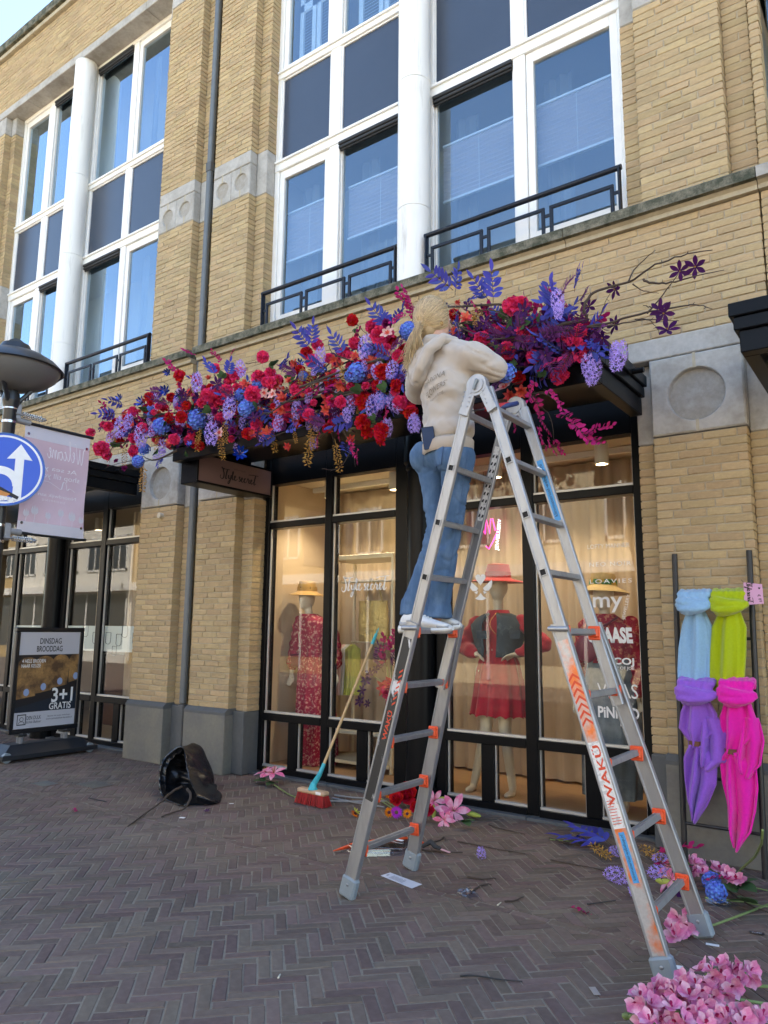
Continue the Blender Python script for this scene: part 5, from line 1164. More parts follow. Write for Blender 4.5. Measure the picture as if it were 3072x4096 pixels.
for pts, r in (([(450,640),(300,660),(130,690),(40,680)], .008), ([(430,560),(250,540),(105,550)], .006), ([(480,715),(380,760),(320,740)], .012), ([(430,450),(440,400),(380,390)], .004), ([(330,760),(220,770),(140,800)], .005), ([(1270,340),(1200,210),(1245,170)], .004), ([(1160,650),(1240,600),(1320,560)], .004), ([(1210,600),(1230,690)], .003), ([(1340,120),(1400,180)], .004), ([(810,300),(890,290)], .004), ([(1240,560),(1310,700),(1330,790)], .004), ([(1330,660),(1260,790),(1170,800)], .004), ([(950,640),(1080,600),(1200,560)], .005)): twig(z5, pts, r)
# the bed of the garland: branches, leaves and small blooms that fill the middle
for k in range(26):
    q = []; o = Vector((0, gr.gauss(0, .08), gr.gauss(0, .10)))
    a = gr.randint(0, 8); b = min(len(PP)-1, a+gr.randint(2, 5))
    for i in range(a, b+1): q.append(PP[i]+o+Vector((gr.gauss(0, .05), gr.gauss(0, .05), gr.gauss(0, .07))))
    m = MB(); m.tube(q, [gr.uniform(.004, .011)]*len(q), 5); m.build('twig', FM['bark'], GAR, smooth=0)
for k in range(760):
    i = gr.randrange(len(PP)-1); t = gr.random(); p = PP[i].lerp(PP[i+1], t); sp = .18 if i > 0 and i < 8 else .11
    p = p+Vector((gr.gauss(0, .05), gr.uniform(-.05, .16), gr.gauss(0, sp)))
    kind = gr.choice(['green', 'fern', 'clem', 'mag', 'leafb', 'green', 'red', 'plum', 'coral', 'foil', 'clem', 'pink', 'pink', 'red', 'coral', 'mag', 'wist', 'pink', 'coral', 'green', 'fern'] if i < 8 else ['fern', 'clem', 'green', 'fern', 'mag', 'leafb'])
    if kind in ('green', 'fern', 'mag', 'leafb'):
        n_ = {'green': 2, 'fern': 2, 'mag': 3, 'leafb': 3}[kind]; put(kind+str(gr.randrange(n_)), along(p, (gr.gauss(0, 1), -.5+gr.gauss(0, .4), gr.gauss(0, .8)), gr.uniform(.45, .75), gr.uniform(0, 6)), GAR)
    elif kind == 'wist': put('wist0', Matrix.Translation(p) @ Matrix.Scale(gr.uniform(.3, .55), 4), GAR)
    else:
        n_ = {'clem': 3, 'red': 3, 'pink': 3, 'plum': 2, 'coral': 2, 'foil': 1}[kind]; put(kind+str(gr.randrange(n_)), aim(p, out(p), gr.uniform(.38, .72), None, gr), GAR)
# ============================================================ street lamp with road sign and banner
M['lampblk'] = mat('lamp_black', (.016, .018, .02), .35, bump=.1, bscale=40, var=.1); M['bowl'] = mat('lamp_bowl', (.13, .13, .125), .45, bump=.3, bscale=90); M['zinc'] = mat('zinc_bracket', (.34, .35, .36), .5, metal=.5, var=.12, scale=30)
M['steel'] = mat('steel', (.55, .55, .55), .25, metal=1); M['signblue'] = mat('sign_blue', (.006, .075, .50), .35, var=.04, scale=6); M['signwhite'] = mat('sign_white', (.74, .75, .74), .45, var=.05)
def z22(x, y): return (x/2.6024)/K, (y/2.6024+1350)/K
pe = EYE+ray(*z22(88, 940))*6.95; PX, PY = pe.x, pe.y
def zat(x, y): d = ray(*z22(x, y)); t = (PX*d.x+PY*d.y)/(d.x*d.x+d.y*d.y); return 1.5+d.z*t
zc, zrim, ztop = zat(95, 690), zat(110, 300), zat(90, 55)
LP = thing('street_lamp', (PX, PY, 0), 'black street lamp with a wide bell shade at the left edge', 'street lamp')
m = MB(); m.lathe([(.075, 0), (.075, 1.0), (.05, 1.06), (.047, zat(60, 1010)-.02), (.056, zat(60, 1010)), (.060, zc-.05), (.075, zc), (.08, zc+.03)], (PX, PY, 0), 24, cap=True); m.build('pole', M['lampblk'], LP, smooth=35)
m = MB(); m.lathe([(.08, zc+.03), (.072, zc+.10), (.06, zrim-.27), (.05, zrim-.2)], (PX, PY, 0), 20, cap=True); m.build('collar', M['lampblk'], LP, smooth=35)
Rm = .43
m = MB(); m.lathe([(.10, ztop), (.12, ztop-.01), (.16, zrim+.14), (.27, zrim+.115), (.37, zrim+.055), (Rm, zrim-.005), (Rm+.012, zrim-.02), (Rm, zrim-.03), (Rm-.02, zrim-.02)], (PX, PY, 0), 48); m.build('lamp_shade', M['lampblk'], LP, smooth=30)
m = MB(); m.lathe([(Rm-.015, zrim-.02), (Rm-.05, zrim-.09), (Rm-.13, zrim-.16), (Rm-.25, zrim-.21), (.06, zrim-.235), (0, zrim-.24)], (PX, PY, 0), 48); m.build('lamp_bowl', M['bowl'], LP, smooth=40)
for a in (-.9, 1.2, 3.3):
    m = MB(); c, s = math.cos(a), math.sin(a); m.tube([(PX+c*.06, PY+s*.06, zc+.02), (PX+c*.2, PY+s*.2, zc+.20), (PX+c*.36, PY+s*.36, zrim-.08), (PX+c*(Rm+.01), PY+s*(Rm+.01), zrim+.0)], .022, 8); m.build('lamp_arm', M['lampblk'], LP, smooth=40)
m = MB(); vd = Vector((-PX, -PY, 0)).normalized(); pc = Vector((PX, PY, zrim+.16))+vd*.09
m.tube([pc-vd*.06, pc+vd*.02], .085, 20); m.tube([pc+vd*.02, pc+vd*.03], .07, 20); m.build('photocell', M['lampblk'], LP, smooth=40)
for zz in (zat(100, 735), zat(90, 880), zat(25, 1955), zat(20, 2125)):
    m = MB(); m.tube([(PX, PY, zz-.012), (PX, PY, zz+.012)], .063 if zz > zat(60, 1010) else .0505, 24); m.build('strap', M['steel'], LP, smooth=40)
# sign
sc_z = zat(75, 1390); RS = .335; nrm = Vector((-PX*.98-.0, -PY*1.05, 0)).normalized(); sx = Vector((-nrm.y, nrm.x, 0)); ctr = Vector((PX, PY, sc_z))+nrm*.085
SG = thing('road_sign', (PX+nrm.x*.08, PY+nrm.y*.08, sc_z-RS), 'round blue road sign with white arrows straight on and left, torn sticker at the bottom', 'road sign')
def dsk(r0, r1, d0, d1, name, mt, par, smooth=None):
    n = 64; m = MB(); ring = lambda r, d: [ctr+nrm*d+sx*r*math.cos(2*math.pi*k/n)+upz*r*math.sin(2*math.pi*k/n) for k in range(n)]
    if r0: m.loft([ring(r1, d0), ring(r1, d1), ring(r0, d1)], cap=False)
    else: m.loft([ring(r1, d0), ring(r1, d1)])
    return m.build(name, mt, par, smooth=30)
dsk(0, RS, -.012, 0, 'sign_plate', M['signblue'], SG); dsk(RS*.90, RS*.955, .0005, .0008, 'white_ring', M['signwhite'], SG); dsk(RS*.99, RS+.008, -.014, .004, 'sign_rim', mat('sign_rim', (.01, .10, .34), .4), SG)
def flat2(poly, name, mt, d=.0012):
    m = MB(); m.add([ctr+nrm*d+sx*x*RS+upz*y*RS for x, y in poly], [tuple(range(len(poly)))]); return m.build(name, mt, SG)
th = .105
flat2([(.36, .74), (.04, .30), (.25, .32), (.25, -.80), (.47, -.80), (.47, .32), (.68, .30)][::-1], 'arrow_up', M['signwhite'])
arc = [(.25+0, -.72)]+[(.25-.32+.32*math.cos(t), -.43+.32*math.sin(t)) for t in [math.pi/2*k/8 for k in range(9)]]; inner = [(.25-.32+.52*math.cos(t), -.43+.54*math.sin(t)) for t in [math.pi/2*k/8 for k in range(6)]]
m = MB(); q = []; 
for t in [math.pi/2*k/10 for k in range(11)]: q.append(((.25-.34+.32*math.cos(t), -.46+.32*math.sin(t)), (.25-.34+.54*math.cos(t), -.46+.54*math.sin(t))))
q.append(((-.42, -.14), (-.42, .08)))
vs = [ctr+nrm*.0014+sx*p[0]*RS+upz*p[1]*RS for pr_ in q for p in pr_]; m.add(vs, [(2*i, 2*i+1, 2*i+3, 2*i+2) for i in range(len(q)-1)]); m.build('arrow_left', M['signwhite'], SG)
flat2([(-.80, -.03), (-.40, .28), (-.40, -.34)], 'arrow_left_head', M['signwhite'], .0015)
flat2([(-.35, -.52), (-.05, -.50), (.42, -.74), (.38, -.82), (-.1, -.62), (-.35, -.6)], 'torn_sticker', M['rubber'], .002); flat2([(-.45, -.60), (-.05, -.59), (.2, -.68), (.1, -.76), (-.45, -.70)], 'torn_sticker', mat('orange_sticker', (.55, .22, .05), .6), .0023); flat2([(-.5, -.70), (.1, -.75), (.40, -.82), (.30, -.92), (.12, -.86), (-.1, -.9), (-.5, -.80)], 'torn_sticker', M['sticker'], .0026)
# banner on two spring arms
BN = thing('street_banner', (PX, PY+.1, zat(200, 1000)-1), 'pale pink fabric banner on the lamp post, its lettering seen mirrored from behind', 'banner')
c4 = [onX(*z22(*q), PX) for q in ((258, 885), (940, 1030), (862, 2110), (176, 2012))]
y0, y1 = (c4[0].y+c4[3].y)/2, (c4[1].y+c4[2].y)/2; zt, zb = (c4[0].z+c4[1].z)/2, (c4[2].z+c4[3].z)/2
BWd, BHt = y1-y0, zt-zb
M['bpink'] = mat('banner_pink', (.58, .42, .47), .85, trans=.35, bump=.2, bscale=500, var=.03, scale=3, col2=(.66, .52, .60), c2scale=1.6, c2lo=.4, c2hi=.7); M['bwhite'] = mat('banner_white', (.72, .72, .76), .85, trans=.3, var=.03, scale=12); M['bprint'] = mat('banner_white_print', (.85, .83, .84), .8, trans=.2)
def bx(v, w): return PX+.012*math.sin(v*3+w*4)+.008*math.sin(w*9+v*2)
def bpt(u, v, e=.0): return Vector((bx(u, v)+e, y0+BWd*u, zb+BHt*v))
def bgrid(u0, u1, v0, v1, name, mt, e=0, par=None, nu=12, nv=16):
    m = MB(); m.loft([[bpt(u0+(u1-u0)*i/nu, v0+(v1-v0)*j/nv, e) for i in range(nu+1)] for j in range(nv+1)], cap=False, closed=False); return m.build(name, mt, par or BN, smooth=0)
bgrid(0, 1, 0, 1, 'banner_cloth', M['bpink']); 
for v0, v1 in ((.905, 1.0), (0, .10)): bgrid(0, 1, v0, v1, 'white_border', M['bwhite'], .003, nv=3)
bgrid(0, 1, .865, .905, 'hem_stripe', M['bwhite'], .0035, nv=2)
for u, v in ((.055, .90), (.955, .875), (.055, .085), (.955, .10)):
    m = MB(); c = bpt(u, v, .006); m.tube([c-Vector((.003, 0, 0)), c], .014, 14); m.build('eyelet', M['steel'], BN, smooth=40)
def blet(txt, u, v, wd, ht, **k):
    me = text_mesh(txt, M['bprint'], width=wd*BWd, height=ht*BHt, **k)
    for vt in me.vertices: vt.co = bpt(u+(-vt.co.x)/BWd, v+vt.co.z/BHt, .0045)     # reads right from the far side, mirrored from here
    me.transform(Matrix.Translation(-wloc(BN))); link('lettering', me, BN)
def stroke(pts, r0, par, mt, f, name='script_stroke', n=5, wmin=.45):
    """pen lettering: a flat ribbon that thickens on down strokes"""
    P = [Vector((x, y, 0)) for x, y in pts]; Q = []
    for i in range(len(P)-1):
        a, b, c, d = P[max(0, i-1)], P[i], P[i+1], P[min(len(P)-1, i+2)]
        for t in [k/n for k in range(n)]: Q.append(.5*((2*b)+(c-a)*t+(2*a-5*b+4*c-d)*t*t+(3*b-a-3*c+d)*t**3))
    Q.append(P[-1]); m = MB(); vs = []
    for i, q in enumerate(Q):
        t = (Q[min(i+1, len(Q)-1)]-Q[max(0, i-1)]); t = t.normalized() if t.length > 1e-9 else Vector((1, 0, 0)); n_ = Vector((-t.y, t.x, 0)); w = r0*(wmin+(1-wmin)*max(0, -t.y)); vs += [f(*(q+n_*w).to_2d()), f(*(q-n_*w).to_2d())]
    m.add(vs, [(2*i, 2*i+1, 2*i+3, 2*i+2) for i in range(len(Q)-1)]); return m.build(name, mt, par)
bf = lambda x, y: bpt(.93-x*.118, .70+y*.16, .0045)
for pts in ([(0, .9), (.1, 1.0), (.22, .8), (.3, .2), (.45, .05), (.62, .6), (.7, .95), (.72, .4), (.85, .05), (1.05, .5), (1.25, 1.15), (1.45, 1.2)], [(1.3, .35), (1.6, .55), (1.55, .7), (1.4, .6), (1.42, .2), (1.6, .1), (1.85, .35)], [(1.85, .35), (2.15, 1.15), (2.1, 1.3), (1.98, 1.1), (2.0, .3), (2.15, .12), (2.35, .35)], [(2.75, .55), (2.62, .62), (2.45, .4), (2.5, .15), (2.7, .15), (2.95, .4)], [(3.1, .6), (2.95, .4), (3.05, .12), (3.3, .2), (3.3, .5), (3.1, .6), (3.5, .5)], [(3.5, .55), (3.55, .1), (3.7, .5), (3.85, .6), (3.88, .12), (4.05, .5), (4.2, .6), (4.25, .15), (4.4, .3)], [(4.4, .35), (4.7, .55), (4.65, .7), (4.5, .6), (4.52, .2), (4.7, .1), (4.95, .35)]): stroke(pts, .055, BN, M['bprint'], bf)
blet('At sea you', .50, .615, .66, .055); blet('shop till you sea', .46, .545, .84, .062)
for pts in ([(0, 0), (.5, .35), (.75, .1), (.9, .9), (1.15, 1.0), (1.3, .1), (1.7, .3), (2.4, .75), (2.9, .8)],): stroke(pts, .05, BN, M['bprint'], lambda x, y: bpt(.83-x*.17, .435+y*.075, .0045))
blet('Noordwijk aan Zee', .46, .365, .78, .042); blet('SHOPPING', .50, .318, .36, .020, space=1.5)
for u, v, s in ((.22, .20, 1), (.42, .17, .8), (.62, .21, .9), (.80, .19, 1.1), (.95, .17, .8), (.10, .17, .8)):
    for q, hgt in ((-1, .055), (1, .05), (0, .062)):
        m = MB(); pl = [(u+q*.016*s, v-.035*s), (u+q*.030*s-.02*s, v-.01*s), (u+q*.034*s-.016*s, v+.02*s), (u+q*.026*s, v+hgt*s), (u+q*.034*s+.016*s, v+.02*s), (u+q*.030*s+.02*s, v-.01*s)]
        m.add([bpt(a_, b_, .0041+.0002*q) for a_, b_ in pl], [tuple(range(6))]); m.build('tulip_print', M['bwhite'], BN)
    stroke([(u, .10), (u+.006, v-.03*s)], .004, BN, M['bwhite'], lambda x, y: bpt(x, y, .0042), 'tulip_print', wmin=.9)
for zz, nm in ((zt-.0, 'upper'), (zb+.0, 'lower')):
    m = MB(); m.tube([(PX, PY+.03, zz-.005), (PX, y1+.03, zz-.005)], .016, 10); m.build('banner_arm', M['lampblk'], BN, smooth=40)
    m = MB(); zc_ = zz+(.085 if nm == 'upper' else -.0); m.box(PX-.035, PX+.035, PY+.035, PY+.10, zc_-.09, zc_+.07, .012); m.tube([(PX, PY+.06, zz+.0), (PX, PY+.2, zz-.005)], .03, 12); m.build('bracket', M['zinc'], BN, smooth=35)
    m = MB(); zs_ = zz+(.05 if nm == 'upper' else -.07); pts = [(PX+.04+.024*math.cos(t), PY+.10+.2*t/(2*math.pi*9), zs_+.024*math.sin(t)) for t in [2*math.pi*9*k/108 for k in range(109)]]; m.tube(pts, .0055, 5); m.build('spring', M['steel'], BN, smooth=0)
    m = MB(); m.tube([(PX+.04, PY+.03, zs_), (PX+.04, PY+.325, zs_), (PX+.04, PY+.345, zs_)], [.009, .009, .004], 8); m.tube([(PX+.04, PY+.30, zs_), (PX+.04, PY+.325, zs_)], .02, 6); m.build('bolt', M['zinc'], BN, smooth=40)
# ============================================================ projecting shop sign
SB = thing('shop_sign', (-5.85, 5.3, 2.94), 'black box sign with a dusky pink face reading Stylesecret under the canopy', 'shop sign')
m = MB(); ya, yb, za, zb_ = 4.74, 5.80, 2.935, 3.245; m.box(-5.97, -5.735, ya, yb, za, zb_, .006)
for q in ((ya, yb, za, za+.022), (ya, yb, zb_-.022, zb_), (ya, ya+.022, za+.022, zb_-.022), (yb-.022, yb, za+.022, zb_-.022)): m.box(-5.735, -5.718, q[0], q[1], q[2], q[3], .003)
m.build('sign_box', M['black'], SB)
for x in (-5.9, -5.8): m2 = MB(); m2.box(x-.015, x+.015, 5.0, 5.03, zb_, 3.30); m2.build('hanger', M['black'], SB)
m = MB(); m.box(-5.735, -5.728, ya+.022, yb-.022, za+.022, zb_-.022); m.build('sign_face', mat('dusky_pink', (.20, .125, .118), .5, var=.03), SB)
STY = [  # pen strokes of the word, x right, y up, one letter about .5 wide
 [(.55, 1.05), (.42, 1.12), (.36, .95), (.46, .6), (.42, .2), (.22, .05), (.05, .2), (.1, .42)], [(.2, 1.22), (.32, 1.05), (.7, 1.08), (1.1, 1.1)], [(.82, 1.06), (.72, .6), (.66, .2), (.72, .12), (.82, .25)],
 [(.98, .55), (.98, .3), (1.08, .18), (1.2, .35), (1.28, .6)], [(1.28, .6), (1.18, .1), (1.02, -.3), (.9, -.28), (1.0, -.05), (1.3, .2)], [(1.3, .25), (1.5, .75), (1.52, .98), (1.44, .9), (1.42, .3), (1.5, .15), (1.62, .3)], [(1.62, .35), (1.8, .5), (1.76, .62), (1.66, .5), (1.68, .22), (1.8, .14), (2.0, .35)],
 [(2.35, .55), (2.26, .62), (2.2, .5), (2.32, .3), (2.26, .15), (2.12, .18)], [(2.32, .25), (2.6, .45), (2.56, .58), (2.46, .46), (2.48, .2), (2.6, .14), (2.78, .3)], [(2.98, .5), (2.9, .58), (2.78, .4), (2.8, .2), (2.92, .14), (3.1, .3)], [(3.1, .3), (3.2, .65), (3.24, .52), (3.36, .5), (3.34, .25), (3.42, .15), (3.52, .28)], [(3.52, .3), (3.72, .48), (3.68, .6), (3.58, .48), (3.6, .22), (3.72, .15), (3.9, .4)], [(4.14, 1.1), (4.02, .6), (3.96, .2), (4.04, .12), (4.2, .3)], [(3.3, 1.02), (3.7, 1.08), (4.3, 1.12), (4.45, 1.1)]]
sf = lambda x, y: Vector((-5.7265, ya+.30+x*.122, za+.085+y*.105))
for pts in STY: stroke(pts, .075, SB, M['ink'], sf)
letter('BOUTIQUE', M['ink'], frame_mat((-5.7265, ya+.575, za+.215), (0, 1, 0), (-1, 0, 0), (0, 0, 1)), SB, width=.155, height=.014, space=1.3)
# ============================================================ advertising board by the bakery
XB = -8.6
def z19(x, y): return (x/2.765)/K, (y/2.765+2450)/K
q4 = [onX(*z19(*q), XB) for q in ((170, 168), (915, 165), (860, 1258), (80, 1368))]
by0, by1 = (q4[0].y+q4[3].y)/2, (q4[1].y+q4[2].y)/2; bz1, bz0 = (q4[0].z+q4[1].z)/2, (q4[2].z+q4[3].z)/2
BD = thing('advertising_board', (XB, (by0+by1)/2, 0), 'black framed pavement poster board advertising bread, on a black base by the bakery', 'sign board')
m = MB(); e = .055
for q in ((by0, by1, bz0, bz0+e), (by0, by1, bz1-e, bz1), (by0, by0+e, bz0+e, bz1-e), (by1-e, by1, bz0+e, bz1-e)): m.box(XB-.03, XB+.03, *q, .008)
m.build('board_frame', mat('board_black', (.010, .010, .012), .35), BD)
iy0, iy1, iz0, iz1 = by0+e, by1-e, bz0+e, bz1-e; HB = iz1-iz0; WB = iy1-iy0
def bq(v0, v1, name, mt, d=.02): m = MB(); m.box(XB-.02, XB+d, iy0, iy1, iz0+HB*v0, iz0+HB*v1); return m.build(name, mt, BD)
M['poster'] = mat('poster_pale', (.50, .50, .54), .3, var=.03, scale=2); bq(0, 1, 'poster', M['poster'])
bread = mat('poster_bread', (.10, .055, .03), .35, col2=(.36, .20, .075), c2scale=5, c2lo=.42, c2hi=.62, var=.3, scale=45)
bq(.165, .76, 'poster_photo', mat('poster_dark', (.018, .016, .018), .3), .0206)
for k in range(4):
    c_ = .16+.27*k; w = .17-.012*k; top = .70+.012*k; m = MB(); poly = []
    for t in [math.pi*i/10 for i in range(11)]: poly.append((c_+w*math.cos(t), top-.05+.085*math.sin(t)))
    poly += [(c_-w*.9, .30+.05*k), (c_+w*.85, .33+.05*k)]
    poly = [(min(1, max(0, a)), min(.76, b)) for a, b in poly]; m.add([(XB+.0212+k*.0001, iy0+WB*a, iz0+HB*b) for a, b in poly], [tuple(range(len(poly)))]); m.build('loaf_print', bread, BD)
    m = MB(); m.add([(XB+.0218, iy0+WB*(c_+.045*math.cos(t)), iz0+HB*(.37+.05*k+.038*math.sin(t))) for t in [2*math.pi*i/20 for i in range(20)]], [tuple(range(20))]); m.build('round_label', mat('label_blue', (.25, .34, .55), .4), BD)
m = MB(); m.add([(XB+.0216, iy0+WB*a, iz0+HB*b) for a, b in ((0, .165), (1, .165), (1, .36), (0, .215))], [(0, 1, 2, 3)]); m.build('poster_tray', mat('poster_tray', (.015, .022, .035), .3), BD)
def bt(txt, u, v, wd, ht, mt=None, **k): letter(txt, mt or M['ink'], frame_mat((XB+.0224, iy0+WB*u, iz0+HB*v), (0, 1, 0), (-1, 0, 0), (0, 0, 1)), BD, width=WB*wd, height=HB*ht, **k)
wh = M['signwhite']
bt('DINSDAG', .50, .905, .36, .062, bold=.012); bt('BROODDAG', .49, .822, .43, .062, bold=.012); bt('4 HELE BRODEN', .245, .695, .38, .038, wh, bold=.008); bt('NAAR KEUZE', .205, .645, .31, .038, wh, bold=.008)
bt('3+1', .76, .325, .36, .155, wh, bold=.02); bt('GRATIS', .735, .21, .37, .072, wh, bold=.015); bt('DEN DULK', .315, .105, .23, .038, bold=.008); bt('Echte Bakker', .32, .062, .24, .026, shear=.15); bt('Bestel via onze webshop:', .73, .105, .38, .018); bt('www.echtebakkerdendulk.nl', .735, .078, .44, .018)
m = MB(); 
for a, b, c, d in ((.05, .19, .035, .045), (.05, .19, .135, .145), (.05, .06, .045, .135), (.18, .19, .045, .135)): m.box(XB+.0205, XB+.0226, iy0+WB*a, iy0+WB*b, iz0+HB*c, iz0+HB*d)
for t0, r in ((0, .028),): m.tube([(XB+.022, iy0+WB*(.12+r*math.cos(t)), iz0+HB*(.095+r*.75*math.sin(t))) for t in [2*math.pi*i/16 for i in range(17)]], .003, 4)
m.tube([(XB+.022, iy0+WB*.075, iz0+HB*.05), (XB+.022, iy0+WB*.09, iz0+HB*.07), (XB+.022, iy0+WB*.15, iz0+HB*.07), (XB+.022, iy0+WB*.165, iz0+HB*.05)], .003, 4); m.build('baker_emblem', M['ink'], BD)
m = MB(); z1 = .17
m.loft([[(XB+.16*sx_+0, yy, zz) for sx_, yy, zz in ring] for ring in ([(-1.6, by0-.16, .03), (1.6, by0-.16, .03), (1.6, by1+.14, .03), (-1.6, by1+.14, .03)], [(-1.6, by0-.16, .075), (1.6, by0-.16, .075), (1.6, by1+.14, .075), (-1.6, by1+.14, .075)], [(-.6, by0-.0, z1), (.6, by0-.0, z1), (.6, by1+.0, z1), (-.6, by1+.0, z1)])]); m.build('base', mat('board_base', (.014, .016, .02), .5, bump=.2, bscale=60), BD)
for yy in (by0+.16, by1-.16):
    for dx in (-.03, .03):
        m = MB(); pts = [(XB+dx+.022*math.cos(t), yy+.022*math.sin(t), z1-.01+(bz0-z1+.01)*t/(2*math.pi*9)) for t in [2*math.pi*9*k/100 for k in range(101)]]; m.tube(pts, .0045, 5); m.build('spring', M['zinc'], BD, smooth=0)
    m = MB(); m.box(XB-.06, XB+.06, yy-.05, yy+.05, bz0-.03, bz0, .006); m.build('spring_plate', M['rubber'], BD)
for yy in (by0-.10, by1+.05):
    m = MB(); m.tube([(XB+.2, yy, .055), (XB+.24, yy, .055)], .055, 20); m.build('wheel', M['footgrey'], BD, smooth=40)
bn = thing('wall_knob', (-7.42, YA, 2.83), 'small round cream box on the pilaster above the advertising board', 'fixture')
p_ = onY((970/1.508)/K, (1150/1.508+1300)/K, YA-.02); m = MB(); m.tube([(p_.x, YA+.01, p_.z), (p_.x, YA-.05, p_.z)], .034, 18); m.tube([(p_.x, YA-.05, p_.z), (p_.x, YA-.055, p_.z)], .026, 18); m.build('box_body', mat('cream_plastic', (.55, .50, .40), .5), bn, smooth=40)
# ============================================================ rubbish bag with branches
BG = thing('rubbish_bag', (-5.65, 4.85, 0), 'open black rubbish bag slumped on the paving before the pilaster', 'bag')
M['bag'] = mat('black_bag_film', (.006, .007, .011), .25, bump=.6, bscale=26, bdist=.008, spec=.5, back=(.012, .012, .013))
MP = [onY(346, 1688, 4.66), onY(348, 1658, 4.70), onY(358, 1638, 4.76), onY(374, 1622, 4.80), onY(394, 1615, 4.80), onY(402, 1648, 4.72), onY(409, 1682, 4.62), onZ(424, 1716, .10), onZ(424, 1733, .02), onZ(398, 1739, .015), onZ(366, 1728, .015), onZ(350, 1712, .06)]
EP = onY(460, 1702, 5.02); MC = sum(MP, Vector())/12; n = 96; rows = []
def mouth(k):
    t = 12*k/n; i = int(t); f = t-i; a, b, c, d = MP[(i-1) % 12], MP[i % 12], MP[(i+1) % 12], MP[(i+2) % 12]; return .5*((2*b)+(c-a)*f+(2*a-5*b+4*c-d)*f*f+(3*b-a-3*c+d)*f**3)
for j in range(33):
    t = j/32; row = []
    for k in range(n):
        p0 = mouth(k); rad = p0-MC; ang = 2*math.pi*k/n; sh = (1-t**3)**.5*(1+.18*math.sin(math.pi*min(1, t*1.15)))
        cr = .050*math.sin(t*math.pi)*(abs(noise.noise(Vector((math.cos(ang)*3.3, math.sin(ang)*3.3, t*1.6))))*2-.4)+.024*(noise.noise(Vector((math.cos(ang)*7, math.sin(ang)*7, t*4+5)))) + .007*noise.noise(Vector((math.cos(ang)*16, math.sin(ang)*16, t*9)))
        c = MC.lerp(EP, t); p = c+rad*sh*(1 if t < .95 else .9)+rad.normalized()*cr*(1 if t > 0 else .5); p.z = max(.004+.012*abs(noise.noise(p*9)), p.z); row.append(p)
    rows.append(row)
m = MB(); m.loft(rows, cap=False); m.add(rows[-1], [tuple(range(n))]); m.build('bag_film', M['bag'], BG, smooth=0)
m = MB(); ins = [[p.lerp(MC.lerp(EP, .35), .10)+(EP-MC)*.06+Vector((0, 0, .012*math.sin(k*.9))) for k, p in enumerate(rows[0])]]; m.loft([rows[0], [p+(p-MC).normalized()*.014-(EP-MC).normalized()*.008 for p in rows[0]], ins[0]], cap=False); m.build('bag_rim', M['bag'], BG, smooth=0)
def gstick(pts, r, name, label, cat, mt, grp=None, n=6):
    P = [onZ(x, y, z) for x, y, z in pts]; Q = []
    for i in range(len(P)-1):
        a, b, c, d = P[max(0, i-1)], P[i], P[i+1], P[min(len(P)-1, i+2)]
        for t in [k/5 for k in range(5)]: Q.append(.5*((2*b)+(c-a)*t+(2*a-5*b+4*c-d)*t*t+(3*b-a-3*c+d)*t**3)+Vector((gr.gauss(0, .002), gr.gauss(0, .002), abs(gr.gauss(0, .001)))))
    Q.append(P[-1]); m = MB(); m.tube(Q, [max(.0015, r*(1-.6*i/len(Q))) for i in range(len(Q))], n); c = sum(P, Vector())/len(P); c.z = 0; m.v = [tuple(Vector(v)-c) for v in m.v]
    o = m.build(name, mt, None, smooth=0); o.location = c; return tag(o, label, cat, grp)
gstick([(392, 1700, .10), (370, 1712, .10), (345, 1735, .06), (310, 1760, .012), (276, 1785, .01)], .012, 'branch', 'long bare branch sticking out of the rubbish bag towards the street', 'branch', FM['bark'])
gstick([(405, 1705, .12), (412, 1722, .08), (400, 1745, .03), (375, 1755, .012), (349, 1764, .01)], .012, 'branch', 'short forked branch hanging from the mouth of the rubbish bag', 'branch', FM['bark'])
# ============================================================ broom
B0 = onZ(671, 1730, .0); top = onY(813, 1369, 5.80); hz_ = .105
BR = thing('broom', (B0.x, B0.y, 0), 'broom with a wooden handle and red bristles leaning on the shop window', 'broom')
h0 = onZ(681, 1697, .13); d = (top-h0).normalized()
m = MB(); m.tube([h0+d*.12, top-d*.08], .0135, 12); m.build('handle', mat('pale_wood', (.55, .36, .17), .5, var=.1, scale=6, stretch=(8, 8, .8)), BR, smooth=40)
M['cyan'] = mat('turquoise_plastic', (.03, .42, .47), .4)
m = MB(); m.tube([top-d*.11, top], [.016, .015], 12); rr_ = Vector((.0, 0, 1)).cross(d).normalized(); c_ = top+d*.03; m.tube([top, c_+rr_*.014, c_+d*.03, c_-rr_*.014, top], .004, 6); m.build('hanging_cap', M['cyan'], BR, smooth=40)
bdv = (onZ(700, 1718, .1)-onZ(650, 1708, .1)).normalized(); bdv.z = 0; pv_ = Vector((-bdv.y, bdv.x, 0)); hc_ = onZ(676, 1709, .115)
m = MB(); Mx = frame_mat(hc_, bdv, pv_, upz); t_ = MB(); t_.box(-.165, .165, -.04, .04, -.022, .016, .012); t_.xf(Mx); m.add(t_.v, t_.f); m.build('brush_head', mat('beech_wood', (.50, .33, .20), .55, var=.08), BR)
m = MB(); m.tube([h0+d*.2, h0+d*.10, hc_+Vector((0, 0, .05)), hc_+Vector((0, 0, .014))], [.017, .021, .027, .045], 12); m.build('socket', M['cyan'], BR, smooth=35)
m = MB(); rb = random.Random(4)
for i in range(34):
    for j in range(8):
        p = hc_+bdv*(-.152+.304*i/33)+pv_*(-.03+.06*j/7)-upz*.02; q = p+bdv*((i-16.5)*.0012+rb.gauss(0, .004))+pv_*((j-3.5)*.006+rb.gauss(0, .004))-upz*.09; q.z = max(.002, q.z); m.tube([p, q], [.0035, .0028], 4, cap=False)
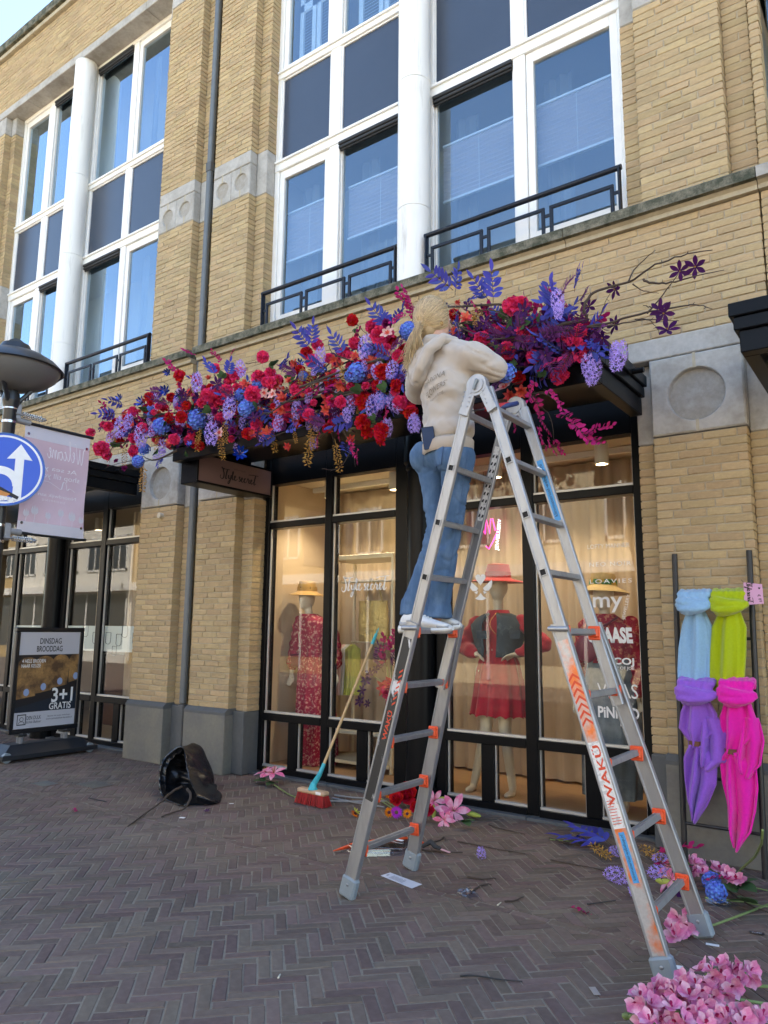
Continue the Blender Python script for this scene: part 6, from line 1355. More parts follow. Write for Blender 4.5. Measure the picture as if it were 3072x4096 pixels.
tag(m.build('bristle', mat('red_bristle', (.40, .012, .012), .6, island=.3), BR, smooth=0), kind='stuff')
m = MB(); c_ = hc_+bdv*.10-pv_*.0405; t_ = MB(); t_.box(-.03, .03, -.0005, .0005, -.012, .012); t_.xf(frame_mat(c_, bdv, pv_, upz)); m.add(t_.v, t_.f); m.build('price_label', M['signwhite'], BR)
# drain grates
for i, (a, lab) in enumerate([((398, 1650), 'grey cast iron grate set in the paving in front of the plinth'), ((182*1.0+15, 1697), 'grey drain grate in the paving on the far left'), ]):
    c = onZ(*a); 
gc = [(onZ(207, 1670), 'worn iron gully grate in the paving, right of the advertising board'), (onZ(98, 1697), 'small gully grate in the paving before the advertising board')]
c0_ = onZ(*[(570/1.508)/K, (1870/1.508+1900)/K]); c1_ = onZ(*[(270/1.508)/K, (1865/1.508+1900)/K])
for c, lab, w in ((c0_, 'worn iron gully grate in the paving between advertising board and rubbish bag', .16), (c1_, 'small iron gully grate in the paving nearest the advertising board', .12)):
    t = thing('gully_grate', (c.x, c.y, 0), lab, 'grate'); m = MB(); m.box(c.x-w, c.x+w, c.y-w*.8, c.y+w*.8, -.03, .004, .003); m.build('grate_frame', M['paver'], t)
    for k in range(7): m = MB(); xx = c.x-w*.8+k*w*1.6/6; m.box(xx-.008, xx+.008, c.y-w*.68, c.y+w*.68, .0045, .009, .001); m.build('grate_bar', M['plinth'], t)
# ============================================================ mannequins and goods in the boutique window
M['mann'] = mat('mannequin_cream', (.66, .58, .44), .35)
def pw(px, z): return px*K*z/FPX
def ringrow(cx, cy, hw, Y, dr=.6, amp=0, nf=9, ph=0, n=72):
    c = onY(cx, cy, Y); r = pw(hw, proj(c)[2])*1.05
    return [c+Vector((math.cos(a)*(r+amp*math.sin(nf*a+ph)), math.sin(a)*(r*dr+amp*math.sin(nf*a+ph)), 0)) for a in [2*math.pi*k/n for k in range(n)]]
def rows_loft(rows, Y, name, mt, par, scallop=0, cap=False, smooth=0):
    R_ = []
    for i in range(len(rows)-1):
        a, b = rows[i], rows[i+1]
        for t in [k/4 for k in range(4)]: q = [a[j]+(b[j]-a[j])*t for j in range(len(a))]; R_.append(ringrow(q[0], q[1], q[2], Y, q[3], q[4], 11, .4*q[1]*.02))
    q = rows[-1]; last = ringrow(q[0], q[1], q[2], Y, q[3], q[4], 11, .4*q[1]*.02)
    if scallop: last = [p+Vector((0, 0, scallop*abs(math.sin(k*math.pi/4)))) for k, p in enumerate(last)]
    R_.append(last); m = MB(); m.loft(R_, cap=cap); return m.build(name, mt, par, smooth=smooth)
def hat(c, rb, rc, h, mt, band, par, brim_t=-.02, tilt=0):
    m = MB(); m.lathe([(rb, brim_t), (rb-.01, brim_t+.012), (rc+.02, .012), (rc, .03), (rc*.96, h*.6), (rc*.86, h*.95), (rc*.5, h), (0, h*.9)], (0, 0, 0), 40); m.lathe([(rb, brim_t), (rc, -.002), (0, .0)], (0, 0, 0), 40)
    m.xf(Matrix.Translation(c) @ Euler((tilt, .03, 0)).to_matrix().to_4x4()); o = m.build('hat', mt, par, smooth=40)
    b = MB(); b.lathe([(rc+.003, .03), (rc*.985+.003, .075)], (0, 0, 0), 40); b.xf(Matrix.Translation(c) @ Euler((tilt, .03, 0)).to_matrix().to_4x4()); link('hat_band', b.mesh('hat_band', band, wloc(par), 0), o); return o
def mannequin(label, Y, J, base):
    t = thing('mannequin', (onY(*base, Y).x, Y, .066), label, 'mannequin'); P = lambda k: onY(J[k][0], J[k][1], Y+(J[k][2] if len(J[k]) > 2 else 0))
    b = MB(); h = P('head'); b.ell(h, .088, .105, .125, 20, 14); b.ell(h+Vector((0, -.03, -.07)), .06, .065, .06, 14, 10); b.ell(h+Vector((0, -.112, -.012)), .011, .018, .026, 8, 6)
    nk = P('neck'); b.tube([h-upz*.06, nk+upz*.02, nk-upz*.08], [.048, .046, .07], 14); wa = P('waist'); b.ell(nk-upz*.2, .15, .09, .19, 14, 10); b.ell(wa, .12, .09, .16, 14, 10); hp = P('hip'); b.ell(hp, .15, .11, .14, 14, 10)
    for s in 'LR':
        limb(b, [P('sh'+s), P('el'+s), P('ha'+s)], [.055, .042, .03], 10)
        hd_ = P('ha'+s); ed = (hd_-P('el'+s)).normalized(); hand(b, hd_, ed if 'hd' not in J else Vector(J['hd'][s]), (0, -.3, -.5), .95)
        f = P('ft'+s); f.z = .10; kn = hp.lerp(f, .48)+Vector((0, -.01, 0)); limb(b, [hp.lerp(Vector((f.x, f.y, hp.z)), .55), kn, f+upz*.02], [.09, .058, .036], 14); b.ell(f+Vector((0, -.06, -.02)), .036, .10, .032, 12, 8)
    fuse(b, .012, 5, 'mannequin_body', M['mann'], t); return t, P
def sleeves(P, par, mt, rs=(.075, .085, .05), end=.92, name='sleeve', puff=None):
    for s in 'LR':
        m = MB(); a, e, h = P('sh'+s), P('el'+s), P('ha'+s); limb(m, [a, a.lerp(e, .5), e, e.lerp(h, .6), e.lerp(h, end)], [rs[0], rs[1], rs[1]*1.0, rs[1]*.98, rs[2]], 14)
        fuse(m, .012, 5, name, mt, par, lambda v, n: .008*noise.noise(v*14)+.006*math.sin(v.z*60+v.x*20))
M['redlace'] = mat('crimson_lace', (.40, .003, .018), .85, var=.12, scale=60, bump=.6, bscale=90, bdist=.004, sheen=.3); M['darkdenim'] = mat('dark_denim', (.035, .05, .065), .85, var=.2, scale=30, col2=(.13, .15, .16), c2scale=8, c2lo=.6, c2hi=.72, bump=.4, bscale=200)
M['redfelt'] = mat('red_felt', (.46, .004, .007), .9, sheen=.4); M['redband'] = mat('red_band', (.32, .004, .01), .7); M['tanfelt'] = mat('tan_felt', (.55, .33, .10), .9, sheen=.3); M['studs'] = mat('studded_band', (.50, .30, .09), .7, col2=(.08, .05, .02), c2scale=28, c2lo=.62, c2hi=.66)
M['straw'] = mat('straw', (.50, .36, .16), .85, var=.25, scale=60, bump=.6, bscale=120, bdist=.003); M['granny'] = mat('crochet_band', (.55, .40, .08), .9, col2=(.05, .22, .09), c2scale=22, c2lo=.46, c2hi=.52, hue=.08, island=.05, var=.3, scale=30)
M['floralred'] = mat('red_print_cloth', (.34, .012, .05), .85, col2=(.62, .30, .26), c2scale=34, c2lo=.52, c2hi=.60, var=.15, scale=20, trans=.08); M['floralblouse'] = mat('plum_print_cloth', (.33, .012, .04), .85, col2=(.55, .20, .13), c2scale=26, c2lo=.52, c2hi=.60, var=.2, scale=18, trans=.08)
M['bluejean'] = mat('washed_denim', (.11, .15, .19), .9, var=.15, scale=10, col2=(.20, .24, .27), c2scale=5); M['maroon'] = mat('maroon_leather', (.17, .008, .04), .45, bump=.2)
# red hat
Y2 = 6.25
J = dict(head=(1076, 1266), neck=(1076, 1322), shL=(1030, 1344), shR=(1126, 1344), elL=(1000, 1398, -.02), elR=(1176, 1392, -.02), haL=(1030, 1413, -.14), haR=(1116, 1413, -.14), waist=(1076, 1400), hip=(1078, 1450), ftL=(1024, 1722), ftR=(1108, 1730), hd=dict(L=(.7, -.5, -.2), R=(-.7, -.5, -.2)))
mq, P2 = mannequin('mannequin in a red felt hat, crimson lace dress and ripped denim waistcoat, hands on hips', Y2, J, (1070, 1722))
hat(P2('head')+Vector((0, 0, .055)), .245, .118, .155, M['redfelt'], M['redband'], mq)
rows_loft([(1076, 1318, 22, .9, 0), (1076, 1335, 30, .75, .002), (1077, 1350, 43, .6, .004), (1077, 1380, 36, .62, .005), (1077, 1405, 31, .66, .006), (1077, 1430, 43, .66, .010), (1077, 1462, 50, .64, .012), (1078, 1466, 50, .66, .016), (1079, 1510, 56, .66, .020), (1079, 1548, 61, .66, .026)], Y2, 'dress', M['redlace'], mq, scallop=.02)
sleeves(P2, mq, M['redlace'], (.068, .072, .042), .88)
def vest(rows, Y, par):
    R_ = []
    for cx, cy, hw, dr in rows:
        c = onY(cx, cy, Y); r = pw(hw, proj(c)[2])*1.05; a0, a1 = -math.pi/2+.30, 1.5*math.pi-.30; n = 40
        R_.append([c+Vector((math.cos(a)*r, math.sin(a)*r*dr, 0)) for a in [a0+(a1-a0)*k/n for k in range(n+1)]])
    m = MB(); m.loft(R_, cap=False, closed=False); o = m.build('denim_waistcoat', M['darkdenim'], par, smooth=0); s = o.modifiers.new('thick', 'SOLIDIFY'); s.thickness = .012; return o
vo = vest([(1077, 1325, 27, 1.0), (1077, 1330, 38, .88), (1077, 1336, 48, .80), (1077, 1350, 60, .74), (1077, 1365, 58, .76), (1077, 1385, 53, .80), (1077, 1405, 48, .86), (1077, 1418, 50, .88)], Y2, mq)
for sx_ in (1040, 1112):
    m = MB(); c = onY(sx_, 1368, Y2-.185); m.box(c.x-.05, c.x+.05, c.y, c.y+.012, c.z-.05, c.z+.02, .004); m.box(c.x-.052, c.x+.052, c.y-.006, c.y+.004, c.z+.0, c.z+.024, .003); o = m.mesh('pocket', M['darkdenim'], wloc(mq)); link('pocket', o, vo)
m = MB(); ch = [onY(1076+18*math.sin(t*math.pi)*(1 if k else -1), 1322+52*t, Y2-.12-.03*t) for k in (0, 1) for t in [i/8 for i in range(9)]]; m.tube(ch[:9], .0025, 5); m.tube(ch[9:], .0025, 5); c = ch[8]; m.ell(c-upz*.03, .018, .006, .024, 10, 8); m.build('necklace', M['gold'], mq, smooth=0)
# straw hat
Y3 = 6.3
J = dict(head=(1303, 1285), neck=(1306, 1330), shL=(1268, 1350), shR=(1362, 1350), elL=(1250, 1430), elR=(1384, 1430), haL=(1246, 1500, -.03), haR=(1376, 1508, -.03), waist=(1318, 1420), hip=(1320, 1465), ftL=(1296, 1740), ftR=(1352, 1748))
mq3, P3 = mannequin('mannequin in straw hat, red printed blouse and jeans behind the white brand lettering', Y3, J, (1320, 1740))
hat(P3('head')+Vector((0, 0, .05)), .225, .115, .135, M['straw'], M['granny'], mq3, -.035, -.06)
rows_loft([(1306, 1326, 20, .9, 0), (1308, 1340, 36, .7, .003), (1312, 1352, 54, .6, .004), (1316, 1385, 52, .62, .007), (1318, 1415, 44, .68, .010), (1319, 1432, 48, .7, .012)], Y3, 'blouse', M['floralblouse'], mq3); sleeves(P3, mq3, M['floralblouse'], (.072, .075, .045), .85)
rows_loft([(1319, 1424, 46, .7, 0), (1320, 1465, 54, .7, .003), (1321, 1520, 58, .7, .008), (1322, 1600, 60, .75, .012), (1323, 1720, 58, .8, .014)], Y3, 'jeans', M['bluejean'], mq3)
m = MB(); c = onY(1268, 1400, Y3-.18); m.ell(c, .10, .035, .12, 16, 10); m.build('shoulder_bag', M['maroon'], mq3, smooth=0)
m = MB(); m.tube([onY(1275, 1385, Y3-.17), onY(1300, 1355, Y3-.17), onY(1335, 1333, Y3-.10)], .010, 6); m.build('bag_strap', M['maroon'], mq3, smooth=0)
# long dress
Y1 = 6.35
J = dict(head=(663, 1292), neck=(668, 1330), shL=(648, 1342), shR=(712, 1342), elL=(640, 1400), elR=(722, 1400), haL=(630, 1452, -.03), haR=(724, 1452), waist=(680, 1410), hip=(682, 1450), ftL=(668, 1668), ftR=(700, 1672))
mq1, P1 = mannequin('mannequin in a tan hat and long red printed dress behind the leftmost boutique window', Y1, J, (680, 1668))
hat(P1('head')+Vector((0, 0, .05)), .20, .112, .145, M['tanfelt'], M['studs'], mq1)
rows_loft([(668, 1326, 18, .9, 0), (676, 1342, 36, .65, .003), (679, 1370, 36, .66, .005), (680, 1410, 31, .7, .008), (681, 1450, 39, .72, .012), (682, 1530, 42, .8, .022), (683, 1648, 44, .85, .030)], Y1, 'dress', M['floralred'], mq1); sleeves(P1, mq1, M['floralred'], (.07, .082, .055), .75)
m = MB(); c = onY(640, 1424, Y1-.06); m.box(c.x-.07, c.x+.07, c.y-.03, c.y+.03, c.z-.08, c.z+.06, .01); m.build('handbag', M['maroon'], mq1)
# gold tote on a clothes rail
RK = thing('clothes_rail', (-4.7, 6.5, .066), 'cream metal clothes rail with shelf behind the lettering on the second window', 'rack'); M['creammetal'] = mat('cream_metal', (.68, .62, .46), .5)
yr = 6.55; a = onY(738, 1215, yr); xr0, xr1 = a.x, onY(872, 1215, yr).x; zt_ = a.z; m = MB()
for x in (xr0, xr1): 
    for yy in (yr-.2, yr+.25): m.box(x-.015, x+.015, yy-.015, yy+.015, .066, zt_, .003)
m.build('rail_post', M['creammetal'], RK); m = MB(); m.box(xr0-.02, xr1+.02, yr-.22, yr+.27, zt_, zt_+.05, .004); m.build('rail_top', M['creammetal'], RK)
m = MB(); zb1 = onY(800, 1256, yr).z; m.tube([(xr0, yr, zb1), (xr1, yr, zb1)], .013, 10); zb2 = onY(800, 1388, yr).z; m.tube([(xr0, yr+.2, zb2), (xr1, yr+.2, zb2)], .011, 10); m.build('hanging_bar', M['creammetal'], RK, smooth=40)
for zz in (.12, .42): m = MB(); m.box(xr0, xr1, yr-.25, yr+.25, zz, zz+.035, .004); m.build('shelf', M['creammetal'], RK)
TB = thing('tote_bag', onY(806, 1385, 6.42), 'crinkled gold leather tote bag hanging in the second shop window', 'bag'); M['goldleather'] = mat('gold_leather', (.48, .37, .14), .38, metal=.65, var=.2, scale=8, bump=.8, bscale=18, bdist=.02)
R_ = [ringrow(cx, cy, hw, 6.42, .32, .01, 5, cy) for cx, cy, hw in ((806, 1386, 34), (806, 1370, 38), (806, 1340, 37), (807, 1315, 35), (808, 1298, 36))]; m = MB(); m.loft(R_, cap=False); m.add(R_[0], [tuple(range(len(R_[0])))]); m.build('bag_body', M['goldleather'], TB, smooth=0)
m = MB(); 
for dx in (-.06, .06): p0, p1 = onY(790, 1300, 6.42+dx), onY(826, 1300, 6.42+dx); tp = onY(808, 1256, 6.5); m.tube([p0, p0.lerp(tp, .6)+Vector((-.03, 0, 0)), tp+Vector((0, dx, .03)), p1.lerp(tp, .6)+Vector((.03, 0, 0)), p1], .007, 6)
m.build('bag_handle', M['goldleather'], TB, smooth=0)
for k, (x, c_, lab) in enumerate([(752, (.55, .60, .62), 'pale cardigan hanging on the clothes rail'), (762, (.42, .50, .10), 'lime cardigan hanging on the clothes rail'), (745, (.60, .42, .42), 'dusty pink cardigan hanging on the clothes rail')]):
    t = thing('garment', onY(x, 1400, yr+.2), lab, 'clothes'); rr2 = [(x, 1392, 5, .9, 0), (x, 1402, 14, 1.3, .003), (x, 1440, 13, 1.4, .006), (x, 1500, 15, 1.5, .01)]; rows_loft(rr2, yr+.2, 'garment_cloth', mat('garment_%d' % k, c_, .9), t)
# vase of flowers
VS = thing('flower_vase', onY(848, 1545, 6.25), 'vase of coral and purple artificial flowers behind the second window', 'vase'); c = onY(850, 1525, 6.25); m = MB(); m.lathe([(.05, -.12), (.085, -.05), (.08, .06), (.05, .12), (.055, .14)], c, 20); m.build('vase_body', M['maroon'], VS, smooth=40)
vsr = random.Random(2)
for x, y, k, s in ((843, 1492, 'pink0', 1.0), (852, 1480, 'coral0', 1.5), (832, 1488, 'coral1', 1.3), (858, 1505, 'pink1', 1.1), (846, 1506, 'pale0', .8), (836, 1440, 'mag0', .9), (845, 1415, 'mag1', .9), (852, 1400, 'mag2', .8), (828, 1452, 'fern0', 1), (850, 1450, 'fern1', 1), (790, 1470, 'clem0', .6), (800, 1455, 'clem1', .6), (783, 1492, 'clem2', .6), (778, 1515, 'clem0', .6), (795, 1520, 'clem1', .5), (812, 1447, 'clem2', .5)):
    p = onY(x, y, 6.2); put(k, along(p, (vsr.gauss(0, .3), -.2, 1), s) if k[:3] in ('mag', 'fer') else aim(p, (vsr.gauss(0, .3), -1, .3), s, None, vsr), VS)
m = MB(); 
for pts in ([(848, 1520), (820, 1470), (800, 1455), (780, 1490), (778, 1520)], [(850, 1520), (845, 1450), (850, 1400)], [(846, 1520), (836, 1440)]): m.tube([onY(x, y, 6.22) for x, y in pts], .005, 5)
m.build('stem', FM['stem'], VS, smooth=0)
# added glowing tubes, standing in for a neon sign reflected in the shop glass
NS = thing('neon_reflection', onY(1060, 1190, 6.9), 'pink and white glowing tubes standing in for a reflected neon sign, above the red hat', 'sign'); npk = mat('neon_pink', (.9, .1, .5), .4, emit=((1, .05, .42), .45)); nwh = mat('neon_white', (.9, .9, .9), .4, emit=((.85, .9, 1), .6))
for pts in ([(1035, 1155), (1040, 1122), (1045, 1150)], [(1048, 1154), (1050, 1120), (1058, 1152), (1060, 1120)], [(1079, 1122), (1074, 1150), (1066, 1168), (1056, 1186), (1050, 1180)], [(1064, 1120), (1070, 1146)]):
    m = MB(); m.tube([onY(x, y, 6.9) for x, y in pts], .008, 6); m.build('reflected_tube', npk, NS, smooth=0)
c = onY(1077, 1155, 6.89); letter('JEWELLERY', nwh, frame_mat(c, (.12, 0, 1), (0, 1, 0), (-1, 0, .12)), NS, width=.33, height=.05, bold=.012)
m = MB(); m.tube([onY(1045, 1122, 6.92), onY(1045, 1122, 6.92)+upz*.6], .003, 4); m.build('cord', M['rubber'], NS)  # cord added to hold up the stand-in tubes
# ============================================================ lettering on the glass
YG = 5.8985; DEC = bout
def decal(txt, x0, x1, y, hpx, mt=None, **k):
    a, b = onY(x0, y, YG), onY(x1, y, YG); c = (a+b)/2; dz = proj(c)[2]
    me = text_mesh(txt, mt or M['signwhite'], width=abs(b.x-a.x), height=pw(hpx, dz), **k); me.transform(Matrix.Translation(Vector((c.x, YG, c.z))-wloc(bout))); return link('window_lettering', me, bout)
decal('LOFTY MANNER', 1269, 1360, 1179, 9.5); decal('NEO NOIR', 1273, 1363, 1218, 9.5, space=1.2); decal('LOAVIES', 1274, 1365, 1255, 9, bold=.008, space=1.3); decal('my', 1281, 1345, 1306, 34, bold=.01)
c = onY(1353, 1311, YG); me = text_mesh('JEWELLERY', M['signwhite'], width=.20, height=.032); me.transform(frame_mat(Vector((c.x, YG, c.z))-wloc(bout), (.25, 0, .97), (0, 1, 0), (-.97, 0, .25))); link('window_lettering', me, bout)
decal('CHAASE', 1268, 1367, 1372, 34, bold=.05, shear=-.1); decal('theCOJ', 1290, 1370, 1430, 19, bold=.03); decal('CUP OF JOE', 1318, 1370, 1444, 8, bold=.01); decal('VILAS', 1290, 1378, 1492, 30); decal('PiNNED', 1292, 1381, 1540, 24, bold=.03); decal('BY K', 1340, 1378, 1560, 20, bold=.03)
gf = lambda x, y: Vector((_o.x+x*_u, YG, _o.z+y*_u*1.0))
_a = onY(737, 1280, YG); _b = onY(842, 1280, YG); _u = abs(_b.x-_a.x)/4.5; _o = Vector((_a.x, 0, _a.z))
for pts in STY: stroke(pts, .065, bout, M['signwhite'], gf, 'window_script')
decal('BOUTIQUE', 773, 806, 1253, 5, space=1.3)
c = onY(1038, 1268, YG); uu = pw(28, proj(c)[2]); gl_ = lambda x, y: Vector((c.x+x*uu, YG, c.z+y*uu))
def emblem(poly): m = MB(); m.add([gl_(*p) for p in poly], [tuple(range(len(poly)))]); m.build('window_emblem', M['signwhite'], bout)
emblem([(0, .12), (-.42, .62), (-.44, .85), (-.25, 1.0), (-.05, .93), (0, .78), (.05, .93), (.25, 1.0), (.44, .85), (.42, .62)])
emblem([(-.98, .55), (-.2, -.1), (-.35, -.3), (-.7, -.3), (-.95, 0), (-1.02, .3)]); emblem([(.98, .55), (1.02, .3), (.95, 0), (.7, -.3), (.35, -.3), (.2, -.1)])
emblem([(-.55, -.42), (-.3, -.55), (-.22, -.3), (-.4, -.34)]); emblem([(.55, -.42), (.4, -.34), (.22, -.3), (.3, -.55)]); emblem([(0, -.45), (-.22, -.72), (-.5, -.88), (-.2, -1.0), (.2, -1.0), (.5, -.88), (.22, -.72)])
# ============================================================ scarf rack at the right
M['rackblk'] = mat('rack_black', (.012, .012, .013), .45)
RA = thing('display_ladder', (-1.2, 5.35, 0), 'black metal display ladder with coloured scarves leaning on the right pilaster', 'rack')
lb, lt = onY(1480, 1870, 5.36), onY(1457, 1197, 5.505); rb_, rt = onY(1655, 1915, 5.36), onY(1618, 1189, 5.505); lb.z = rb_.z = 0
m = MB(); m.tube([lb, lt], .019, 10); m.build('rack_post', M['rackblk'], RA, smooth=40); m = MB(); m.tube([rb_, rt], .019, 10); m.build('rack_post', M['rackblk'], RA, smooth=40)
def rk(t): return lb.lerp(lt, t), rb_.lerp(rt, t)
for yl in (1282, 1378, 1475, 1572, 1672, 1772):
    zz = onY(1470, yl, 5.43).z; t = zz/lt.z; a, b = rk(t); m = MB(); m.tube([a, b], .011, 8); m.build('rack_rung', M['rackblk'], RA, smooth=40)
def wool(nm, c): return mat(nm, c, .95, var=.10, scale=70, bump=.7, bscale=240, bdist=.003, sheen=.35, spec=.1)
def scarf(label, mt, knot, rows, Y=5.36, band=None, tails=(), seed=0):
    cx, cy, hw, hh = knot; t = thing('scarf', onY(cx, cy, Y), label, 'scarf', 'woollen scarves on the black display ladder'); rs = random.Random(seed)
    c = onY(cx, cy, Y-.02); z_ = proj(c)[2]; w, h = pw(hw, z_), pw(hh, z_); m = MB()
    # loop over the rung
    for k in range(6): q = (k-2.5)/2.5; m.tube([c+Vector((q*w*.62, .06, h*.2)), c+Vector((q*w*.70, .03, h*(.88-.06*(k % 2)))), c+Vector((q*w*.70, -.03, h*.60)), c+Vector((q*w*.45, -.045, -h*.1))], [.020, .023, .024, .018], 8)
    # wrap of the knot
    n = 18
    for k, (dz_, rr2, th_) in enumerate(((.22, .86, .021), (.05, .98, .025), (-.18, 1.0, .027), (-.40, .90, .025), (-.60, .70, .022))):
        pts = [c+Vector((math.cos(a)*w*.88*rr2, -.03-.042*math.sin(a)-.006*k*(k % 2), h*dz_-h*.20*math.cos(a)*(1.0-.45*k)-h*.22*math.sin(a))) for a in [math.pi*i/n for i in range(n+1)]]; m.tube(pts, [th_*(.6+.4*math.sin(math.pi*i/n)) for i in range(n+1)], 8)
    m.ell(c+Vector((0, .01, -h*.1)), w*.70, .045, h*.55, 14, 10)
    k_o = fuse(m, .0075, 3, 'knot', mt, t, lambda v, n_: .004*noise.noise(v*40))
    R_ = []; rws = []
    for i in range(len(rows)-1):
        a, b = rows[i], rows[i+1]
        for f in [q/5 for q in range(5)]: rws.append([a[j]+(b[j]-a[j])*f for j in range(len(a))])
    rws.append(rows[-1])
    for i, (x, y, h_, d, f) in enumerate(rws):
        p = onY(x, y, Y); r = pw(h_, proj(p)[2]); row = []
        for k in range(64):
            a = 2*math.pi*k/64; fold = 1+1.5*f*math.sin(a*5+seed+.10*i)+f*.8*math.sin(a*9+seed*2-.06*i)
            row.append(p+Vector((r*math.cos(a)*(1+.25*f*math.sin(a*5+seed)), d*math.sin(a)*fold, .004*noise.noise(Vector((a*3, i*.4, seed))))))
        R_.append(row)
    m = MB(); m.loft(R_, cap=True); m.build('hanging_end', mt, t, smooth=0)
    for tail in tails:
        G_ = []
        for j in range(31):
            v = j/30*(len(tail)-1); i = min(int(v), len(tail)-2); f_ = v-i; x, y, h_ = [tail[i][q]+(tail[i+1][q]-tail[i][q])*f_ for q in range(3)]; p = onY(x, y, Y-.03); r = pw(h_, proj(p)[2]); vv = j/30; row = []
            for k in range(37):
                u = -1+2*k/36; row.append(p+Vector((r*(u+.12*math.sin(4*u+2*vv+seed)), -.030*math.sin(2.3*math.pi*u+2.5*vv+seed)*(.4+.6*min(1, vv*2.5))*min(1, h_/14)-.012*math.sin(5*u+6*vv), .012*math.sin(3*u+seed)*vv)))
            G_.append(row)
        m = MB(); m.loft(G_, cap=False, closed=False); o = m.build('folded_tail', mt, t, smooth=0); sd2 = o.modifiers.new('thick', 'SOLIDIFY'); sd2.thickness = .011; sd2.offset = 0
    if band:
        x, y, h_ = band; p = onY(x, y, Y-.0); r = pw(h_, proj(p)[2]); m = MB(); m.loft([[p+Vector((math.cos(a)*r, -.0+.052*math.sin(a), dz_)) for a in [2*math.pi*k/24 for k in range(24)]] for dz_ in (-.016, .016)], cap=False); m.build('leather_band', mat('leather_band', (.14, .05, .025), .6), t)
    return t
scarf('light blue woollen scarf knotted on the upper rung, at the left', wool('wool_blue', (.26, .46, .66)), (1502, 1300, 40, 27), [(1503, 1318, 18, .05, .1), (1504, 1350, 30, .05, .25), (1503, 1400, 37, .045, .3), (1501, 1450, 37, .045, .3), (1500, 1490, 35, .04, .25)], seed=1)
scarf('lime green woollen scarf knotted on the upper rung, beside the price tag', wool('wool_lime', (.37, .47, .012)), (1576, 1300, 41, 29), [(1576, 1322, 22, .05, .1), (1574, 1355, 34, .05, .22), (1572, 1410, 35, .05, .25), (1570, 1462, 34, .05, .22), (1570, 1490, 30, .04, .2)], seed=2)
scarf('purple woollen scarf knotted on the lower rung, at the left, with a pointed end', wool('wool_purple', (.27, .10, .55)), (1506, 1492, 46, 28), [(1508, 1512, 24, .055, .1), (1510, 1540, 36, .055, .28), (1508, 1575, 38, .05, .3), (1506, 1602, 17, .04, .25), (1506, 1616, 18, .035, .2)], Y=5.33, band=(1506, 1605, 17), tails=([(1522, 1548, 24), (1530, 1590, 34), (1532, 1640, 30), (1524, 1660, 12)], [(1506, 1610, 12), (1512, 1640, 30), (1510, 1690, 30), (1503, 1735, 20), (1499, 1774, 3)]), seed=3)
scarf('hot pink woollen scarf knotted on the lower rung, longest of the four', wool('wool_pink', (.78, .012, .36)), (1594, 1494, 42, 30), [(1594, 1516, 26, .055, .1), (1596, 1550, 36, .055, .28), (1594, 1590, 32, .05, .3), (1582, 1620, 17, .04, .25), (1580, 1634, 18, .035, .2)], Y=5.33, band=(1582, 1622, 16), tails=([(1612, 1550, 20), (1616, 1600, 28), (1614, 1650, 26), (1612, 1676, 10)], [(1582, 1625, 12), (1590, 1650, 34), (1594, 1700, 36), (1598, 1750, 30), (1596, 1795, 24), (1590, 1835, 4)]), seed=4)
TG = thing('price_tag', onY(1628, 1282, 5.30), 'pink card price tag marked with a heart emblem hanging beside the lime scarf', 'tag'); m = MB(); q = [onY(x, y, 5.30) for x, y in ((1606, 1258), (1646, 1262), (1650, 1304), (1608, 1307))]; m.add(q+[p+Vector((0, .0015, 0)) for p in q], [(0, 1, 2, 3), (4, 5, 6, 7), (0, 1, 5, 4), (1, 2, 6, 5), (2, 3, 7, 6), (3, 0, 4, 7)]); m.build('card', mat('pink_card', (.62, .32, .50), .5), TG)
ct = (q[0]+q[2])/2; uu = .022; c0 = ct+Vector((-.025, -.002, 0)); cu = .030
for pts in STY: stroke(pts, .10, TG, M['ink'], lambda x, y: c0+Vector(((y-.5)*cu*1.1, 0, -(x-2.3)*cu)))
letter('€ 89', M['ink'], frame_mat(ct+Vector((.035, -.002, -.035)), (.2, 0, -1), (0, 1, 0), (1, 0, .2)), TG, width=.05, height=.018)
c2_ = ct+Vector((.035, -.002, .02)); m = MB(); m.add([c2_+Vector((x*.016, 0, y*.016)) for x, y in ((0, .12), (-.42, .62), (-.44, .85), (-.25, 1.0), (0, .78), (.25, 1.0), (.44, .85), (.42, .62))], [tuple(range(8))]); m.build('tag_emblem', M['ink'], TG)
m = MB(); m.tube([q[0]+Vector((.01, 0, -.01)), q[0]+Vector((-.02, .04, .02))], .0015, 4); m.build('string', M['ink'], TG)
# ============================================================ flowers and litter on the paving
hr = random.Random(17)
def g11(x, y, z=.0): return onZ((x/1.8433+1200)/K, (y/1.8433+2900)/K, z)
def g12(x, y, z=.0): return onZ((x/1.9025+2200)/K, (y/1.9025+3200)/K, z)
def g13(x, y, z=.0): return onZ((x/1.3825)/K, (y/1.3825+2900)/K, z)
def g21(x, y, z=.0): return onZ((x/2.0738+1600)/K, (y/2.0738+3450)/K, z)
def rod(pts, r, name, mt, label, cat, grp=None, n=6, jit=.002):
    P = [Vector(p) for p in pts]; Q = []
    for i in range(len(P)-1):
        a, b, c, d = P[max(0, i-1)], P[i], P[i+1], P[min(len(P)-1, i+2)]
        for t in [k/5 for k in range(5)]: Q.append(.5*((2*b)+(c-a)*t+(2*a-5*b+4*c-d)*t*t+(3*b-a-3*c+d)*t**3)+Vector((hr.gauss(0, jit), hr.gauss(0, jit), 0)))
    Q.append(P[-1]); m = MB(); L_ = len(Q); m.tube(Q, [max(.0012, r*(1-.5*i/L_)) for i in range(L_)], n); c = Q[0].copy(); c.z = 0; m.v = [tuple(Vector(v)-c) for v in m.v]; o = m.build(name, mt, None, smooth=0); o.location = c; return tag(o, label, cat, grp)
TOC = lambda p: (Vector((0, 0, 1.5))-p).normalized()
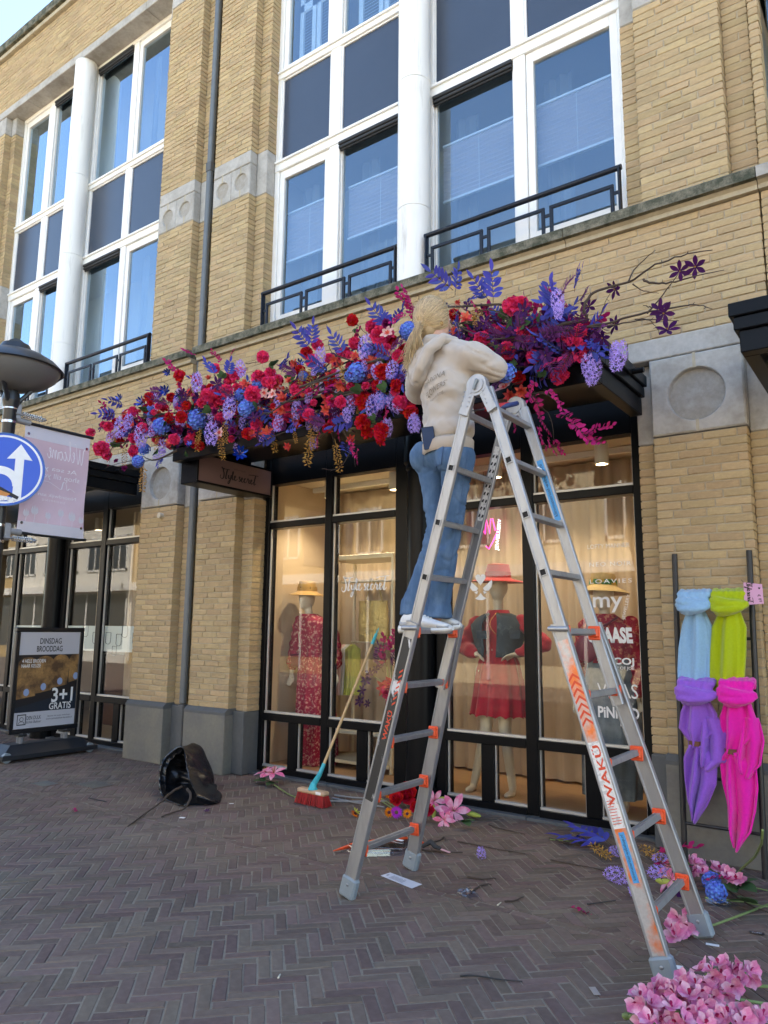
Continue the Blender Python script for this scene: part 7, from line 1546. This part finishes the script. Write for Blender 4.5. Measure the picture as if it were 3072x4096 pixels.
# --- roses, gerberas and lilies heaped at the foot of the iron column
grp = 'red silk roses heaped by the column'
for x, y, z, k, s, lab in ((845, 350, .16, 'rose0', .9, 'red silk rose, topmost of the heap by the iron column'), (985, 420, .12, 'rose1', 1.15, 'large red silk rose right of the rear ladder rail'), (790, 515, .09, 'rose1', 1.25, 'largest red silk rose at the middle of the heap'), (715, 555, .07, 'rose0', .9, 'red silk rose at the left of the heap, above the violet gerbera'), (935, 640, .07, 'rose0', .95, 'lowest red silk rose, behind the foot of the rear ladder rail'), (860, 610, .07, 'rose0', .8, 'red silk rose half hidden behind the ladder rail'), (1000, 350, .17, 'rose0', .8, 'red silk rose at the top right of the heap')):
    p = g11(x, y, z); lay(k, aim(p, (TOC(p)+Vector((hr.gauss(0, .3), hr.gauss(0, .2), .3))), s, None, hr), 'rose', lab, 'flower', grp)
grp = 'gerberas in the heap by the column'
for x, y, z, k, s, lab in ((655, 510, .06, 'gerbera_orange', 1.0, 'orange gerbera at the back of the heap, left of the roses'), (655, 645, .05, 'gerbera_orange', .95, 'orange gerbera touching the violet one'), (790, 655, .05, 'gerbera_orange', .9, 'orange gerbera under the largest rose'), (710, 645, .06, 'gerbera_violet', 1.15, 'violet gerbera facing the street'), (945, 505, .09, 'gerbera_violet', .8, 'violet gerbera between ladder rail and pink lily'), (410, 650, .03, 'gerbera_orange', 1.0, 'orange gerbera lying face down left of the ladder')):
    p = g11(x, y, z); d = TOC(p)+Vector((hr.gauss(0, .2), 0, .2)); d = d if x > 450 else Vector((-.2, -.6, -.5)); o = lay(k, aim(p, d, s, None, hr), 'gerbera', lab, 'flower', grp)
    if x < 450: m = MB(); [petal(m, .05, .016, .3, .2, .5, .3, pm(q*.7, -.6, (0, 0, -.004)), 3) for q in range(9)]; me = m.mesh('calyx', FM['pale_green'], None, 0); link('calyx', me, o)
grp = 'pink lilies by the column'
for x, y, z, s, lab in ((1130, 635, .06, 1.25, 'large pink lily open towards the street, right of the heap'), (990, 560, .08, .9, 'pink lily half closed beside the rear ladder rail'), (1060, 700, .04, .75, 'small pink lily under the large one')):
    p = g11(x, y, z); lay('lily0', aim(p, TOC(p)+Vector((.1, 0, .25)), s, None, hr), 'lily', lab, 'flower', grp)
def bud(p, d, L_, name, mt, lab, cat='flower bud', grp=None, r=.022):
    m = MB(); d = Vector(d).normalized(); m.tube([d*0, d*L_*.25, d*L_*.6, d*L_*.9, d*L_], [r*.3, r*.9, r, r*.55, r*.1], 8); o = m.build(name, mt, None, smooth=0); o.location = p; tag(o, lab, cat, grp)
bud(g11(1215, 645, .04), (1, -.1, -.02), .16, 'lily_bud', FM['pale_green'], 'green lily bud pointing right from the large pink lily'); bud(g11(985, 590, .07), (.35, -.55, -.35), .16, 'lily_bud', FM['pale_green'], 'green lily bud hanging before the half closed lily'); bud(g11(1020, 548, .07), (.9, .2, .1), .08, 'lily_bud', FM['pale_green'], 'small green lily bud behind the large lily')
for (a, b, z) in (((255, 518), (470, 540), .02), ((240, 540), (620, 605), .015), ((185, 562), (640, 560), .012)): rod([g11(*a, z), g11((a[0]+b[0])/2, (a[1]+b[1])/2+3, z), g11(*b, z+.02)], .011, 'stem', FM['greyst'], 'grey flower stem between broom and ladder, %s of three' % {255: 'farthest', 240: 'middle', 185: 'nearest'}[a[0]], 'stem', 'grey stems between broom and ladder')
for (a, b) in (((560, 520), (700, 600)), ((600, 560), (720, 640)), ((610, 500), (720, 540))): rod([g11(*a, .02), g11((a[0]+b[0])/2, (a[1]+b[1])/2, .03), g11(*b, .05)], .006, 'stem', FM['stem'], 'thin green stem running into the heap of roses, %s' % {560: 'left one', 600: 'middle one', 610: 'uppermost one'}[a[0]], 'stem', 'green stems of the rose heap')
for x, y, d in ((1010, 520, (.4, .6, .5)), (1200, 710, (.7, -.5, .1)), (930, 560, (-.2, .3, .8))): p = g11(x, y, .05); lay('green0', along(p, d, 1.0), 'leaf', 'green leaf among the pink lilies, %s' % {1010: 'above the large lily', 1200: 'below right of the large lily', 930: 'beside the red rose'}[x], 'leaf', 'green leaves among the lilies')
# --- pink lily on the left, by the shop window
for x, y, z, s, lab in ((1470, 262, .10, 1.0, 'pink lily lying left of the broom, left bloom of the stem'), (1515, 268, .10, 1.1, 'pink lily lying left of the broom, right bloom of the stem')):
    p = g13(x, y, z); lay('lily0', aim(p, (.2 if x > 1500 else -.2, -.35, 1), s, None, hr), 'lily', lab, 'flower', 'pink lilies left of the broom')
for x, y, d in ((1455, 312, (-.9, -.2, .1)), (1505, 318, (.3, -.7, .1))): p = g13(x, y, .03); lay('green1', along(p, d, 1.0), 'leaf', 'green leaf of the pink lily left of the broom, pointing %s' % ('left' if x < 1480 else 'to the street'), 'leaf', 'leaves of the left lily')
rod([g13(1490, 310, .03), g13(1560, 360, .015), g13(1650, 405, .01), g13(1800, 440, .01)], .008, 'stem', FM['stem'], 'green stem of the pink lily running under the broom', 'stem')
# --- saw, sheath, packaging, card
SW = thing('pruning_saw', g11(950, 905), 'pruning saw with black handle lying behind the left ladder foot', 'saw')
a, b, c = g11(740, 905, .02), g11(900, 895, .03), g11(1040, 915, .03); m = MB(); m.tube([b, b.lerp(c, .35)+Vector((0, .03, .03)), b.lerp(c, .7)+Vector((0, .0, .012)), c], [.014, .022, .018, .012], 10, flat=.7); m.build('handle', M['rubber'], SW, smooth=0)
m = MB(); t_ = (b-a).normalized(); m.bar(a-t_*.25, b, .028, .002, up=(0, 0, 1)); m.build('blade', M['steel'], SW)
m = MB(); m.bar(c, c+Vector((.07, .0, -.01)), .02, .003); m.build('label', mat('pink_label', (.6, .35, .38), .5), SW)
SH = thing('saw_sheath', g11(560, 880), 'orange plastic saw sheath lying behind the left ladder rail', 'sheath')
P_ = [g11(245, 928, .02), g11(380, 888, .03), g11(600, 858, .035), g11(785, 845, .03)]; m = MB(); m.tube(P_, [.006, .028, .034, .030], 10, flat=.45); m.build('sheath_body', M['orange'], SH, smooth=0); m = MB(); cc = g11(715, 842, .055); m.box(cc.x-.05, cc.x+.05, cc.y-.012, cc.y+.012, cc.z-.004, cc.z+.0); m.build('label', M['signwhite'], SH)
m = MB(); m.bar(g11(860, 845, .03), g11(900, 870, .03), .03, .01); m.build('sheath_clip', M['orange'], SH)
M['clear'] = glass_mat('clear_plastic', 2.6, (.86, .90, .97), .05, wave=.6)
PK = thing('plastic_package', g11(540, 930), 'clear plastic blister package lying behind the left ladder rail', 'packaging')
m = MB(); q = [g11(345, 935), g11(400, 895), g11(860, 890), g11(750, 965), g11(440, 975)]; n = len(q); m.add([p+upz*.002 for p in q]+[p+upz*.045+Vector((0, .01, 0)) for p in q], [tuple(range(n))[::-1], tuple(range(n, 2*n))]+[(i, (i+1) % n, n+(i+1) % n, n+i) for i in range(n)]); m.build('blister', M['clear'], PK)
m = MB(); q = [g11(400, 920, .05), g11(520, 900, .055), g11(760, 915, .05), g11(740, 940, .05), g11(560, 945, .05)]; m.tube(q+[q[0]], .007, 6); m.build('blister_ridge', M['clear'], PK, smooth=0)
CD = thing('packaging_card', g11(750, 1150), 'white packaging card with small print lying before the rear left ladder foot', 'card'); q = [g11(595, 1115), g11(665, 1093), g11(900, 1180), g11(825, 1210)]; m = MB(); m.add([p+upz*.003 for p in q]+[p+upz*.0045 for p in q], [(3, 2, 1, 0), (4, 5, 6, 7), (0, 1, 5, 4), (1, 2, 6, 5), (2, 3, 7, 6), (3, 0, 4, 7)]); m.build('card', mat('white_card', (.55, .57, .62), .6), CD)
def qd(u, v, z=.0050): return q[0].lerp(q[3], u).lerp(q[1].lerp(q[2], u), v)+upz*z
for i in range(9):
    u = .22+i*.048; m = MB(); m.add([qd(u, .15), qd(u+.018, .15), qd(u+.018, hr.uniform(.6, .9)), qd(u, hr.uniform(.6, .9))], [(0, 1, 2, 3)]); m.build('print_line', mat('grey_ink', (.16, .17, .20), .6), CD)
m = MB(); m.add([qd(.06, .42), qd(.09, .32), qd(.11, .5), qd(.09, .66)], [(0, 1, 2, 3)]); m.build('hang_hole', M['hole'], CD)
def film(c, r, lab, s=1, mt=None):
    m = MB(); m.ell((0, 0, 0), r*s, r*.6, r*.35, 14, 9); m.v = [tuple(Vector(v)+noise.noise_vector(Vector(v)*30+c)*r*.45) for v in m.v]; m.v = [(x, y, max(-r*.2, z)) for x, y, z in m.v]; o = m.build('crumpled_film', mt or M['clear'], None); o.location = c+upz*r*.22; tag(o, lab, 'wrapper')
film(g11(1230, 1258), .055, 'crumpled clear plastic film on the paving in the middle', 1.1); film(g12(1285, 800), .06, 'crumpled clear plastic film beside the blue hydrangea', 1.2)
tl = [([(1390, 735), (1480, 765), (1660, 805)], 'long bare twig lying in front of the shop window'), ([(1160, 858), (1280, 880), (1400, 905), (1660, 950)], 'long bare twig with a blue flower lying before the shop window'), ([(965, 862), (1030, 850), (1060, 825), (1075, 850)], 'small knobbly twig end beside the saw'), ([(900, 920), (1050, 935), (1200, 938)], 'thin straight twig under the saw'), ([(1240, 1120), (1340, 1135), (1420, 1130), (1445, 1135)], 'short dark twig on the paving right of the white card'), ([(1265, 1235), (1320, 1190), (1380, 1172), (1412, 1178)], 'curved dark twig beside the crumpled plastic film'), ([(1505, 1300), (1580, 1295), (1650, 1265)], 'thin dark twig on the paving at the middle')]
for pts, lab in tl: rod([g11(x, y, .008) for x, y in pts], .006, 'twig', FM['bark'], lab, 'twig')
for pts, lab, mt in (([(285, 793), (380, 780), (500, 765)], 'short black twig on the paving left of the right ladder rail', M['rubber']), ([(0, 455), (180, 490), (380, 530), (560, 610)], 'long thin stem from the middle to the right flower pile', FM['bark']), ([(0, 300), (120, 310), (230, 320)], 'stem lying along the shop threshold, upper one', FM['stem']), ([(0, 290), (150, 335), (300, 345)], 'stem lying along the shop threshold, lower one', FM['bark'])): rod([g12(x, y, .008) for x, y in pts], .005, 'twig', mt, lab, 'twig')
rod([g13(490, 403, .005), g13(590, 425, .005)], .006, 'twig', M['rubber'], 'short dark stick on the paving left of the rubbish bag', 'twig')
zt1 = [g21(500, 940, .006), g21(620, 938, .012), g21(820, 968, .008), g21(1015, 985, .006)]; o = rod(zt1, .0045, 'cable_tie', M['rubber'], 'black cable tie lying in the foreground', 'cable tie', n=5, jit=0)
def small(kind, p, s, name, lab, cat, d=None, leaf=False): lay(kind, along(p, d or (hr.gauss(0, 1), hr.gauss(0, 1), .1), s) if leaf else aim(p, d or (0, -.3, 1), s, None, hr), name, lab, cat)
small('wist1', g11(1330, 905, .07), .38, 'flower_bits', 'small violet blossom on the long twig before the window', 'flower')
small('mag0', g12(140, 815, .02), .42, 'leaf_bits', 'magenta leaf sprig lying in the middle of the paving', 'leaf', (1, .2, .0), True); small('mag1', g13(395, 460, .015), .3, 'leaf_bits', 'tiny magenta leaf sprig left of the rubbish bag', 'leaf', (1, 0, .0), True)
small('clem0', g13(1145, 477, .012), .28, 'flower_bits', 'single lilac petal star on the paving right of the branches', 'flower'); 
def chip(p, w, h, mt, lab, cat='label', rz=0):
    m = MB(); m.box(-w, w, -h, h, 0, .0015); o = m.build('paper_label', mt); o.location = p+upz*.003; o.rotation_euler = (0, 0, rz); tag(o, lab, cat); return o
chip(g13(1008, 515), .022, .015, M['signwhite'], 'white paper scrap in front of the rubbish bag', rz=.4); chip(g13(1280, 437), .018, .009, M['signwhite'], 'tiny white label right of the rubbish bag', rz=.8); chip(g12(340, 1460), .035, .014, M['zinc'], 'grey folded label lying in the foreground', rz=-.9); chip(g12(972, 1278), .024, .018, M['signwhite'], 'white label beside the front right ladder rail', rz=.3); chip(g12(1237, 1108), .03, .012, M['signwhite'], 'white barcode label under the rear right ladder foot', rz=.2); o = chip(g12(1575, 1018), .035, .016, M['ink'], 'black label reading PURE! on the paving at the right', rz=.3)
me = text_mesh('PURE!', M['signwhite'], width=.045, height=.011); me.transform(Matrix.Rotation(-math.pi/2, 4, 'X') @ Matrix.Identity(4)); me.transform(Matrix.Translation((0, 0, .0022))); link('lettering', me, o)
bt_ = g13(1538, 1400, .004); rod([bt_, g13(1550, 1378, .004)], .005, 'match_stick', mat('pale_stick', (.55, .50, .38), .7), 'pale wooden stick in a paving joint in the foreground', 'stick', jit=0); rod([g21(808, 355, .004), g21(838, 330, .004)], .005, 'match_stick', mat('pale_stick', (.55, .50, .38), .7), 'pale wooden stick on the paving right of the plastic film', 'stick', jit=0)
# --- flower pile by the scarf rack
def sprig(kind, p, d, s, name, lab, cat='flower', leaf=True, grp=None): lay(kind, along(p, d, s, hr.uniform(-.4, .4)) if leaf else aim(p, d, s, None, hr), name, lab, cat, grp)
sprig('leafb0', g12(420, 350, .03), (-1, .1, .15), 1.2, 'leaf_spray', 'dark blue leaf spray at the left tip of the right flower pile'); sprig('leafb1', g12(470, 345, .03), (-.7, .3, .3), 1.2, 'leaf_spray', 'second dark blue leaf spray, above the gold one')
for x, y, dx, dy, k, s, lab in ((320, 345, .9, -.75, 'gold0', 1.0, 'gold bud spray at the left of the right flower pile'), (700, 360, .6, -.5, 'gold1', 1.0, 'gold bud spray behind the front right ladder rail'), (600, 590, -1, .2, 'wist0', .7, 'lilac flower spray left of the front right ladder rail'), (560, 400, -.7, .3, 'wist1', .5, 'small lilac flower spray above the long one'), (640, 700, -.1, .9, 'wist0', .6, 'violet flower spray hanging behind the front right ladder rail'), (900, 470, -.4, .3, 'wist1', .6, 'lilac flower spray in the middle of the right flower pile'), (760, 540, .8, -.1, 'wist0', .7, 'blue violet flower spray between the right ladder rails')):
    p = g12(x, y, .05); d = Vector((dx, dy, -.05)); s *= .85; q = (-d).to_track_quat('Z', 'Y').to_matrix().to_4x4(); lay(k, Matrix.Translation(p) @ q @ Matrix.Scale(s, 4), 'flower_spray', lab, 'flower')
for x, y, d, lab in ((800, 400, (.6, .3, .3), 'magenta leaf branch between the right ladder rails, upper'), (760, 480, (.7, -.1, .2), 'magenta leaf branch between the right ladder rails, lower'), (1160, 610, (.7, .1, .3), 'magenta leaf sprig on the blue hydrangea')): sprig('mag2', g12(x, y, .08), d, .8 if x < 1000 else .5, 'leaf_branch', lab, 'leaf')
for x, y, s, lab in ((1230, 620, .52, 'blue hydrangea head beside the rear right ladder rail, upper'), (1265, 700, .55, 'blue hydrangea head beside the rear right ladder rail, lower')): p = g12(x, y, .06); sprig('blue0', p, TOC(p)+Vector((0, 0, .4)), s, 'hydrangea', lab, leaf=False)
for x, y, s, lab in ((930, 520, 1.0, 'pink lily petals behind the rear right ladder rail, upper'), (925, 605, .9, 'pink lily petals between the right ladder rails, lower')): p = g12(x, y, .07); sprig('lily0', p, (-.5, -.4, .6), s, 'lily', lab, leaf=False)
bud(g12(805, 610, .05), (1, 0, .0), .12, 'lily_bud', FM['pale_green'], 'green bud between the right ladder rails'); sprig('clem1', g12(960, 665, .03), (.1, -.5, .6), .9, 'clematis', 'dark purple bloom under the pink lily', leaf=False)
def spray(name, lab, blooms, stem, zf=g12, s=1.0, grp=None, zoff=.06):
    P = [zf(*q[:2], (q[2] if len(q) > 2 else .02)) for q in stem]; t = thing(name, (P[0].x, P[0].y, 0), lab, 'flower', grp)
    m = MB(); m.tube(P, .0065, 6); m.build('stem', FM['stem'], t, smooth=0)
    for b in blooms:
        x, y = b[:2]; z = b[2] if len(b) > 2 else zoff+hr.uniform(-.02, .05); p = zf(x, y, z); d = TOC(p)*.7+Vector((hr.gauss(0, .55), hr.gauss(0, .4), hr.gauss(.3, .4))); put('orchid%d' % hr.randrange(3), aim(p, d, s*hr.uniform(.75, 1.05), math.pi+hr.uniform(-.9, .9), hr), t)
    return t
spray('orchid_spray', 'pink orchid spray under the scarves, behind the rear right ladder rail', [(1065, 450), (1100, 480), (1140, 500), (1180, 500), (1130, 530), (1160, 550), (1090, 530), (1250, 510), (1290, 530)], [(1050, 480), (1200, 520), (1330, 560, .05)], s=1.15)
spray('orchid_spray', 'pink orchid spray at the foot of the scarf rack, with a long curved stem', [(1340, 570), (1390, 560), (1415, 600), (1395, 630), (1440, 620)], [(1400, 600), (1450, 530, .1), (1560, 430, .28), (1610, 330, .48), (1618, 230, .6)], s=1.15)
spray('orchid_spray', 'pink orchid spray lying behind the lowest right rung by the rear ladder foot', [(940, 930), (980, 900), (1010, 940), (1070, 890), (960, 990), (1010, 1000), (1060, 970), (1085, 940), (920, 975), (950, 1040)], [(900, 1020), (1000, 960), (1250, 950), (1440, 880), (1659, 795)], s=1.2)
for a, b, c, lab in (((1380, 655), (1520, 665), (1659, 690), 'green stem at the right edge, upper'), ((1300, 640), (1480, 780), (1659, 855), 'dark stem of the blue hydrangea running right'), ((1180, 745), (1420, 770), (1659, 815), 'thin stem at the right edge, lower')): rod([g12(*a, .03), g12(*b, .02), g12(*c, .02)], .007, 'stem', FM['stem'] if 'dark' not in lab else FM['bark'], lab, 'stem')
for x, y, d, s, lab in ((1420, 660, (.6, -.5, .25), 1.3, 'large green leaf right of the blue hydrangea'), (1400, 700, (-.6, .2, .25), .9, 'green leaf touching the blue hydrangea'), (1560, 790, (-1, .0, .1), 1.2, 'green leaf lying at the right edge')): sprig('green0', g12(x, y, .05), d, s, 'leaf', lab, 'leaf')
# --- the big orchid bunch in the corner
grp = 'orchid sprays of the corner bunch'
rows_ = [([(1180, 1290), (1230, 1300), (1280, 1250), (1300, 1320), (1350, 1240), (1390, 1290), (1420, 1340), (1470, 1260), (1520, 1300), (1540, 1360), (1340, 1310), (1450, 1380), (1560, 1290), (1240, 1345)], [(1180, 1330), (1350, 1300, .06), (1560, 1330, .05)], 'orchid spray at the top of the bunch in the bottom right corner'),
 ([(1020, 1370), (1080, 1350), (1110, 1400), (1160, 1380), (1250, 1400), (1210, 1440), (1290, 1440), (1340, 1470), (1150, 1460), (1040, 1420), (1390, 1420), (1330, 1380)], [(1000, 1400), (1200, 1430, .07), (1420, 1410, .05), (1700, 1420, .04)], 'orchid spray second from the top of the corner bunch'),
 ([(740, 1450), (790, 1430), (830, 1470), (870, 1420), (910, 1440), (950, 1470), (860, 1510), (920, 1520), (990, 1500), (780, 1500), (1000, 1440), (1060, 1490)], [(720, 1500), (900, 1480, .07), (1260, 1490, .05), (1700, 1560, .04)], 'orchid spray at the left of the corner bunch, upper'),
 ([(650, 1540), (690, 1500), (720, 1570), (770, 1560), (690, 1600), (820, 1590), (880, 1600), (750, 1630), (930, 1580), (660, 1490), (840, 1550)], [(640, 1580), (800, 1570, .07), (1240, 1540, .05), (1700, 1600, .04)], 'orchid spray at the far left of the corner bunch'),
 ([(980, 1580), (1030, 1600), (1070, 1560), (1120, 1600), (1090, 1640), (1160, 1560), (1200, 1610), (1130, 1530), (1230, 1560), (1040, 1540), (1170, 1650), (1250, 1500)], [(960, 1620), (1150, 1590, .1), (1400, 1560, .06), (1700, 1590, .04)], 'orchid spray with the largest open blooms of the corner bunch'),
 ([(1300, 1600), (1360, 1620), (1420, 1640), (1480, 1610), (1540, 1640), (1330, 1660), (1400, 1690), (1470, 1680), (1560, 1690), (1610, 1640), (1270, 1650), (1520, 1590)], [(1260, 1650), (1450, 1640, .06), (1700, 1660, .04)], 'dusky orchid spray at the bottom right of the corner bunch'),
 ([(760, 1680), (830, 1690), (900, 1670), (960, 1690), (720, 1660), (1020, 1680), (1090, 1700), (860, 1650), (1180, 1700), (1240, 1690), (790, 1640)], [(740, 1690), (950, 1680, .07), (1300, 1680, .05)], 'orchid spray at the bottom of the corner bunch')]
rows_.append(([(845, 1420, .10), (890, 1400, .13), (935, 1425, .11), (985, 1400, .13), (870, 1450, .09), (915, 1455, .10), (965, 1440, .11), (1000, 1440, .10), (830, 1455, .08)], [(840, 1450, .03), (940, 1440, .07), (1200, 1470, .04)], 'orchid spray of the corner bunch hiding the front right ladder foot'))
for bl_, st2, lab in rows_: last_spray = spray('orchid_spray', lab, bl_, st2, s=1.02, grp=grp, zoff=.09)
for x, y in ((620, 1648), (660, 1680), (680, 1620), (850, 1655), (910, 1630), (1310, 1615)):
    p = g12(x, y, .04); m = MB(); d = Vector((hr.gauss(0, 1), hr.gauss(0, 1), .4)).normalized(); m.tube([p+d*q*.045 for q in (0, .25, .6, .9, 1)], [.004, .012, .014, .008, .002], 8); m.build('orchid_bud', FM['stem'], last_spray, smooth=0)
